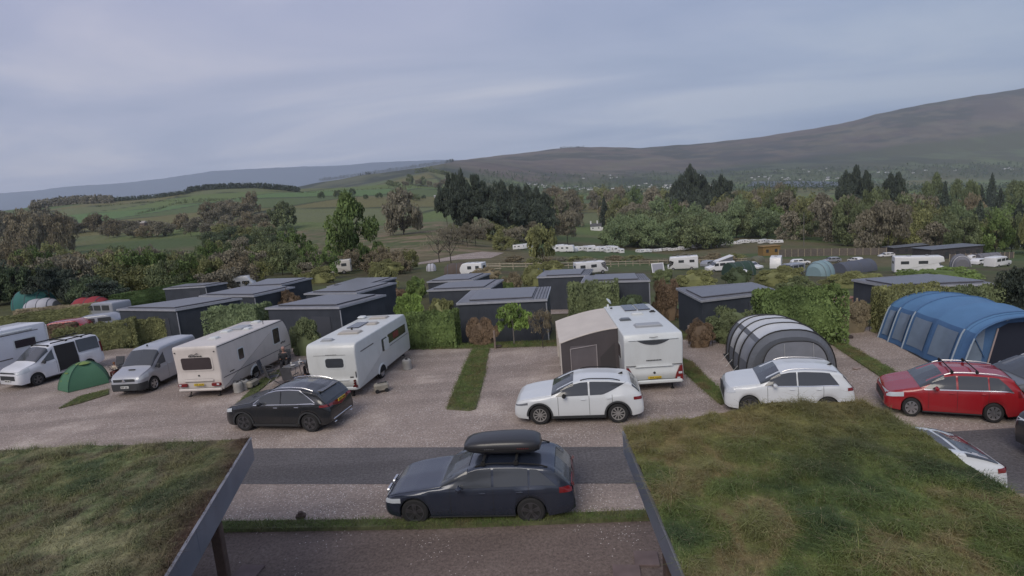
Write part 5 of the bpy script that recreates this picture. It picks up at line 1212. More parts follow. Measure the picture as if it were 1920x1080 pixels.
for k in range(6):
    r_ = .36*k/5; P.append([(.08+r_*1.25*math.cos(2*math.pi*j/12), r_*math.sin(2*math.pi*j/12), 1.165-.10*(k/5)**2) for j in range(13)])
mb.grid(P); mb.build('top_panel', GTY, gt, True)
for i in range(5):
    b_ = Vector((*base[i], 0)); pts = []
    for k in range(9):
        v = k/8; e = math.sin(v*math.pi/2); q = b_.lerp(Vector((.08, 0, 0)), (1-math.cos(v*math.pi/2))**.85); pts.append((q.x*1.01, q.y*1.01, .03+1.13*e))
    mb = MB(); mb.tube(pts, .015, 5); mb.build('tent_pole', mat('tent_seam', (.06, .15, .09), .6), gt, True)
mb = MB(); mb.box((-.35, -.72, .78), (.18, .02, .06), .3); mb.box((-.75, -.80, .38), (.05, .02, .16), .3); mb.box((0.1, -1.02, .42), (.05, .02, .2), .3); mb.build('tent_tags', GTY, gt)
# ---------------- camp furniture and small things by the caravans
def barrel(label, p, s=1.0, m_=None, rz=0):
    m_ = m_ or mat('water_carrier', (0.36, 0.35, 0.33), .5, var=.15)
    mb = MB(); mb.lathe((0, 0, 0), [(0, .19), (.02, .21), (.15, .205), (.17, .215), (.3, .205), (.33, .215), (.44, .20), (.47, .17)], 16, 'z')
    t = thing('water_barrel', label, 'barrel', (p.x, p.y, 0.0), rz, 'water and waste barrels by the caravans', (s, s, s)); mb.build('tank', m_, t, True)
    mb = MB(); mb.lathe((0, 0, .47), [(0, .06), (.04, .06)], 10, 'z'); mb.build('cap', RUB, t)
    mb = MB(); mb.tube([(-.19, 0, .40), (-.16, 0, .56), (.16, 0, .56), (.19, 0, .40)], .012, 5); mb.build('handle', CLAD, t, True); return t
barrel('grey water barrel nearest the black crossover beside the cream caravan', G(448, 735)); barrel('second grey water barrel from the front beside the cream caravan', G(460, 730), .95); 
def wastebox(label, p, rz):
    t = thing('waste_container', label, 'container', (p.x, p.y, 0), rz); mb = MB(); mb.box((0, 0, .22), (.62, .38, .32), 0, .06); mb.build('tank', mat('container_beige', (.27, .25, .21), .6, var=.2), t, True)
    mb = MB()
    for sx_ in (-.2, .2): mb.lathe((sx_, 0, .09), [(-.21, .09), (.21, .09)], 10, 'y')
    mb.build('wheel', TYRE, t); mb = MB(); mb.box((0, .0, .40), (.3, .06, .04), 0, .015); mb.box((.2, 0, .40), (.1, .1, .05), 0, .02); mb.build('handle', CLAD, t); return t
wastebox('beige wheeled waste container lying by the wheel of the twin lens caravan', G(716, 734), R(20))
wastebox('low grey waste container behind the barrels beside the cream caravan', G(474, 727), R(80))
b_ = barrel('grey barrel with pale lid behind the right side of the twin lens caravan', G(764, 692), 1.05)
mb = MB(); mb.tube([(0, 0, 0), (0, 0, .55)], [.03, .03], 6)
FAB = mat('chair_canvas', (0.06, 0.062, 0.07), .9, var=.2); ALU = mat('tube_grey', (.16, .16, .17), .4, .6)
def camp_chair(label, p, rz, m_=FAB):
    t = thing('camping_chair', label, 'chair', (p.x, p.y, 0), rz, 'folding chairs around the camping table')
    mb = MB(); mb.box((0, 0, .43), (.5, .48, .04), 0, .015); mb.build('seat', m_, t); mb = MB(); mb.loft([[(-.24, -.25, .45), (-.24, .25, .45), (-.20, .25, .45), (-.20, -.25, .45)], [(-.38, -.25, 1.02), (-.38, .25, 1.02), (-.35, .25, 1.02), (-.35, -.25, 1.02)]], True); mb.build('backrest', m_, t)
    for sd in (1, -1):
        mb = MB(); mb.tube([(.25, sd*.26, 0), (-.24, sd*.26, .45), (-.38, sd*.26, 1.02)], .013, 5); mb.tube([(-.28, sd*.26, 0), (.24, sd*.26, .62)], .013, 5); mb.build('frame', ALU, t); mb = MB(); mb.box((0, sd*.27, .64), (.46, .05, .03), 0, .01); mb.build('armrest', CLAD, t)
    return t
tabp = G(560, 708)
tbx = thing('camping_table', 'grey folding table laid for a meal between the two left caravans', 'table', (tabp.x, tabp.y, 0), R(70))
mb = MB(); mb.box((0, 0, .70), (1.25, .72, .035), 0, .01); mb.build('tabletop', mat('table_grey', (.12, .12, .125), .6), tbx)
for sx_ in (-.55, .55):
    for sd in (.3, -.3): mb = MB(); mb.tube([(sx_*.8, sd, .69), (sx_, sd, 0)], .014, 5); mb.build('leg', ALU, tbx)
rnd = random.Random(5)
CUP = mat('crockery', (.55, .53, .5), .4)
tw = tbx.matrix_basis.copy(); tw = Matrix.Translation(tbx.location) @ Matrix.Rotation(R(70), 4, 'Z')
for i, (a, b, k, lb) in enumerate(((-.42, -.15, 'bowl', 'white bowl at the left end of the camping table'), (-.15, .18, 'cup', 'white cup near the man at the camping table'), (.12, -.12, 'bowl', 'white bowl in the middle of the camping table'), (.38, .12, 'cup', 'white cup at the right end of the camping table'), (-.05, -.22, 'cup', 'white cup on the near edge of the camping table'))):
    q = tw @ Vector((a, b, .7185)); mb = MB(); mb.lathe((0, 0, 0), [(0, .05), (.03, .09), (.07, .115)] if k == 'bowl' else [(0, .035), (.11, .045)], 12, 'z'); tag(mb.build(k, CUP, smooth=True, loc=q), lb, k, 'crockery on the camping table')
c1 = G(537, 694); camp_chair('dark camping chair holding the seated man behind the table', c1, R(-75))
camp_chair('dark camping chair at the near left of the camping table', G(515, 722), R(40)); camp_chair('dark camping chair close to the black crossover roof', G(548, 726), R(80)); camp_chair('dark camping chair against the twin lens caravan', G(590, 705), R(160))
camp_chair('dark camping chair by the wheel of the cream caravan', G(504, 712), R(10))
# ---------------- people
SKIN = mat('skin', (0.42, 0.24, 0.18), .6)
def skinned(name, joints, edges, m_, parent, root=0, sub=1):
    me = bpy.data.meshes.new(name); me.from_pydata([j[0] for j in joints], edges, []); me.materials.append(m_)
    o = link(bpy.data.objects.new(name, me), parent); md = o.modifiers.new('skin', 'SKIN')
    if not me.skin_vertices: me.attributes.new  # layer comes with the modifier
    try: lay = me.skin_vertices[0]
    except Exception:
        bm = bmesh.new(); bm.from_mesh(me); bm.verts.layers.skin.verify(); bm.to_mesh(me); bm.free(); lay = me.skin_vertices[0]
    for i, j in enumerate(joints): lay.data[i].radius = (j[1], j[1] if len(j) < 3 else j[2]); lay.data[i].use_root = (i == root)
    s = o.modifiers.new('sub', 'SUBSURF'); s.levels = sub; s.render_levels = sub; md.use_smooth_shade = True
    return o
def seated(label, p, rz, top, trou, hair, sc=1.0, seat=.44, lean=.12):
    t = thing('person', label, 'person', (p.x, p.y, 0), rz, None, (sc, sc, sc)); z = seat
    arms = lambda r0: [((.10, .19, z+.47), r0), ((.17, .25, z+.22), r0*.85), ((.42, .16, z+.28), r0*.62), ((.49, .15, z+.30), r0*.5), ((.10, -.19, z+.47), r0), ((.16, -.25, z+.20), r0*.85), ((.42, -.14, z+.28), r0*.62), ((.49, -.13, z+.30), r0*.5)]
    J = [((0, 0, z+.08), .13, .16), ((.02, 0, z+.25), .11, .14), ((.07, 0, z+.43), .11, .17), ((.09, 0, z+.53), .05), ((.12, 0, z+.60), .045), ((.14, 0, z+.70), .085, .075), ((.14, 0, z+.79), .07, .065)] + arms(.05)
    J += [((.08, .10, z+.05), .09), ((.45, .13, z+.08), .065), ((.42, .13, .10), .045), ((.52, .14, .05), .04), ((.08, -.10, z+.05), .09), ((.45, -.13, z+.08), .065), ((.42, -.13, .10), .045), ((.52, -.14, .05), .04)]
    E = [(0, 1), (1, 2), (2, 3), (3, 4), (4, 5), (5, 6), (2, 7), (7, 8), (8, 9), (9, 10), (2, 11), (11, 12), (12, 13), (13, 14), (0, 15), (15, 16), (16, 17), (17, 18), (0, 19), (19, 20), (20, 21), (21, 22)]
    b = skinned('body', J, E, SKIN, t)
    g = .018
    JJ = [((0, 0, z+.04), .15, .18), ((.02, 0, z+.25), .13, .165), ((.07, 0, z+.44), .12, .19), ((.09, 0, z+.52), .07)] + [(a[0], a[1]+g) for k, a in enumerate(arms(.055)) if k not in (3, 7)]
    skinned('jacket', JJ, [(0, 1), (1, 2), (2, 3), (2, 4), (4, 5), (5, 6), (2, 7), (7, 8), (8, 9)], top, t)
    TT = [((0, 0, z+.05), .15, .17)] + [(q[0], q[1]+.02) for k, q in enumerate(J[15:]) if k in (0, 1, 2)] + [(q[0], q[1]+.02) for k, q in enumerate(J[19:]) if k in (0, 1, 2)]
    skinned('trousers', TT, [(0, 1), (1, 2), (2, 3), (0, 4), (4, 5), (5, 6)], trou, t)
    mb = MB()
    for sd in (1, -1): mb.box((.50, sd*.135, .045), (.26, .10, .09), 0, .035)
    mb.build('shoes', UNDER, t, True)
    mb = MB(); mb.lathe((.125, 0, z+.70), [(.02, .085), (.08, .095), (.13, .07), (.155, .03)], 12, 'z'); mb.build('hair', hair, t, True)
    mb = MB(); mb.box((.225, 0, z+.72), (.03, .025, .04), 0, .01); mb.box((.215, .035, z+.745), (.012, .025, .012)); mb.box((.215, -.035, z+.745), (.012, .025, .012)); mb.box((.215, 0, z+.675), (.012, .05, .01)); mb.build('face', mat('face_detail', (.22, .10, .08), .6), t)
    return t
JK = mat('jacket_dark', (.035, .037, .042), .9); TR = mat('trousers_dark', (.03, .03, .035), .9); HR = mat('hair_grey', (.22, .19, .17), .9)
pm = G(537, 694); seated('balding man in dark jacket sitting at the camping table by the cream caravan', pm, R(-75), JK, TR, mat('pink_scalp', (.38, .22, .18), .7))
pm = G(590, 705); seated('person in dark clothes sitting half hidden behind the twin lens caravan corner', pm, R(160), JK, TR, HR)
pm = G(221, 705); seated('small child in cream top sitting between the camper van and the silver van', pm, R(-100), mat('cream_top', (.55, .47, .38), .9), mat('red_trousers', (.22, .07, .06), .9), mat('hair_ginger', (.20, .09, .04), .9), .66, .40)
camp_chair('small camping chair under the child by the silver van', G(221, 705), R(-100))
pm = G(152, 708); 
# ------------------------------------------------------------------ huts with solar roofs
def clad_mat():
    m = bpy.data.materials.new('hut_cladding'); m.use_nodes = True; nt = m.node_tree; b = nt.nodes['Principled BSDF']; tc = N(nt, 'ShaderNodeTexCoord')
    w = N(nt, 'ShaderNodeTexWave'); w.inputs['Scale'].default_value = 2.2; w.wave_profile = 'SAW'; w.bands_direction = 'DIAGONAL'
    mp = N(nt, 'ShaderNodeMapping'); mp.inputs['Scale'].default_value = (1, 1, 0); nt.links.new(tc.outputs['Object'], mp.inputs[0]); nt.links.new(mp.outputs[0], w.inputs['Vector'])
    bp = N(nt, 'ShaderNodeBump'); bp.inputs['Strength'].default_value = .5; bp.inputs['Distance'].default_value = .03; nt.links.new(w.outputs['Fac'], bp.inputs['Height']); nt.links.new(bp.outputs[0], b.inputs['Normal'])
    n = N(nt, 'ShaderNodeTexNoise'); n.inputs['Scale'].default_value = 1.2; n.inputs['Detail'].default_value = 6; nt.links.new(tc.outputs['Object'], n.inputs['Vector'])
    c = ramp(nt, n.outputs['Fac'], [(.3, (0.030, 0.036, 0.048)), (.7, (0.046, 0.053, 0.068))]); nt.links.new(c, b.inputs['Base Color']); b.inputs['Roughness'].default_value = .6; return m
CLADM = clad_mat(); ROOFM = mat('hut_membrane', (0.16, 0.165, 0.19), .5, var=.2, vscale=.8, dirt=.15); TRIM = mat('hut_trim', (0.40, 0.41, 0.45), .4, .3, var=.1); 
def solar_mat():
    m = bpy.data.materials.new('solar_array'); m.use_nodes = True; nt = m.node_tree; b = nt.nodes['Principled BSDF']; tc = N(nt, 'ShaderNodeTexCoord')
    br = N(nt, 'ShaderNodeTexBrick'); br.offset = 0; br.inputs['Scale'].default_value = 1.0; br.inputs['Mortar Size'].default_value = .018; br.inputs['Brick Width'].default_value = 1.0; br.inputs['Row Height'].default_value = 1.65
    br.inputs['Color1'].default_value = (.125, .127, .148, 1); br.inputs['Color2'].default_value = (.138, .140, .160, 1); br.inputs['Mortar'].default_value = (.12, .12, .13, 1); nt.links.new(tc.outputs['Object'], br.inputs['Vector'])
    nt.links.new(br.outputs[0], b.inputs['Base Color']); b.inputs['Roughness'].default_value = .32; return m
SOLAR = solar_mat()
def hut(label, BL, BR, TR, TL, Hh=2.7, zr=None, margin=(.10, .90, .9, .1)):
    """four roof corner pixels near-left, near-right, far-right, far-left"""
    m_ = hit(*[(a+b+c+d_)/4 for a, b, c, d_ in zip(BL, BR, TR, TL)], zoff=Hh)
    zg = gz(m_.x, m_.y)
    if zr is None: zr = zg + Hh
    zg = min(zg, zr-2.5)
    P = [G(*q, zr) for q in (BL, BR, TR, TL)]
    o = P[0]; t = thing('hut', label, 'hut', (o.x, o.y, 0), math.atan2(P[1].y-o.y, P[1].x-o.x), 'dark huts with solar roofs')
    ca, sa = math.cos(t.rotation_euler.z), math.sin(t.rotation_euler.z)
    L = [Vector(((p.x-o.x)*ca+(p.y-o.y)*sa, -(p.x-o.x)*sa+(p.y-o.y)*ca, 0)) for p in P]
    c = sum(L, Vector())/4
    def q(u_, v_): return L[0]*(1-u_)*(1-v_)+L[1]*u_*(1-v_)+L[2]*u_*v_+L[3]*(1-u_)*v_
    def prism(pts, za, zb, name, mm, par=t):
        mb = MB(); mb.loft([[(p.x, p.y, za) for p in pts], [(p.x, p.y, zb) for p in pts]], True); return mb.build(name, mm, par)
    e = .022
    W4 = [q(e, e), q(1-e, e), q(1-e, 1-e), q(e, 1-e)]
    prism(W4, zg-.6, zr-.153, 'wall', CLADM)
    prism([q(0, 0), q(1, 0), q(1, 1), q(0, 1)], zr-.15, zr-.03, 'roof', TRIM)
    prism([q(.012, .02), q(.988, .02), q(.988, .98), q(.012, .98)], zr-.05, zr-.002, 'roof_membrane', ROOFM)
    l_, r_, b_, f_ = margin
    pn = prism([q(l_, b_), q(r_, b_), q(r_, f_), q(l_, f_)], zr+.03, zr+.085, 'solar_panel', SOLAR)
    prism([q(l_+.01, b_+.01), q(r_-.01, b_+.01), q(r_-.01, f_-.01), q(l_+.01, f_-.01)], zr-.01, zr+.031, 'panel_frame', UNDER, pn)
    for k in range(5):
        s = (k+.5)/5*(1-r_)+r_ if 1-r_ > .12 else None
        if s: 
            mb = MB(); a_, b2 = q(s, .04), q(s, .96); mb.tube([(a_.x, a_.y, zr+.01), (b2.x, b2.y, zr+.01)], .02, 4); mb.build('roof_seam', CLADM, t)
    w = q(1-e, .03); mb = MB(); mb.tube([(w.x+.04, w.y, zg-.4), (w.x+.04, w.y, zr-.25)], .04, 6); mb.build('downpipe', TRIM, t)
    a_, b2 = q(.6, e), q(.85, e); mb = MB(); cc = (a_+b2)/2; mb.box((cc.x, cc.y-.0, zg+1.05), ((b2-a_).length, .05, 2.0), math.atan2((b2-a_).y, (b2-a_).x)); mb.build('door', mat('hut_door', (.055, .06, .075), .5), t)
    return t
hut('dark hut with solar roof just behind the silver van', (217, 579), (328, 580), (454, 558), (372, 557), margin=(.08, .90, .08, .92))
hut('dark hut with solar roof directly behind the twin lens caravan', (496, 576.5), (636, 575), (724, 551.5), (614, 552))
hut('dark hut second row behind the cream caravan', (372, 554), (476, 554), (553, 537), (458, 537), margin=(.06, .92, .08, .92))
hut('dark hut in the second row behind the olive clipped bush', (569, 550), (669, 549), (744, 529), (648, 531))
hut('dark hut in the third row left of the white coachbuilt camper', (455, 538), (528, 534), (586, 520.5), (500, 523), margin=(.06, .92, .08, .92))
hut('dark hut in the third row below the tall green tree', (612, 537), (697, 533), (744, 519.5), (668, 521))
hut('low hut with thin roof at the back above the long clipped hedge', (305, 541), (385, 536), (427, 529), (345, 533), 2.4)
hut('dark hut with broad solar roof at the centre behind the small green tree', (855, 568), (1026, 560), (1033, 536.5), (883, 543.5), margin=(.13, .83, .10, .90))
hut('dark hut second from the front in the centre row', (799.5, 544), (920, 539.5), (944.5, 523), (836, 530), margin=(.08, .88, .08, .92))
hut('dark hut furthest back in the centre row', (799.5, 528), (887, 524.5), (920, 511.5), (833, 515.5), margin=(.08, .88, .08, .92))
hut('dark hut with pale roof edge behind the wide clipped hedge, left one', (1006, 519), (1103.6, 515.3), (1112.5, 503.6), (1021, 507), 2.9, 1.0, margin=(.18, .84, .08, .92))
hut('dark hut with pale roof edge behind the wide clipped hedge, right one', (1089, 528), (1219.4, 524.6), (1207.8, 512.3), (1096, 516.5), 2.9, 1.75, margin=(.18, .84, .08, .92))
hut('dark hut with large solar roof left of the laurel bush', (1314, 562.5), (1464, 545), (1411, 528.5), (1267, 539), 2.8, 1.6, margin=(.05, .95, .10, .72))
hut('dark hut with wide solar roof beyond the blue tent', (1678, 537.5), (1866, 530), (1739, 512.5), (1596, 523), 2.8, 1.3, margin=(.05, .96, .08, .75))
# ------------------------------------------------------------------ foliage
def leaf_mat(name, c, var=.45, sc=1.2, trans=.0, rough=.75):
    m = bpy.data.materials.new(name); m.use_nodes = True; nt = m.node_tree; b = nt.nodes['Principled BSDF']; tc = N(nt, 'ShaderNodeTexCoord')
    n = N(nt, 'ShaderNodeTexNoise'); n.inputs['Scale'].default_value = sc; n.inputs['Detail'].default_value = 5; nt.links.new(tc.outputs['Object'], n.inputs['Vector'])
    lo = tuple(x*(1-var) for x in c); hi_ = (c[0]*(1+var*1.1), c[1]*(1+var), c[2]*(1+var*.7))
    cc = ramp(nt, n.outputs['Fac'], [(.35, lo), (.65, hi_)])
    oi = N(nt, 'ShaderNodeObjectInfo'); rr = N(nt, 'ShaderNodeMapRange'); rr.inputs[3].default_value = .95; rr.inputs[4].default_value = 1.35; nt.links.new(oi.outputs['Random'], rr.inputs[0])
    vm = N(nt, 'ShaderNodeVectorMath', operation='SCALE'); nt.links.new(cc, vm.inputs[0]); nt.links.new(rr.outputs[0], vm.inputs['Scale']); nt.links.new(vm.outputs[0], b.inputs['Base Color'])
    b.inputs['Roughness'].default_value = rough; b.inputs['Specular IOR Level'].default_value = .25
    return m
BARK = mat('bark', (0.06, 0.052, 0.045), .95, var=.3); BARKP = mat('pale_bark', (0.22, 0.20, 0.18), .9, var=.3)
LF = dict(
    green=leaf_mat('leaf_green', (0.115, 0.165, 0.060), .4), bright=leaf_mat('leaf_bright', (0.14, 0.21, 0.06)), dark=leaf_mat('leaf_dark', (0.080, 0.108, 0.062), .3),
    olive=leaf_mat('leaf_olive', (0.175, 0.185, 0.085), .3), brown=leaf_mat('leaf_brown', (0.20, 0.172, 0.118), .22), red=leaf_mat('leaf_beech', (0.150, 0.108, 0.075), .3),
    conifer=leaf_mat('needle_dark', (0.058, 0.074, 0.058), .3), soft=leaf_mat('leaf_soft', (0.165, 0.215, 0.115), .22), mid=leaf_mat('leaf_mid', (0.130, 0.158, 0.082), .3), taupe=leaf_mat('twig_taupe', (0.19, 0.175, 0.132), .2))
def quads(C, s, rng, flat=0.0, asp=.6):
    n = len(C); a = rng.normal(size=(n, 3)); a /= np.linalg.norm(a, axis=1)[:, None]; b = rng.normal(size=(n, 3)); a[:, 2] *= (1-flat); b -= (a*b).sum(1)[:, None]*a/np.maximum((a*a).sum(1)[:, None], 1e-6); b /= np.linalg.norm(b, axis=1)[:, None]
    s = (s*rng.uniform(.45, 1.15, n)**1.0*(1+.9*(rng.uniform(0, 1, n) < .12)))[:, None]; u = a*s; v = b*s*asp
    return np.stack([C-u, C-v*.9, C+u, C+v], 1).reshape(-1, 3)
def crown_points(kind, n, rng):
    """unit sized crown: x,y in about -1..1, z 0..1"""
    if kind == 'round':
        k = 46; th = rng.uniform(0, 2*math.pi, k); ph = np.arccos(rng.uniform(-.75, 1, k)); rr = rng.uniform(.5, .88, k)
        c = np.stack([np.sin(ph)*np.cos(th)*rr, np.sin(ph)*np.sin(th)*rr, .5+.5*np.cos(ph)*rr], -1); w = rng.uniform(.12, .27, k)
    elif kind == 'tall':
        k = 50; z = rng.uniform(.05, 1, k); r = np.sin(np.clip(z*.86+.16, 0, 1)*math.pi)**.7*rng.uniform(.3, .9, k); th = rng.uniform(0, 2*math.pi, k)
        c = np.stack([r*np.cos(th), r*np.sin(th), z*.93], -1); w = rng.uniform(.12, .26, k)
    elif kind == 'conifer':
        z = rng.uniform(0, 1, n)**1.25; lay = np.floor(z*11)/11; r = (1-z)**.85*(.55+.45*(1-(z-lay)*11))*rng.uniform(.35, 1, n); th = rng.uniform(0, 2*math.pi, n); r *= 1+.2*np.sin(th*5+lay*17)
        return np.stack([r*np.cos(th), r*np.sin(th), z*1.0+.0], -1)
    elif kind == 'pine':
        k = 30; z = rng.uniform(.35, 1, k); r = rng.uniform(.1, .85, k)*(1.15-z*.6); th = rng.uniform(0, 2*math.pi, k); c = np.stack([r*np.cos(th), r*np.sin(th), z*.95], -1); w = rng.uniform(.12, .24, k)
    elif kind == 'box':
        k = 60; c = np.stack([rng.uniform(-.93, .93, k), rng.uniform(-.9, .9, k), rng.uniform(.1, .9, k)], -1)
        p = rng.uniform(-1, 1, (n, 3)); ax_ = rng.integers(0, 3, n); sg = np.where(rng.uniform(0, 1, n) < .5, -1, 1.); mk = rng.uniform(0, 1, n) < .75
        for i in range(3): p[:, i] = np.where((ax_ == i) & mk & ~((i == 2) & (sg < 0)), sg*rng.uniform(.84, 1.0, n), p[:, i])
        # round the shoulders, ripple the faces
        rd = np.abs(p); m_ = np.maximum(np.linalg.norm(np.clip(rd-.72, 0, None), axis=1)/.28, 1); q = np.where(rd > .72, .72+(rd-.72)/m_[:, None], rd)*np.sign(p)
        q *= (1+.07*np.sin(q[:, [1]]*5+1)+.06*np.sin(q[:, [0]]*7+2)+.04*np.sin(q[:, [0]]*17))
        q[:, 2] = (q[:, 2]+1)/2; return q
    i = rng.integers(0, len(c), n); d_ = rng.normal(size=(n, 3)); d_ /= np.linalg.norm(d_, axis=1)[:, None]; d_ *= rng.uniform(.3, 1.05, n)[:, None]**.5*w[i][:, None]; d_[:, 2] *= .55
    return c[i]+d_
def limbs(mb, rng, k, z0, spread, r0, top=.9):
    mb.tube([(0, 0, -.03), (.01, 0, z0), (0, .02, top*.6), (.02, 0, top)], [r0, r0*.75, r0*.42, r0*.1], 7)
    for i in range(k):
        a = rng.uniform(0, 2*math.pi); zb = rng.uniform(z0*.8, top*.65); L = spread*rng.uniform(.5, .9)
        p = Vector((0, 0, zb)); q = Vector((math.cos(a)*L*.5, math.sin(a)*L*.5, zb+.18*rng.uniform(.6, 1.2))); e = Vector((math.cos(a+.2)*L, math.sin(a+.2)*L, min(.95, zb+.4*rng.uniform(.6, 1.1))))
        mb.tube([p, q, e], [r0*.4, r0*.25, r0*.07], 5)
        for s in range(2):
            b = a+rng.uniform(-.9, .9); f = q.lerp(e, rng.uniform(.1, .6)); mb.tube([f, f+Vector((math.cos(b)*L*.4, math.sin(b)*L*.4, .13))], [r0*.14, r0*.04], 4)
PROTO = {}
def proto(kind, leaf, var=0, n=3200, ls=.045, bark=BARK, zc=.22):
    key = (kind, leaf, var)
    if key in PROTO: return PROTO[key]
    rng = np.random.default_rng(abs(hash((kind, var))) % 1000 if False else (len(kind)*31+var*7+ord(leaf[0])))
    if kind in ('bare', 'barely'):
        pts = crown_points('round', n, rng); pts[:, 2] = pts[:, 2]*.8+.2
        V = quads(pts, ls*np.ones(len(pts)), rng, 0, .12 if kind == 'bare' else .35)
        me = fastmesh(leaf+'_crown', V, 4, LF[leaf]); mb = MB(); limbs(mb, rng, 12, .2, .85, .035)
    elif kind == 'box' or kind == 'bush':
        pts = crown_points('box' if kind == 'box' else 'round', n, rng)
        if kind == 'bush': pts[:, 2] = pts[:, 2]*1.12-.12; pts = pts[pts[:, 2] > -.02]
        V = quads(pts, ls*np.ones(len(pts)), rng); me = fastmesh(leaf+'_leaves', V, 4, LF[leaf]); mb = MB()
        for q in range(5): mb.tube([(-.7+.35*q, rng.uniform(-.2, .2), -.05), (-.68+.35*q, 0, .6)], [.02, .008], 5)
    else:
        pts = crown_points(kind, n, rng); zc_ = {'conifer': .07, 'pine': .30}.get(kind, zc); pts[:, 2] = zc_ + pts[:, 2]*(1-zc_)
        if kind in ('round', 'tall') and zc_ < .1: pts[:, 2] = pts[:, 2]*1.18-.17; pts = pts[pts[:, 2] > .0]
        V = quads(pts, ls*np.ones(len(pts)), rng, .5 if kind == 'conifer' else 0); me = fastmesh(leaf+'_crown', V, 4, LF[leaf]); mb = MB(); limbs(mb, rng, 3 if kind == 'conifer' else 9, zc_, .6 if kind != 'conifer' else .2, .032, .95)
    o = mb.build('trunk', bark); tm = o.data; bpy.data.objects.remove(o)
    # solid inner mass so that dense hedges are not see-through
    core = None
    if kind == 'bush':
        mb = MB(); mb.lathe((0, 0, 0), [(0, .50), (.22, .62), (.48, .60), (.70, .40), (.80, .12)], 9, 'z'); o = mb.build('core', LF[leaf], smooth=True); core = o.data; bpy.data.objects.remove(o)
    if kind == 'box':
        mb = MB(); mb.box((0, 0, .46), (1.72, 1.6, .86), 0, .25); o = mb.build('core', LF[leaf], smooth=True); core = o.data; bpy.data.objects.remove(o)
    PROTO[key] = (me, tm, core); return PROTO[key]
def tree(name, label, cat, kind, leaf, x, y, z, h, w, d_=None, group=None, var=0, rz=None, **k):
    me, tm, core = proto(kind, leaf, var, **k)
    t = thing(name, label, cat, (x, y, z), rz if rz is not None else (x*7.3+y) % 6.28, group, (w/2, (d_ or w)/2, h))
    cr_ = link(bpy.data.objects.new('leaves' if kind in ('box', 'bush') else 'crown', me), t)
    tk = link(bpy.data.objects.new('stems' if kind in ('box', 'bush') else 'trunk', tm), t)
    if core: link(bpy.data.objects.new('inner_foliage', core), t)
    return t
def pxtree(name, label, cat, kind, leaf, px0, px1, ytop, ybase, group=None, var=0, depth=None, **k):
    """a plant whose foot is seen at ybase and which fills px0..px1 by ytop..ybase"""
    b = hit((px0+px1)/2, ybase); s = F/b.y*1.0
    return tree(name, label, cat, kind, leaf, b.x, b.y, b.z, (ybase-ytop)/s*1.03, (px1-px0)/s, depth, group, var, **k)
HG = 'clipped hedges among the pitches'
def hedge(label, x0, x1, yt, yb, leaf, depth=1.3, kind='box', rz=-.15, n=14000, ls=.036, var=0):
    return pxtree('hedge' if kind == 'box' else 'bush', label, 'hedge' if kind == 'box' else 'bush', kind, leaf, x0, x1, yt, yb, None, var, depth, rz=rz, n=n, ls=ls)
def hedgeline(label, p0, p1, hpx0, hpx1, leaf, depth=1.2, n=15000, ls=.034, var=0):
    """p0,p1: foot pixels of the two ends; hpx: height in pixels"""
    a, b = hit(*p0), hit(*p1); c = (a+b)/2; h = (hpx0*a.y+hpx1*b.y)/2/F
    return tree('hedge', label, 'hedge', 'box', leaf, c.x, c.y, (a.z+b.z)/2, h, (b-a).length, depth, None, var, rz=math.atan2(b.y-a.y, b.x-a.x), n=n, ls=ls)
hedgeline('long olive hedge behind the white camper van', (118, 672), (262, 652), 62, 52, 'olive', 1.3)
hedgeline('red tinged beech hedge beside the motorhome rear', (86, 655), (150, 650), 46, 44, 'red', 1.0, var=1)
hedgeline('mixed brown hedge in front of the hut behind the silver van', (255, 650), (352, 640), 55, 48, 'olive', 1.2, var=2)
hedgeline('long clipped hedge at the far left behind the motorhome', (-30, 628), (190, 600), 36, 26, 'olive', 1.3, var=3)
hedgeline('brownish hedge in the left background beside the red dome tent', (40, 598), (185, 588), 22, 18, 'brown', 1.2, var=4)
hedgeline('long hedge running up to the back huts at the left', (225, 582), (385, 552), 38, 22, 'green', 1.2, var=5)
hedge('pale green rounded bush behind the cream caravan roof', 402, 512, 573, 640, 'soft', 2.2, var=6)
hedge('brown green bush between the cream and twin lens caravans', 540, 616, 588, 668, 'mid', 1.6, 'bush', var=1)
hedge('olive shrub behind the cream caravan front window', 556, 600, 600, 660, 'brown', 1.4, 'bush', var=2)
hedge('dense green clipped hedge right of the twin lens caravan', 768, 866, 584, 655, 'green', 1.6, var=7)
hedge('tall green bush behind the twin lens caravan front', 735, 806, 544, 612, 'bright', 1.6, 'bush', var=3)
hedge('olive bush left of the broad centre hut', 796, 864, 552, 618, 'olive', 1.6, 'bush', var=4)
hedge('copper beech hedge in front of the broad centre hut', 868, 942, 592, 652, 'red', .9, 'bush', var=5)
tr_ = pxtree('small_tree', 'small bright green multi stemmed tree in front of the centre hut', 'tree', 'tall', 'bright', 925, 1004, 566, 650, rz=0, n=4200, ls=.05, var=2, bark=BARKP, zc=.42)
hedge('thin bare shrub right of the small green tree', 996, 1046, 572, 652, 'brown', 1.2, 'barely', rz=0, n=1800, ls=.06, var=1) if False else pxtree('shrub', 'thin bare shrub right of the small green tree', 'shrub', 'barely', 'brown', 992, 1044, 572, 652, n=1500, ls=.05, var=1)
hedge('wide clipped dark green hedge left of the awning caravan roof', 1072, 1162, 529, 606, 'mid', 2.0, var=8)
hedge('dark shrub behind the awning caravan roof', 1156, 1222, 545, 612, 'dark', 1.4, 'bush', var=6)
hedge('russet bush left of the laurel hut', 1222, 1282, 518, 600, 'red', 1.4, 'bush', var=7)
hedge('low russet beech bush behind the grass strip post', 1282, 1345, 596, 650, 'red', .9, 'bush', var=8)
hedge('dark low shrub in front of the laurel hut', 1318, 1436, 570, 642, 'mid', 1.5, 'bush', var=9)
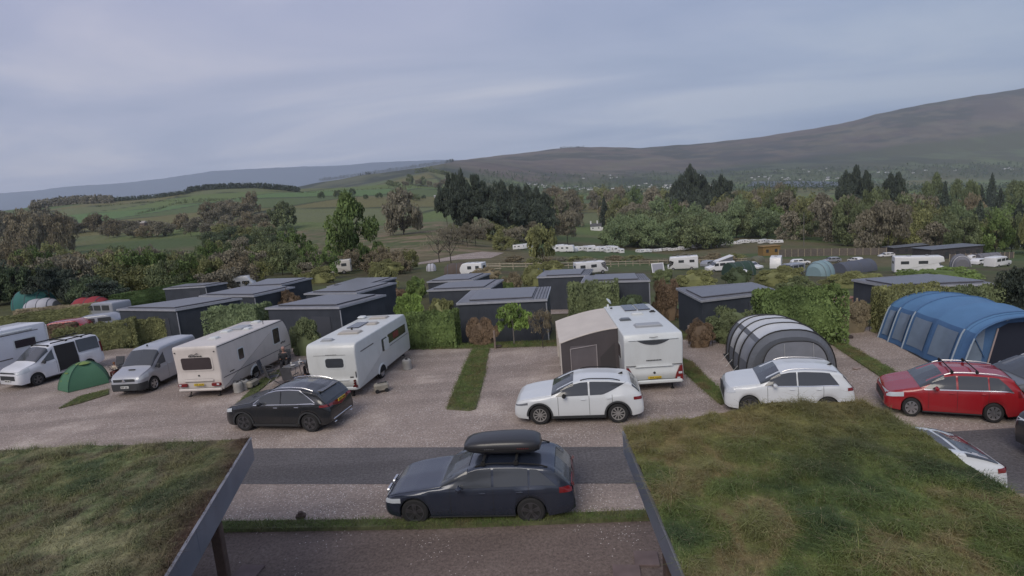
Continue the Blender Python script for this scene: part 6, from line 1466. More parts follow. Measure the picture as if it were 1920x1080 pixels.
hedge('big laurel bush with bright leaves behind the grey tent', 1424, 1568, 540, 640, 'green', 2.0, var=9)
hedge('yellow green clipped hedge behind the blue tent', 1648, 1752, 535, 622, 'olive', 1.6, var=10)
hedge('dark clipped hedge behind the crown of the blue tent', 1756, 1868, 538, 620, 'mid', 1.6, var=11)
hedge('brown bare hedge left of the blue tent', 1560, 1640, 560, 622, 'brown', 1.0, 'bush', var=11)
hedge('large dark evergreen bush at the right edge', 1848, 1960, 492, 620, 'conifer', 3.0, 'bush', var=12)
hedge('olive bush between the left and centre huts', 690, 752, 496, 545, 'olive', 2.0, 'bush', var=13)
hedge('clipped green bush between the left and centre huts', 758, 806, 516, 558, 'green', 2.0, 'bush', var=14)
hedge('brown shrub beside the second row hut', 722, 772, 535, 580, 'red', 1.5, 'bush', var=15)
hedge('russet shrub between two left huts', 520, 574, 545, 600, 'red', 1.5, 'bush', var=16)
hedge('arched brown shrub between the centre huts', 942, 982, 508, 552, 'brown', 1.5, 'bush', var=17)
hedge('tall olive bush behind the centre huts', 975, 1030, 494, 536, 'olive', 1.5, 'bush', var=18)
hedge('low ball shaped bush between the centre huts', 938, 970, 528, 556, 'green', 1.0, 'bush', var=19)
hedge('green hedge behind the touring pitch solar board', 1218, 1268, 502, 528, 'mid', 1.5, 'bush', var=20)
hedge('green hedge under the two berth white camper', 1262, 1346, 504, 542, 'olive', 1.5, 'bush', var=21)
hedge('dark green bush below the raised roof camper', 1352, 1412, 500, 534, 'dark', 1.5, 'bush', var=22)
hedge('low hedge left of the pale blue dome tent', 1408, 1520, 500, 536, 'olive', 1.5, 'bush', var=23)
hedge('rounded bush in front of the pale blue dome tent', 1455, 1530, 516, 560, 'mid', 2.0, 'bush', var=24)
hedge('long low hedge right of the pale blue dome tent', 1538, 1662, 508, 540, 'olive', 1.5, 'bush', var=25)
hedge('green hedge between the coachbuilt motorhome and the far hut', 1660, 1840, 500, 534, 'green', 2.0, 'bush', var=26)
hedge('brown scrub beside the laurel bush', 1560, 1606, 555, 612, 'brown', 1.0, 'bush', var=27)
hedge('tuft of reeds behind the back huts', 690, 760, 486, 515, 'olive', 2.0, 'bush', var=28)
hedge('grassy mound bush left of the narrow back hut', 560, 640, 500, 530, 'olive', 2.0, 'bush', var=29)
hedge('dense bush right of the far centre huts', 880, 945, 500, 524, 'brown', 1.6, 'bush', var=30)
hedge('olive scrub below the fence at the centre', 1010, 1060, 488, 512, 'olive', 1.6, 'bush', var=31)
# ------------------------------------------------------------------ posts
POST = mat('weathered_post', (0.22, 0.17, 0.14), .9, var=.3)
def post(label, px, yt, yb, r_=.05, m_=POST, name='post'):
    b = hit(px, yb); h = (yb-yt)*b.y/F; mb = MB(); mb.tube([(0, 0, -.1), (0, 0, h-.02), (0, 0, h)], [r_, r_, r_*.7], 8); return tag(mb.build(name, m_, smooth=True, loc=b), label, 'post')
post('wooden post at the back end of the long grass strip', 929, 618, 655, .06); post('wooden post behind the grass strip right of the awning caravan', 1292, 608, 644, .06)
post('thin pole in front of the laurel bush', 1515, 540, 628, .045, mat('pole_green', (.10, .12, .07), .8)); post('timber post at the left corner of the blue tent lawn', 1606, 556, 612, .05, mat('pole_tan', (.25, .2, .14), .8)); post('timber post at the corner of the laurel hut', 1283, 562, 612, .05)
post('low timber marker by the blue tent pitch', 1585, 604, 636, .05, mat('pole_tan', (.25, .2, .14), .8))
post('telegraph pole standing in the right wood beyond the tourers', 1507, 400, 462, .16, mat('pole_grey', (.14, .13, .12), .9), 'telegraph_pole')
p = G(1606, 692); mb = MB(); mb.box((0, 0, .04), (.3, .18, .08), 0, .03); tag(mb.build('stone', mat('stone_pink', (.28, .22, .2), .9), loc=(p.x, p.y, 0), rz=.3), 'pink stone lying on the gravel beside the grey tent', 'stone')
for (px, py, lb) in ((1590, 634, 'dark cover box on the gravel left of the blue tent'), (934, 652, 'dark cover at the foot of the wooden post by the long grass strip')):
    p = G(px, py); mb = MB(); mb.box((0, 0, .06), (.4, .25, .12), 0, .03); mb.box((0, 0, .125), (.34, .2, .02), 0, .01); tag(mb.build('service_box', mat('lid_brown', (.06, .045, .04), .8), loc=(p.x, p.y, 0)), lb, 'box')
def box_on(name, label, cat, px, yb, dims, m_, rz=0, grp=None):
    b = hit(px, yb); mb = MB(); mb.box((0, 0, dims[2]/2), dims, 0, min(dims)*.08); t = mb.build(name, m_, loc=b, rz=rz, smooth=True); return tag(t, label, cat, grp)
WHT = mat('matt_white', (0.66, 0.66, 0.66), .5)
b = hit(362, 625); mb = MB(); mb.lathe((0, 0, 0), [(0, .16), (.9, .13), (.95, .05)], 10, 'z'); tag(mb.build('meter_post', WHT, smooth=True, loc=b), 'white meter post beside the hut behind the silver van', 'post'); 
b = hit(208, 605); mb = MB(); mb.box((0, 0, .5), (.28, .22, 1.0), 0, .04); tag(mb.build('meter_post', WHT, smooth=True, loc=b), 'white meter post left of the front left hut', 'post')
b = hit(1087, 585); mb = MB(); mb.box((0, 0, .3), (.3, .2, .6), 0, .05); mb.box((0, 0, .62), (.34, .24, .05), 0, .02); tag(mb.build('meter_post', mat('pale_grey', (.4, .38, .37), .6), smooth=True, loc=b), 'pale service point in front of the wide clipped hedge', 'post')
# picnic furniture seen between the hedges on the right
def picnic(label, px, yb, m_, rz):
    b = hit(px, yb); t = thing('picnic_table', label, 'table', b, rz); mb = MB(); mb.box((0, 0, .74), (1.8, .75, .05), 0, .01); mb.build('tabletop', m_, t)
    for sd in (1, -1): mb = MB(); mb.box((0, sd*.68, .45), (1.8, .26, .05), 0, .01); mb.build('bench', m_, t)
    for sx_ in (-.6, .6): mb = MB(); mb.tube([(sx_, -.6, 0), (sx_, -.2, .72)], .04, 4); mb.tube([(sx_, .6, 0), (sx_, .2, .72)], .04, 4); mb.box((sx_, 0, .42), (.06, 1.4, .08)); mb.build('leg', m_, t)
picnic('wooden picnic table in the gap right of the laurel bush', 1580, 578, mat('timber_red', (.24, .12, .09), .85, var=.2), .3)
picnic('pale picnic table behind the low posts left of the blue tent', 1612, 598, mat('timber_pale', (.38, .33, .30), .85, var=.2), -.4)
# patches of path between the hedges
for nm, pts in (('path_gravel', [(1025, 590), (1075, 588), (1085, 566), (1040, 566)]), ('path_gravel', [(1530, 600), (1640, 604), (1650, 575), (1560, 560)]), ('gravel_track', [(700, 505), (920, 484), (945, 474), (905, 472), (850, 480), (800, 490)]), ('path_gravel', [(1870, 600), (1960, 620), (1960, 590), (1890, 585)])):
    P = [hit(*q) for q in pts]; mb = MB(); c = sum(P, Vector())/len(P); vs = []; 
    k = 10; grid = []
    for i in range(k+1):
        a = i/k; L_ = P[0].lerp(P[1], a) if len(P) == 4 else None
    # fan of small cells draped over the ground
    n_ = len(P); ring = [[(c.lerp(P[j], r_/6)) for j in range(n_)] for r_ in range(7)]
    fine = []
    for r_ in range(1, 7):
        l = []
        for j in range(n_):
            for q in range(6): v = ring[r_][j].lerp(ring[r_][(j+1) % n_], q/6); l.append((v.x, v.y, gz(v.x, v.y)+.03))
        fine.append(l)
    mb.loft(fine, False); mb.add(fine[0], [tuple(range(len(fine[0])))]); tag(mb.build(nm, GRV), kind='structure')
lawn = [hit(*q) for q in ((1255, 600), (1282, 600), (1282, 560), (1250, 558))]
mb = MB(); mb.add([(p.x, p.y, gz(p.x, p.y)+.02) for p in lawn], [(0, 1, 2, 3)]); tag(mb.build('lawn', mat('lawn_green', (.075, .11, .035), .95, var=.3, vscale=3)), kind='structure')
# ------------------------------------------------------------------ touring field beyond the huts
def fplace(px, yb): return hit(px, yb)
def small_van(name, label, cat, px, yb, L, W_, Hh, rz, col_, prof='box', poptop=False, wins=True, scale=1.0, group=None):
    b = fplace(px, yb); t = thing(name, label, cat, b, rz, group, (scale,)*3)
    if prof == 'box': P = roundpoly([(-L/2, .35), (L/2, .35), (L/2+.02, 1.2), (L/2-.35, Hh-.2), (L/2-.6, Hh), (-L/2, Hh)], [.05, .1, .3, .2, .2, .15])
    elif prof == 'coach': P = roundpoly([(-L/2, .35), (L/2, .35), (L/2, 1.0), (L/2-.9, 1.25), (L/2-1.1, 1.75), (L/2-.35, 1.95), (L/2-.5, Hh-.1), (-L/2, Hh)], [.05, .1, .15, .1, .1, .1, .2, .12])
    elif prof == 'van': P = roundpoly([(-L/2, .3), (L/2, .3), (L/2, .95), (L/2-.9, 1.15), (L/2-1.6, Hh), (-L/2+.1, Hh)], [.05, .1, .15, .15, .25, .2])
    else: P = roundpoly([(-L/2, .3), (L/2, .3), (L/2, .75), (L/2-1.0, .92), (L/2-1.7, Hh), (-L/2+.7, Hh), (-L/2+.1, .95)], [.05, .1, .1, .2, .25, .3, .1])
    shellbox(P, W_, col_, t, rad=.10)
    zz_ = Hh*.66 if prof in ('box', 'coach') else (1.42 if prof == 'van' else 1.12); hh_ = .5 if prof != 'car' else .34
    for sd in (1, -1):
        for (xx, ww) in ([(-.3*L, .16*L), (.05*L, .18*L)] if prof in ('box', 'coach') else [(-.28*L, .22*L), (-.02*L, .2*L), (.20*L, .16*L)]):
            mb = MB(); panel(mb, (xx, sd*W_/2, zz_), (1 if sd < 0 else -1, 0, 0), (0, 0, 1), ww, hh_, .05, .02); mb.build('window', GLASS, t)
        for xx in ((-.28*L, .32*L) if prof != 'box' else (0,)):
            mb = MB(); mb.lathe((0, 0, 0), [(-.1, .2), (-.1, .32), (.1, .32), (.1, .2)], 14); w_ = mb.build('wheel', TYRE, t, loc=(xx, sd*(W_/2-.08), .32)); mb = MB(); mb.lathe((0, 0, 0), [(sd*.09, .19), (sd*.12, .17)], 12); mb.build('rim', RIMS, w_)
    if prof in ('van', 'coach', 'car'):
        x0_ = {'van': L/2-1.25, 'coach': L/2-1.0, 'car': L/2-1.36}[prof]; z0_ = {'van': (1.15+Hh)/2, 'coach': 1.5, 'car': (.92+Hh)/2}[prof]; sl_ = {'van': (-.7, Hh-1.15), 'coach': (-.2, .5), 'car': (-.7, Hh-.92)}[prof]
        v_ = Vector((sl_[0], 0, sl_[1])); mb = MB(); panel(mb, (x0_+.0, 0, z0_), (0, 1, 0), v_, W_*.8, v_.length*.75, .06, .03); mb.build('windscreen', GLASS, t)
    if prof in ('box', 'coach'):
        hatch(t, -.2*L, 0, Hh, .5, .7, GRYH); hatch(t, .15*L, 0, Hh, .4, .5, GRYH); mb = MB(); panel(mb, (-L/2, 0, Hh*.66), (0, -1, 0), (0, 0, 1), W_*.5, .45, .05, .02); mb.build('window', GLASS, t)
    if poptop:
        mb = MB(); mb.loft([[(-L/2+.3, y, Hh+.98), (L/2-1.7, y, Hh+.10), (L/2-1.7, y, Hh+.0), (-L/2+.3, y, Hh+.86)] for y in (-W_/2+.15, W_/2-.15)], True); mb.build('lifting_roof', col_, t)
        mb = MB(); mb.loft([[(-L/2+.4, y, Hh-.02), (L/2-1.8, y, Hh-.02), (L/2-1.8, y, Hh+.02), (-L/2+.4, y, Hh+.86)] for y in (-W_/2+.22, W_/2-.22)], True); mb.build('roof_canvas', TG, t)
    return t
WF = paint('far_white', (0.70, 0.70, 0.71), .4, .3, dirt=.08); SF = paint('far_silver', (0.30, 0.31, 0.34), .35, .4, .3); CRF = paint('far_cream', (0.58, 0.55, 0.50), .5, .2)
small_van('camper_van', 'white camper with sloping raised roof behind the narrow centre huts', 'van', 1108, 514, 5.4, 2.0, 2.2, R(10), WF, 'coach')
small_van('camper_van', 'white camper with dark side doorway right of the solar board', 'van', 1280, 506, 5.6, 2.2, 2.7, R(165), WF, 'coach')
small_van('camper_van', 'white camper van with its dark canvas roof raised', 'van', 1350, 509, 5.0, 1.95, 1.9, R(182), WF, 'van', True)
small_van('parked_car', 'white car parked right of the raised roof camper', 'car', 1409, 505, 4.2, 1.8, 1.5, R(-60), WF, 'car')
small_van('touring_caravan', 'white touring caravan with grey end window near the ochre shed', 'caravan', 1455, 504, 4.6, 2.1, 2.6, R(-120), WF, 'box')
small_van('camper_van', 'silver van with opened tailgate below the white touring caravan', 'van', 1482, 516, 4.6, 1.9, 1.9, R(200), SF, 'van')
small_van('parked_car', 'white car seen over the fence behind the silver van', 'car', 1500, 496, 4.4, 1.8, 1.4, R(-10), WF, 'car')
small_van('motorhome', 'large white motorhome with two dark side windows behind the far right hut', 'motorhome', 1722, 512, 7.0, 2.3, 2.9, R(-25), WF, 'coach')
small_van('parked_car', 'white estate car in front of the dark timber lodge', 'car', 1662, 482, 4.6, 1.8, 1.5, R(170), WF, 'car')
small_van('parked_car', 'small white car left of the dark timber lodge', 'car', 1604, 492, 3.8, 1.7, 1.4, R(100), WF, 'car')
small_van('camper_van', 'cream camper with black cab windows and camouflage side at the back left', 'van', 630, 514, 5.4, 2.1, 2.4, R(190), CRF, 'coach')
small_van('parked_car', 'white car bonnet showing above the hut at the back left', 'car', 450, 545, 4.0, 1.8, 1.9, R(190), WF, 'car')
small_van('touring_caravan', 'small white folding caravan behind the centre huts', 'caravan', 888, 516, 3.8, 2.0, 2.0, R(160), WF, 'box')
small_van('parked_car', 'silver estate car below the long hedge at the far left', 'car', 178, 622, 4.5, 1.8, 1.5, R(195), SF, 'car', scale=1.0)
small_van('parked_car', 'red car between the motorhome and the silver estate', 'car', 118, 632, 4.2, 1.8, 1.4, R(195), REDP, 'car')
small_van('parked_van', 'silver people carrier with raised tailgate beside the front left hut', 'van', 205, 600, 4.6, 1.9, 1.9, R(160), SF, 'van')
small_van('parked_van', 'white panelled van at the right side between the hedges', 'van', 1870, 500, 5.0, 1.9, 2.0, R(20), WF, 'van')
small_van('parked_car', 'white car at the right by the tent with the dark middle', 'car', 1838, 496, 4.2, 1.8, 1.4, R(15), WF, 'car')
b = hit(1235, 512); t = thing('solar_board', 'white framed solar board standing tilted on the touring field', 'solar board', b, .1)
mb = MB(); mb.loft([[(-1.1, 0, .1), (1.1, 0, .1), (1.1, .05, .1), (-1.1, .05, .1)], [(-1.1, .55, 1.7), (1.1, .55, 1.7), (1.1, .6, 1.7), (-1.1, .6, 1.7)]], True); mb.build('frame', WF, t)
mb = MB(); mb.loft([[(-.95, -.01+.05, .22), (.95, .04, .22), (.95, .06, .22), (-.95, .06, .22)], [(-.95, .49, 1.58), (.95, .49, 1.58), (.95, .52, 1.58), (-.95, .52, 1.58)]], True); mb.build('panel', mat('panel_pale', (.30, .30, .34), .3), t)
for sd in (-.8, .8): mb = MB(); mb.tube([(sd, .58, 1.6), (sd, 1.3, 0)], .03, 4); mb.build('prop', ALU, t)
# tents further off
def dome_far(label, px, yb, w, d_, h, m_, rz=0, win=False, name='tent', p=2.2, m2=None):
    b = hit(px, yb); t = thing(name, label, 'tent', b, rz); mb = MB(); P = []
    for i in range(13):
        f = i/12; k = math.sin(math.pi*min(1, max(0, .5-abs(f-.5)+.16)))**.55 if name == 'tent' else 1
        P.append([(-d_/2+d_*f, y*k, z*k+.02) for y, z in arch(w/2, h, 16, p)])
    mb.grid(P); mb.add(P[0], [tuple(range(17))]); mb.add(P[-1], [tuple(range(17))]); mb.build('canopy', m_, t, True)
    for f in (.15, .5, .85):
        k = math.sin(math.pi*min(1, max(0, .5-abs(f-.5)+.16)))**.55 if name == 'tent' else 1
        mb = MB(); mb.tube([(-d_/2+d_*f, y*k*1.01, z*k*1.01+.02) for y, z in arch(w/2, h, 16, p)], .04, 4); mb.build('pole', m2 or TG, t)
    if win:
        for yy in (-.35, .35): mb = MB(); panel(mb, (-d_/2-.01, yy, h*.45), (0, -1, 0), (0, 0, 1), .4, h*.5, .05, .02); mb.build('window', UNDER, t)
    return t
PB = mat('tent_paleblue', (0.20, 0.29, 0.32), .8); dome_far('pale blue dome tent with two narrow dark windows', 1538, 517, 3.6, 3.6, 2.4, PB, R(-150), True)
dome_far('grey long tunnel tent stretched beside the pale blue dome tent', 1600, 510, 3.4, 7.5, 2.0, mat('tent_slate', (.09, .10, .13), .8), R(20), name='tunnel_tent')
dome_far('grey and white tent with dark middle beyond the motorhome', 1800, 500, 3.2, 4.0, 2.5, mat('tent_steel', (.16, .16, .18), .8), R(60), m2=WF)
dome_far('grey tent at the far right with a white end', 1850, 488, 3.0, 5.5, 1.9, mat('tent_steel', (.16, .16, .18), .8), R(0), name='tunnel_tent')
dome_far('small blue tent behind the left back centre hut', 1026, 506, 2.6, 3.2, 1.1, mat('tent_royal', (.03, .10, .32), .8), 0)
dome_far('dark green tent beside the raised roof camper', 1385, 516, 3.2, 4.2, 2.2, mat('tent_bottle', (.03, .06, .045), .8), .3, name='tunnel_tent')
dome_far('teal tent flysheet at the far left edge of the wood', 66, 577, 3.0, 4.0, 2.3, mat('tent_teal', (.03, .13, .12), .8), 0)
dome_far('white tent in front of the teal flysheet', 80, 580, 2.6, 3.0, 1.3, mat('tent_greywhite', (.40, .40, .44), .8), .2)
dome_far('red dome tent at the left behind the brownish hedge', 172, 583, 2.8, 3.6, 1.6, mat('tent_red', (.26, .03, .04), .8), 0)
dome_far('brown tent roof right of the gravel track at the centre', 858, 515, 3.0, 4.0, 1.9, mat('tent_brown', (.09, .07, .06), .85), 0)
dome_far('pale grey shelter by the bushes left of the centre track', 809, 508, 1.6, 1.6, 1.3, mat('tent_greywhite', (.40, .40, .44), .8), 0)
dome_far('small white awning beside the raised roof camper', 1392, 522, 1.8, 2.0, 1.3, WF, .4)
dome_far('low white windbreak tent left of the white camper', 1318, 524, 1.6, 1.6, 1.1, WF, .2)
dome_far('olive tent tucked behind the ochre shed hedge', 1420, 492, 3.0, 3.6, 1.8, mat('tent_olive', (.12, .12, .08), .8), .5)
small_van('parked_car', 'grey car seen between the blue and white tourers', 'car', 1330, 500, 4.2, 1.8, 1.45, R(30), SF, 'car')
small_van('parked_car', 'pale car beside the brown board fence', 'car', 1560, 492, 4.2, 1.8, 1.45, R(170), SF, 'car')
small_van('parked_car', 'white car between the steel grey tents at the right', 'car', 1826, 488, 4.2, 1.8, 1.45, R(10), WF, 'car')
def hutlet(label, px, yb, L, W_, h, m_, roofm, rz=0, name='shed', rh=.0, cat='shed'):
    b = hit(px, yb); t = thing(name, label, cat, b, rz); mb = MB(); mb.box((0, 0, h/2-.3), (L, W_, h+.6)); mb.build('wall', m_, t); mb = MB()
    if rh: mb.loft([[(x, -W_/2-.3, h), (x, 0, h+rh), (x, W_/2+.3, h)] for x in (-L/2-.3, L/2+.3)], True)
    else: mb.box((0, 0, h+.10), (L+.6, W_+.6, .2), 0, .03)
    mb.build('roof', roofm, t)
    for k in range(max(1, int(L/3))):
        xx = -L/2+(k+.5)*L/max(1, int(L/3)); mb = MB(); panel(mb, (xx, -W_/2, h*.55), (1, 0, 0), (0, 0, 1), 1.0, h*.35, .03, .03); mb.build('window', GLASS, t)
    return t
OCH = mat('ochre_boards', (0.24, 0.15, 0.055), .85, var=.2); RG = mat('roof_grey', (.13, .14, .16), .6); LODG = mat('lodge_timber', (.055, .05, .055), .8, var=.3)
hutlet('ochre timber shed standing beyond the touring caravan', 1442, 479, 6.6, 4.0, 3.6, OCH, OCH, .03)
hutlet('dark timber lodge with flat grey roof at the right', 1775, 484, 16, 7, 3.4, LODG, RG, .05, 'lodge', 0, 'lodge'); hutlet('long dark timber lodge left of the flat roofed one', 1695, 476, 14, 6, 3.0, LODG, RG, .1, 'lodge', .5, 'lodge')
hutlet('grey roofed outbuilding behind the right lodge', 1760, 452, 14, 8, 3.5, LODG, mat('roof_slate', (.16, .16, .17), .7), .3, 'outbuilding', 2.2, 'building')
hutlet('small dark cabin in the trees above the lodges', 1830, 440, 10, 6, 3.0, LODG, RG, .2, 'outbuilding', 1.5, 'building')
# timber fences
FEN = mat('fence_timber', (0.40, 0.34, 0.25), .9, var=.25)
def rail_fence(label, pts, h=1.1, name='rail_fence'):
    P = [hit(*q) for q in pts]; t = thing(name, label, 'fence', P[0], 0); o = P[0]
    for a, b in zip(P, P[1:]):
        for zz_ in (h*.45, h*.92): mb = MB(); mb.tube([a-o+Vector((0, 0, zz_)), b-o+Vector((0, 0, zz_))], .10, 4); mb.build('rail', FEN, t)
        k = max(1, int((b-a).length/2.6))
        for i in range(k): p_ = a.lerp(b, i/k)-o; mb = MB(); mb.box((p_.x, p_.y, p_.z+h/2), (.13, .13, h+.3)); mb.build('post', FEN, t)
rail_fence('long pale rail fence across the touring field behind the campers', [(912, 506), (1010, 504), (1100, 502), (1200, 498), (1300, 496), (1400, 492)])
rail_fence('short rail fence by the brown tent roof', [(862, 513), (940, 509)])
rail_fence('far rail fence between the bushes at the left centre', [(668, 508), (742, 505)])
def panel_fence(label, a, b, h, m_):
    P, Q = hit(*a), hit(*b); t = thing('board_fence', label, 'fence', P, 0); d_ = Q-P; ang = math.atan2(d_.y, d_.x)
    mb = MB(); mb.loft([[(0, 0, -.3), (0, .06, -.3), (0, .06, h), (0, 0, h)], [(d_.x, d_.y, d_.z-.3), (d_.x, d_.y+.06, d_.z-.3), (d_.x, d_.y+.06, d_.z+h), (d_.x, d_.y, d_.z+h)]], True); mb.build('boards', m_, t)
    k = int(d_.length/2.5)
    for i in range(k+1): mb = MB(); q = d_*(i/k); mb.box((q.x, q.y-.05, q.z+h/2), (.12, .12, h+.2)); mb.build('post', FEN, t)
TF = mat('fence_taupe', (.135, .115, .10), .9, var=.25)
panel_fence('brown board fence left of the lodges', (1530, 480), (1662, 478), 2.6, TF); panel_fence('low dark board fence right of the ochre shed', (1460, 482), (1532, 480), 2.6, TF); panel_fence('brown board fence in front of the right lodge', (1780, 490), (1900, 484), 1.8, TF)
# cars and caravans in the storage row across the valley
rnd = random.Random(11)
far = small_van('stored_caravan', 'white caravan parked first in the distant storage row', 'caravan', 1048, 471, 5.5, 2.2, 2.6, R(5), WF, 'box', group='white caravans in the distant storage row')
b = hit(1048, 471); FS = 1.0
def farrow(pts, n, lab, grp, jy=1.2, s0=.8, s1=1.1):
    for i in range(n):
        f = (i+.5*rnd.random())/n; px = interp(f, [(0, pts[0][0]), (1, pts[-1][0])]); py = interp(px, pts)+rnd.uniform(-jy, jy); q = hit(px, py)
        sc_ = rnd.uniform(s0, s1); dup(far, q, rnd.uniform(-.5, .5)+(1.57 if rnd.random() < .4 else 0), lab, grp, (sc_, sc_, sc_*rnd.uniform(.75, 1.05)))
farrow([(1052, 472), (1082, 473)], 5, 'white caravan in the clump at the left end of the distant storage row', 'white caravans clumped at the storage row end')
farrow([(1092, 470), (1170, 475)], 12, 'small white caravan in the straggling middle of the distant storage row', 'white caravans straggling along the storage row', s0=.8, s1=1.1)
farrow([(1195, 474), (1290, 468)], 13, 'small white caravan in the thin line right of the storage row gap', 'white caravans in the thin line', s0=.6, s1=.9, jy=.5)
farrow([(1300, 466), (1420, 454)], 17, 'white caravan in the bright line leading to the ochre shed', 'white caravans leading to the ochre shed', s0=.7, s1=1.0, jy=.4)
farrow([(968, 468), (994, 467)], 3, 'white vehicle in the small group left of the storage row', 'white vehicles left of the storage row', s0=.7, s1=.9)
farrow([(1428, 456), (1470, 455)], 3, 'white roofed vehicle behind the ochre shed', 'vehicles behind the ochre shed', s0=.8, s1=1.0)
farrow([(1878, 468), (1915, 462)], 2, 'pale caravan at the right edge above the lodges', 'pale caravans above the lodges', s0=.7, s1=1.0)
# white cottage in the trees
b = hit(1118, 432); ct = thing('cottage', 'white cottage with tall chimney among the trees across the valley', 'cottage', b, -.25)
mb = MB(); mb.box((0, 0, 2), (11, 7, 5)); mb.build('wall', WHT, ct); mb = MB(); mb.loft([[(x, -3.9, 4.3), (x, 0, 7.4), (x, 3.9, 4.3)] for x in (-5.9, 5.9)], True); rf = mb.build('roof', mat('slate_roof', (.08, .08, .085), .7), ct)
for x in (-5.2, 1.5): mb = MB(); mb.box((x, 0, 7.8), (1.4, 1.2, 4.2)); mb.box((x, 0, 9.95), (1.6, 1.4, .25)); mb.build('chimney', WHT, rf)
for x in (-3, 3): mb = MB(); panel(mb, (x, -3.5, 2.6), (1, 0, 0), (0, 0, 1), 1.2, 1.4, .05, .04); mb.build('window', GLASS, ct)
mb = MB(); mb.box((6.5, -2, 1.4), (3.5, 5, 3)); mb.build('annexe', WHT, ct)
# ------------------------------------------------------------------ trees one can tell apart
pxtree('tree', 'large green tree with full leafy crown left of centre beyond the huts', 'tree', 'tall', 'green', 602, 728, 372, 502, n=14000, ls=.034, var=1, zc=.06)
pxtree('tree', 'round dark green tree alone on the hillside field', 'tree', 'round', 'mid', 503, 560, 379, 430, n=5000, ls=.05, var=1, zc=.08)
pxtree('tree', 'dark brown rounded tree right of the large green tree', 'tree', 'round', 'taupe', 714, 800, 358, 440, n=7000, ls=.04, var=2, zc=.08)
pxtree('tree', 'slender bare tree with forked trunk beside the gravel track', 'tree', 'bare', 'taupe', 812, 880, 420, 496, n=900, ls=.06, var=1)
pxtree('tree', 'thin leafless sapling close left of the forked bare tree', 'tree', 'bare', 'taupe', 790, 858, 426, 492, n=600, ls=.06, var=2)
pxtree('tree', 'willow like grey green tree in front of the conifer clump', 'tree', 'round', 'olive', 990, 1048, 418, 500, n=4500, ls=.05, var=3, zc=.1)
pxtree('tree', 'bare grey brown tree left of the white cottage', 'tree', 'round', 'taupe', 1036, 1092, 392, 458, n=5000, ls=.04, var=4, zc=.1)
pxtree('tree', 'dark fir behind the white cottage chimney', 'tree', 'conifer', 'conifer', 1118, 1152, 372, 428, n=3500, ls=.05, var=1)
rnd = random.Random(21)
def grove(lab, grp, n, xr, yb, hr, wr, kinds, name='tree', fn=None, z=0):
    """n trees with their feet between yb[0]..yb[1], pixel heights hr, pixel widths wr"""
    for i in range(n):
        px = xr[0]+(xr[1]-xr[0])*(i+rnd.random())/n; px += 62 if 1084 < px < 1146 and yb[1] > 425 and yb[0] < 470 else 0; py = rnd.uniform(*yb) if not fn else fn(px)+rnd.uniform(*yb); h_ = rnd.uniform(*hr); w_ = rnd.uniform(*wr); k, l, v = rnd.choice(kinds)
        nm = {'conifer': 'conifer', 'pine': 'pine_tree'}.get(k, 'tree')
        pxtree(nm, lab, 'tree', k, l, px-w_/2, px+w_/2, py-h_, py, grp, v, n={'bare': 1500}.get(k, 6500), ls=.038, **({'zc': .06} if k in ('round', 'tall') else {}))
CK = [('tall', 'conifer', 2), ('pine', 'conifer', 3), ('pine', 'conifer', 1), ('round', 'conifer', 4), ('tall', 'conifer', 5)]
# the dark pine clump left of centre
for px, yt, yb, w_ in ((852, 330, 432, 30), (868, 320, 436, 30), (884, 340, 438, 36), (900, 336, 440, 38), (840, 350, 434, 34), (918, 346, 442, 36), (936, 344, 440, 34), (948, 343, 444, 34), (962, 350, 442, 36), (978, 352, 446, 40), (994, 350, 444, 38), (1010, 354, 446, 40), (1026, 366, 448, 40), (874, 356, 442, 46), (906, 362, 446, 50), (940, 366, 448, 50), (972, 372, 450, 50), (1004, 376, 452, 50), (858, 366, 440, 44), (890, 372, 446, 50), (924, 378, 450, 54), (956, 384, 452, 56), (990, 388, 454, 56), (1020, 392, 456, 50)):
    k, l, v = rnd.choice(CK); pxtree('pine_tree' if k == 'pine' else 'conifer', 'tall dark conifer in the clump left of the cottage', 'tree', k, l, px-w_/2-4, px+w_/2+4, yt, yb, 'dark conifers in the centre clump', v, n=7000, ls=.04)
for px, yt, yb, w_ in ((1268, 345, 420, 34), (1284, 330, 424, 34), (1297, 316, 426, 32), (1310, 334, 426, 34), (1322, 336, 424, 34), (1338, 340, 428, 36), (1354, 334, 428, 36), (1366, 346, 428, 34), (1276, 362, 430, 44), (1305, 365, 432, 46), (1332, 368, 432, 46), (1358, 370, 434, 46)):
    k, l, v = rnd.choice(CK); pxtree('pine_tree' if k == 'pine' else 'conifer', 'dark conifer in the clump right of the cottage', 'tree', k, l, px-w_/2-4, px+w_/2+4, yt, yb, 'dark conifers right of the cottage', v, n=7000, ls=.04)
for px, yt, yb, w_ in ((1585, 326, 420, 30), (1604, 318, 424, 34), (1622, 324, 426, 34), (1594, 346, 430, 44), (1668, 332, 425, 34), (1682, 330, 428, 32)):
    k, l, v = rnd.choice(CK); pxtree('conifer', 'dark fir among the brown trees behind the lodges', 'tree', 'tall', l, px-w_/2-4, px+w_/2+4, yt, yb, 'firs behind the lodges', v, n=7000, ls=.04)
BR = [('round', 'brown', 3), ('round', 'taupe', 4), ('round', 'mid', 11), ('tall', 'taupe', 2), ('round', 'olive', 7)]; GR = [('round', 'soft', 5), ('round', 'mid', 6), ('round', 'olive', 7), ('round', 'green', 8)]
grove('brown budding tree in the belt behind the lodges', 'brown trees behind the lodges', 24, (1570, 1790), (448, 476), (56, 104), (56, 88), BR+[('round', 'taupe', 4), ('round', 'mid', 6), ('round', 'olive', 7)])
grove('tree in the mixed belt at the right edge', 'mixed trees at the right edge', 22, (1780, 1960), (440, 478), (48, 90), (44, 76), GR+BR[:1]+[('conifer', 'conifer', 2)])
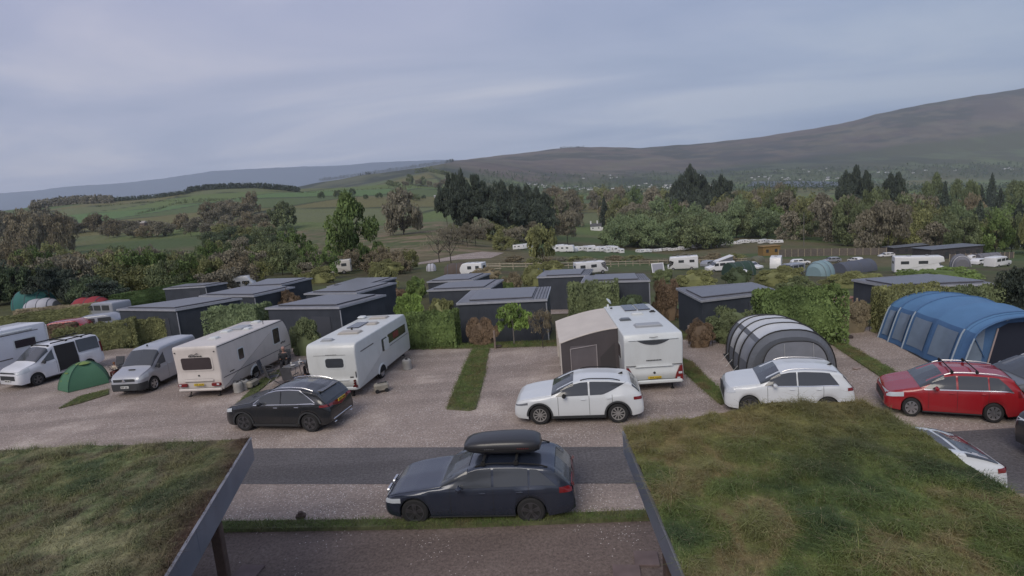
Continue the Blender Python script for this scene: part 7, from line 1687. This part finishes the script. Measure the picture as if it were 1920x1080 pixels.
grove('tall dark tree on the right skyline of the wood', 'dark trees on the right', 12, (1730, 1940), (400, 430), (55, 85), (34, 50), [('tall', 'mid', 3), ('conifer', 'conifer', 3)])
grove('soft green tree in the wood right of the cottage', 'soft green trees right of the cottage', 24, (1140, 1350), (450, 470), (38, 66), (54, 84), [('round', 'soft', 5), ('round', 'soft', 9), ('round', 'mid', 6)])
grove('mixed tree in the wood behind the soft green trees', 'mixed wood behind the soft green trees', 26, (1040, 1420), (418, 446), (48, 72), (44, 70), GR+BR+[('round', 'taupe', 4), ('round', 'mid', 6)])
grove('far tree at the back edge of the valley wood', 'far trees at the back of the valley wood', 24, (1030, 1450), (388, 414), (28, 44), (32, 52), GR+BR+[('conifer', 'conifer', 2)])
grove('tree in the belt above the storage row', 'trees above the storage row', 18, (1340, 1580), (434, 450), (46, 76), (44, 70), GR+BR+[('round', 'taupe', 4)])
grove('brown tree in the middle of the right wood', 'brown trees in the right wood', 14, (1370, 1480), (420, 440), (55, 86), (40, 62), BR+[('round', 'mid', 6)])
grove('grey brown shrub growing in front of the conifer clump', 'shrubs before the conifer clump', 14, (830, 1040), (448, 470), (26, 46), (34, 54), [('round', 'taupe', 4), ('round', 'olive', 7), ('barely', 'taupe', 5)])
grove('scrub bush on the bank below the storage row', 'scrub below the storage row', 16, (950, 1400), (486, 497), (8, 15), (34, 60), [('round', 'olive', 7), ('round', 'brown', 3), ('round', 'taupe', 4)])
# the scrubby wood on the left
grove('low dark conifer like tree at the left behind the red tent', 'dark evergreens at the far left', 14, (-40, 215), (560, 580), (46, 74), (56, 90), [('round', 'dark', 8), ('round', 'conifer', 9), ('pine', 'conifer', 2)])
grove('olive budding tree in the left wood', 'olive trees in the left wood', 34, (-40, 470), (530, 556), (48, 84), (60, 96), [('round', 'olive', 7), ('round', 'mid', 6), ('round', 'brown', 3), ('round', 'taupe', 4), ('round', 'green', 8)])
grove('brown twiggy tree at the back of the left wood', 'brown trees at the back of the left wood', 24, (-60, 380), (496, 515), (26, 48), (46, 74), BR+[('round', 'olive', 7), ('round', 'mid', 6)])
grove('bushy tree left of the large green tree', 'bushy trees near the large green tree', 24, (380, 615), (490, 526), (34, 66), (42, 72), [('round', 'olive', 7), ('round', 'mid', 6), ('round', 'taupe', 4), ('round', 'green', 8)])
grove('low shrub under the large green tree', 'shrubs under the large green tree', 14, (560, 780), (500, 514), (22, 44), (36, 60), [('round', 'olive', 7), ('round', 'brown', 3), ('round', 'mid', 6)])
grove('dark hillside thicket tree in the hedge between the fields', 'thicket trees between the fields', 18, (390, 540), (444, 468), (20, 34), (36, 58), [('round', 'mid', 6), ('round', 'olive', 7), ('round', 'dark', 8)])
grove('brown bare tree along the upper field edge at the left', 'bare trees along the upper left field edge', 24, (40, 500), (430, 446), (18, 36), (26, 48), [('round', 'brown', 3), ('round', 'taupe', 4), ('round', 'taupe', 10)], fn=None)
grove('brown bare tree by the hillside farm track', 'bare trees by the hillside track', 9, (390, 495), (398, 428), (24, 40), (30, 50), [('round', 'brown', 3), ('round', 'taupe', 4)])
grove('grey brown tree standing at the far left edge', 'grey brown trees at the far left', 8, (-30, 130), (450, 480), (50, 78), (44, 62), [('round', 'taupe', 4), ('round', 'brown', 3)])
pxtree('tree', 'tall hazy brown tree rising above the left field', 'tree', 'round', 'taupe', 58, 116, 380, 446, n=5000, ls=.04, var=10, zc=.08)
grove('small bush on the field below the green knoll', 'bushes on the upper fields', 9, (600, 840), (366, 378), (7, 16), (8, 18), [('round', 'mid', 6), ('round', 'dark', 8)])
grove('small tree beside the farm on the green knoll', 'trees beside the knoll farm', 10, (730, 850), (346, 356), (10, 20), (12, 24), [('round', 'mid', 6), ('round', 'taupe', 4)])
# woods on ridges read as one mass each
def ridge_wood(name, label, pts, hpx, n, leaf='conifer', depth_rows=3, step=1.0):
    rng = np.random.default_rng(n); V = []
    for i in range(n):
        px = rng.uniform(pts[0][0], pts[-1][0]); py = interp(px, pts)+rng.uniform(0, step); b_ = hit(px, py); s = b_.y/F; h_ = hpx*s*rng.uniform(.6, 1.15); w_ = h_*rng.uniform(.35, .6)
        k = 14; a = rng.uniform(0, 6.28, k); z = rng.uniform(0, 1, k); r_ = (1-z*.75)*w_*rng.uniform(.2, 1, k)
        C = np.stack([b_.x+r_*np.cos(a), b_.y+r_*np.sin(a), b_.z+z*h_], -1); V.append(quads(C, np.full(k, h_*.16), rng, 0, .7))
    tag(link(bpy.data.objects.new(name, fastmesh(name, np.concatenate(V), 4, LF[leaf]))), label, 'wood', kind='stuff')
ridge_wood('conifer_wood', 'thin line of conifers along the crest of the left fields', [(350, 361), (380, 356), (430, 353), (480, 352), (530, 356), (562, 360)], 9, 700)
ridge_wood('brown_wood', 'brown wood on the low hill at the far left', [(62, 388), (90, 383), (150, 378), (212, 376)], 11, 900, 'taupe', step=5)
ridge_wood('hedgerow_wood', 'dark hedge of trees running along the left crest', [(205, 378), (260, 374), (300, 370), (355, 362)], 7, 350)
ridge_wood('ridge_trees', 'row of trees along the far wooded ridge', [(600, 339), (640, 334), (700, 325), (745, 319), (790, 312), (850, 303)], 5, 500)
ridge_wood('knoll_wood', 'dark wood on the slope right of the green knoll', [(780, 324), (800, 321), (850, 330)], 7, 160, 'mid')
ridge_wood('field_hedge', 'hedge line dropping across the upper left field', [(255, 402), (300, 392), (330, 382), (420, 375)], 4, 220, 'mid')
ridge_wood('field_hedge', 'long hedge between the two left crest fields', [(180, 388), (260, 380), (380, 374), (470, 373)], 3, 260, 'mid')
ridge_wood('field_hedge', 'hedge along the bottom of the big green field', [(560, 362), (640, 358), (740, 352), (830, 350)], 3, 260, 'mid')
ridge_wood('moor_crest_wood', 'small strip of trees on the moor skyline', [(1050, 278), (1096, 276)], 3, 60)
ridge_wood('valley_woods', 'dark woods at the foot of the moor', [(900, 340), (960, 348), (1000, 352), (1200, 352), (1400, 346), (1560, 344), (1700, 346), (1920, 350)], 8, 1600, 'dark', step=16)
ridge_wood('moor_foot_woods', 'scattered woods on the lower slope of the moor', [(900, 322), (1100, 330), (1300, 325), (1500, 318), (1700, 312), (1920, 306)], 6, 1500, 'dark', step=26)
# houses of the distant town, each its own box with a roof
rnd = random.Random(33)
bh = thing('house', 'white house in the distant town by the loch', 'house', (0, 0, 0), 0, 'white houses of the distant town')
mb = MB(); mb.box((0, 0, 2.5), (12, 8, 6)); mb.build('wall', WHT, bh); mb = MB(); mb.loft([[(x, -4.4, 5.4), (x, 0, 8.2), (x, 4.4, 5.4)] for x in (-6.3, 6.3)], True); mb.build('roof', mat('slate_roof', (.08, .08, .085), .7), bh)
first = [True]
def houses(n, xr, yr, lab, grp, s=(.8, 1.6)):
    for i in range(n):
        px = rnd.uniform(*xr); py = interp(px, yr)+rnd.gauss(0, 2.2) if len(yr) > 1 else yr[0]
        q = hit(px, py); sc_ = rnd.uniform(*s)
        if first[0]: bh.location = q; bh.rotation_euler = (0, 0, rnd.uniform(-.6, .6)); bh['label'] = lab; bh['group'] = grp; first[0] = False
        else: dup(bh, q, rnd.uniform(-.6, .6), lab, grp, (sc_*rnd.uniform(.7, 1.4), sc_, sc_*.85))
houses(70, (985, 1350), [(985, 348), (1100, 355), (1200, 351), (1350, 345)], 'small pale house in the distant town at the foot of the moor', 'houses of the distant town')
houses(24, (1405, 1585), [(1405, 335), (1585, 337)], 'white house in the row along the loch shore', 'white houses along the loch shore', (.7, 1.2))
houses(14, (1080, 1560), [(1080, 335), (1560, 318)], 'lone pale house scattered on the lower moor slope', 'lone houses on the moor slope', (.7, 1.3))
houses(9, (1640, 1900), [(1640, 326), (1900, 316)], 'pale farm building on the slope at the right', 'farm buildings on the right slope', (.8, 1.5))
houses(4, (800, 845), [(800, 368), (845, 364)], 'small white farm house on the field below the knoll', 'farm houses below the knoll', (.25, .4))
hutlet('low brown house with pale roof on the left hillside', 262, 424, 14, 8, 3, mat('brown_wall', (.16, .11, .09), .9), mat('pale_roof', (.34, .31, .28), .8), .1, 'farmhouse', 2.5, 'house')
# loch
lp = [hit(1400, 350), hit(1500, 352), hit(1600, 350), hit(1600, 341), hit(1500, 340), hit(1410, 341)]
lp = [p+Vector((0, 0, 1.5)) for p in lp]
mb = MB(); mb.add([tuple(p) for p in lp], [(0, 1, 4, 5), (1, 2, 3, 4)]); tag(mb.build('loch_water', mat('loch', (.07, .08, .095), .5)), kind='structure')
# ------------------------------------------------------------------ haze
zlo, zhi = float(ZZ.min())-1.5, float(ZZ.max())+60
hm = bpy.data.materials.new('haze_air'); hm.use_nodes = True; nt = hm.node_tree; nt.nodes.clear(); o_ = N(nt, 'ShaderNodeOutputMaterial'); pv = N(nt, 'ShaderNodeVolumePrincipled')
pv.inputs['Color'].default_value = (0.80, 0.87, 1.0, 1); pv.inputs['Density'].default_value = HAZE; pv.inputs['Anisotropy'].default_value = 0.1; nt.links.new(pv.outputs[0], o_.inputs['Volume'])
xm = float(np.abs(XX).max())+50
mb = MB(); mb.box((0, 5850, (zlo+zhi)/2), (2*xm, 12100, zhi-zlo)); hz_ = mb.build('haze', hm); tag(hz_, kind='stuff'); hz_['label'] = 'thin blue haze over the valley'; hz_['category'] = 'haze'
SC.cycles.volume_bounces = 1
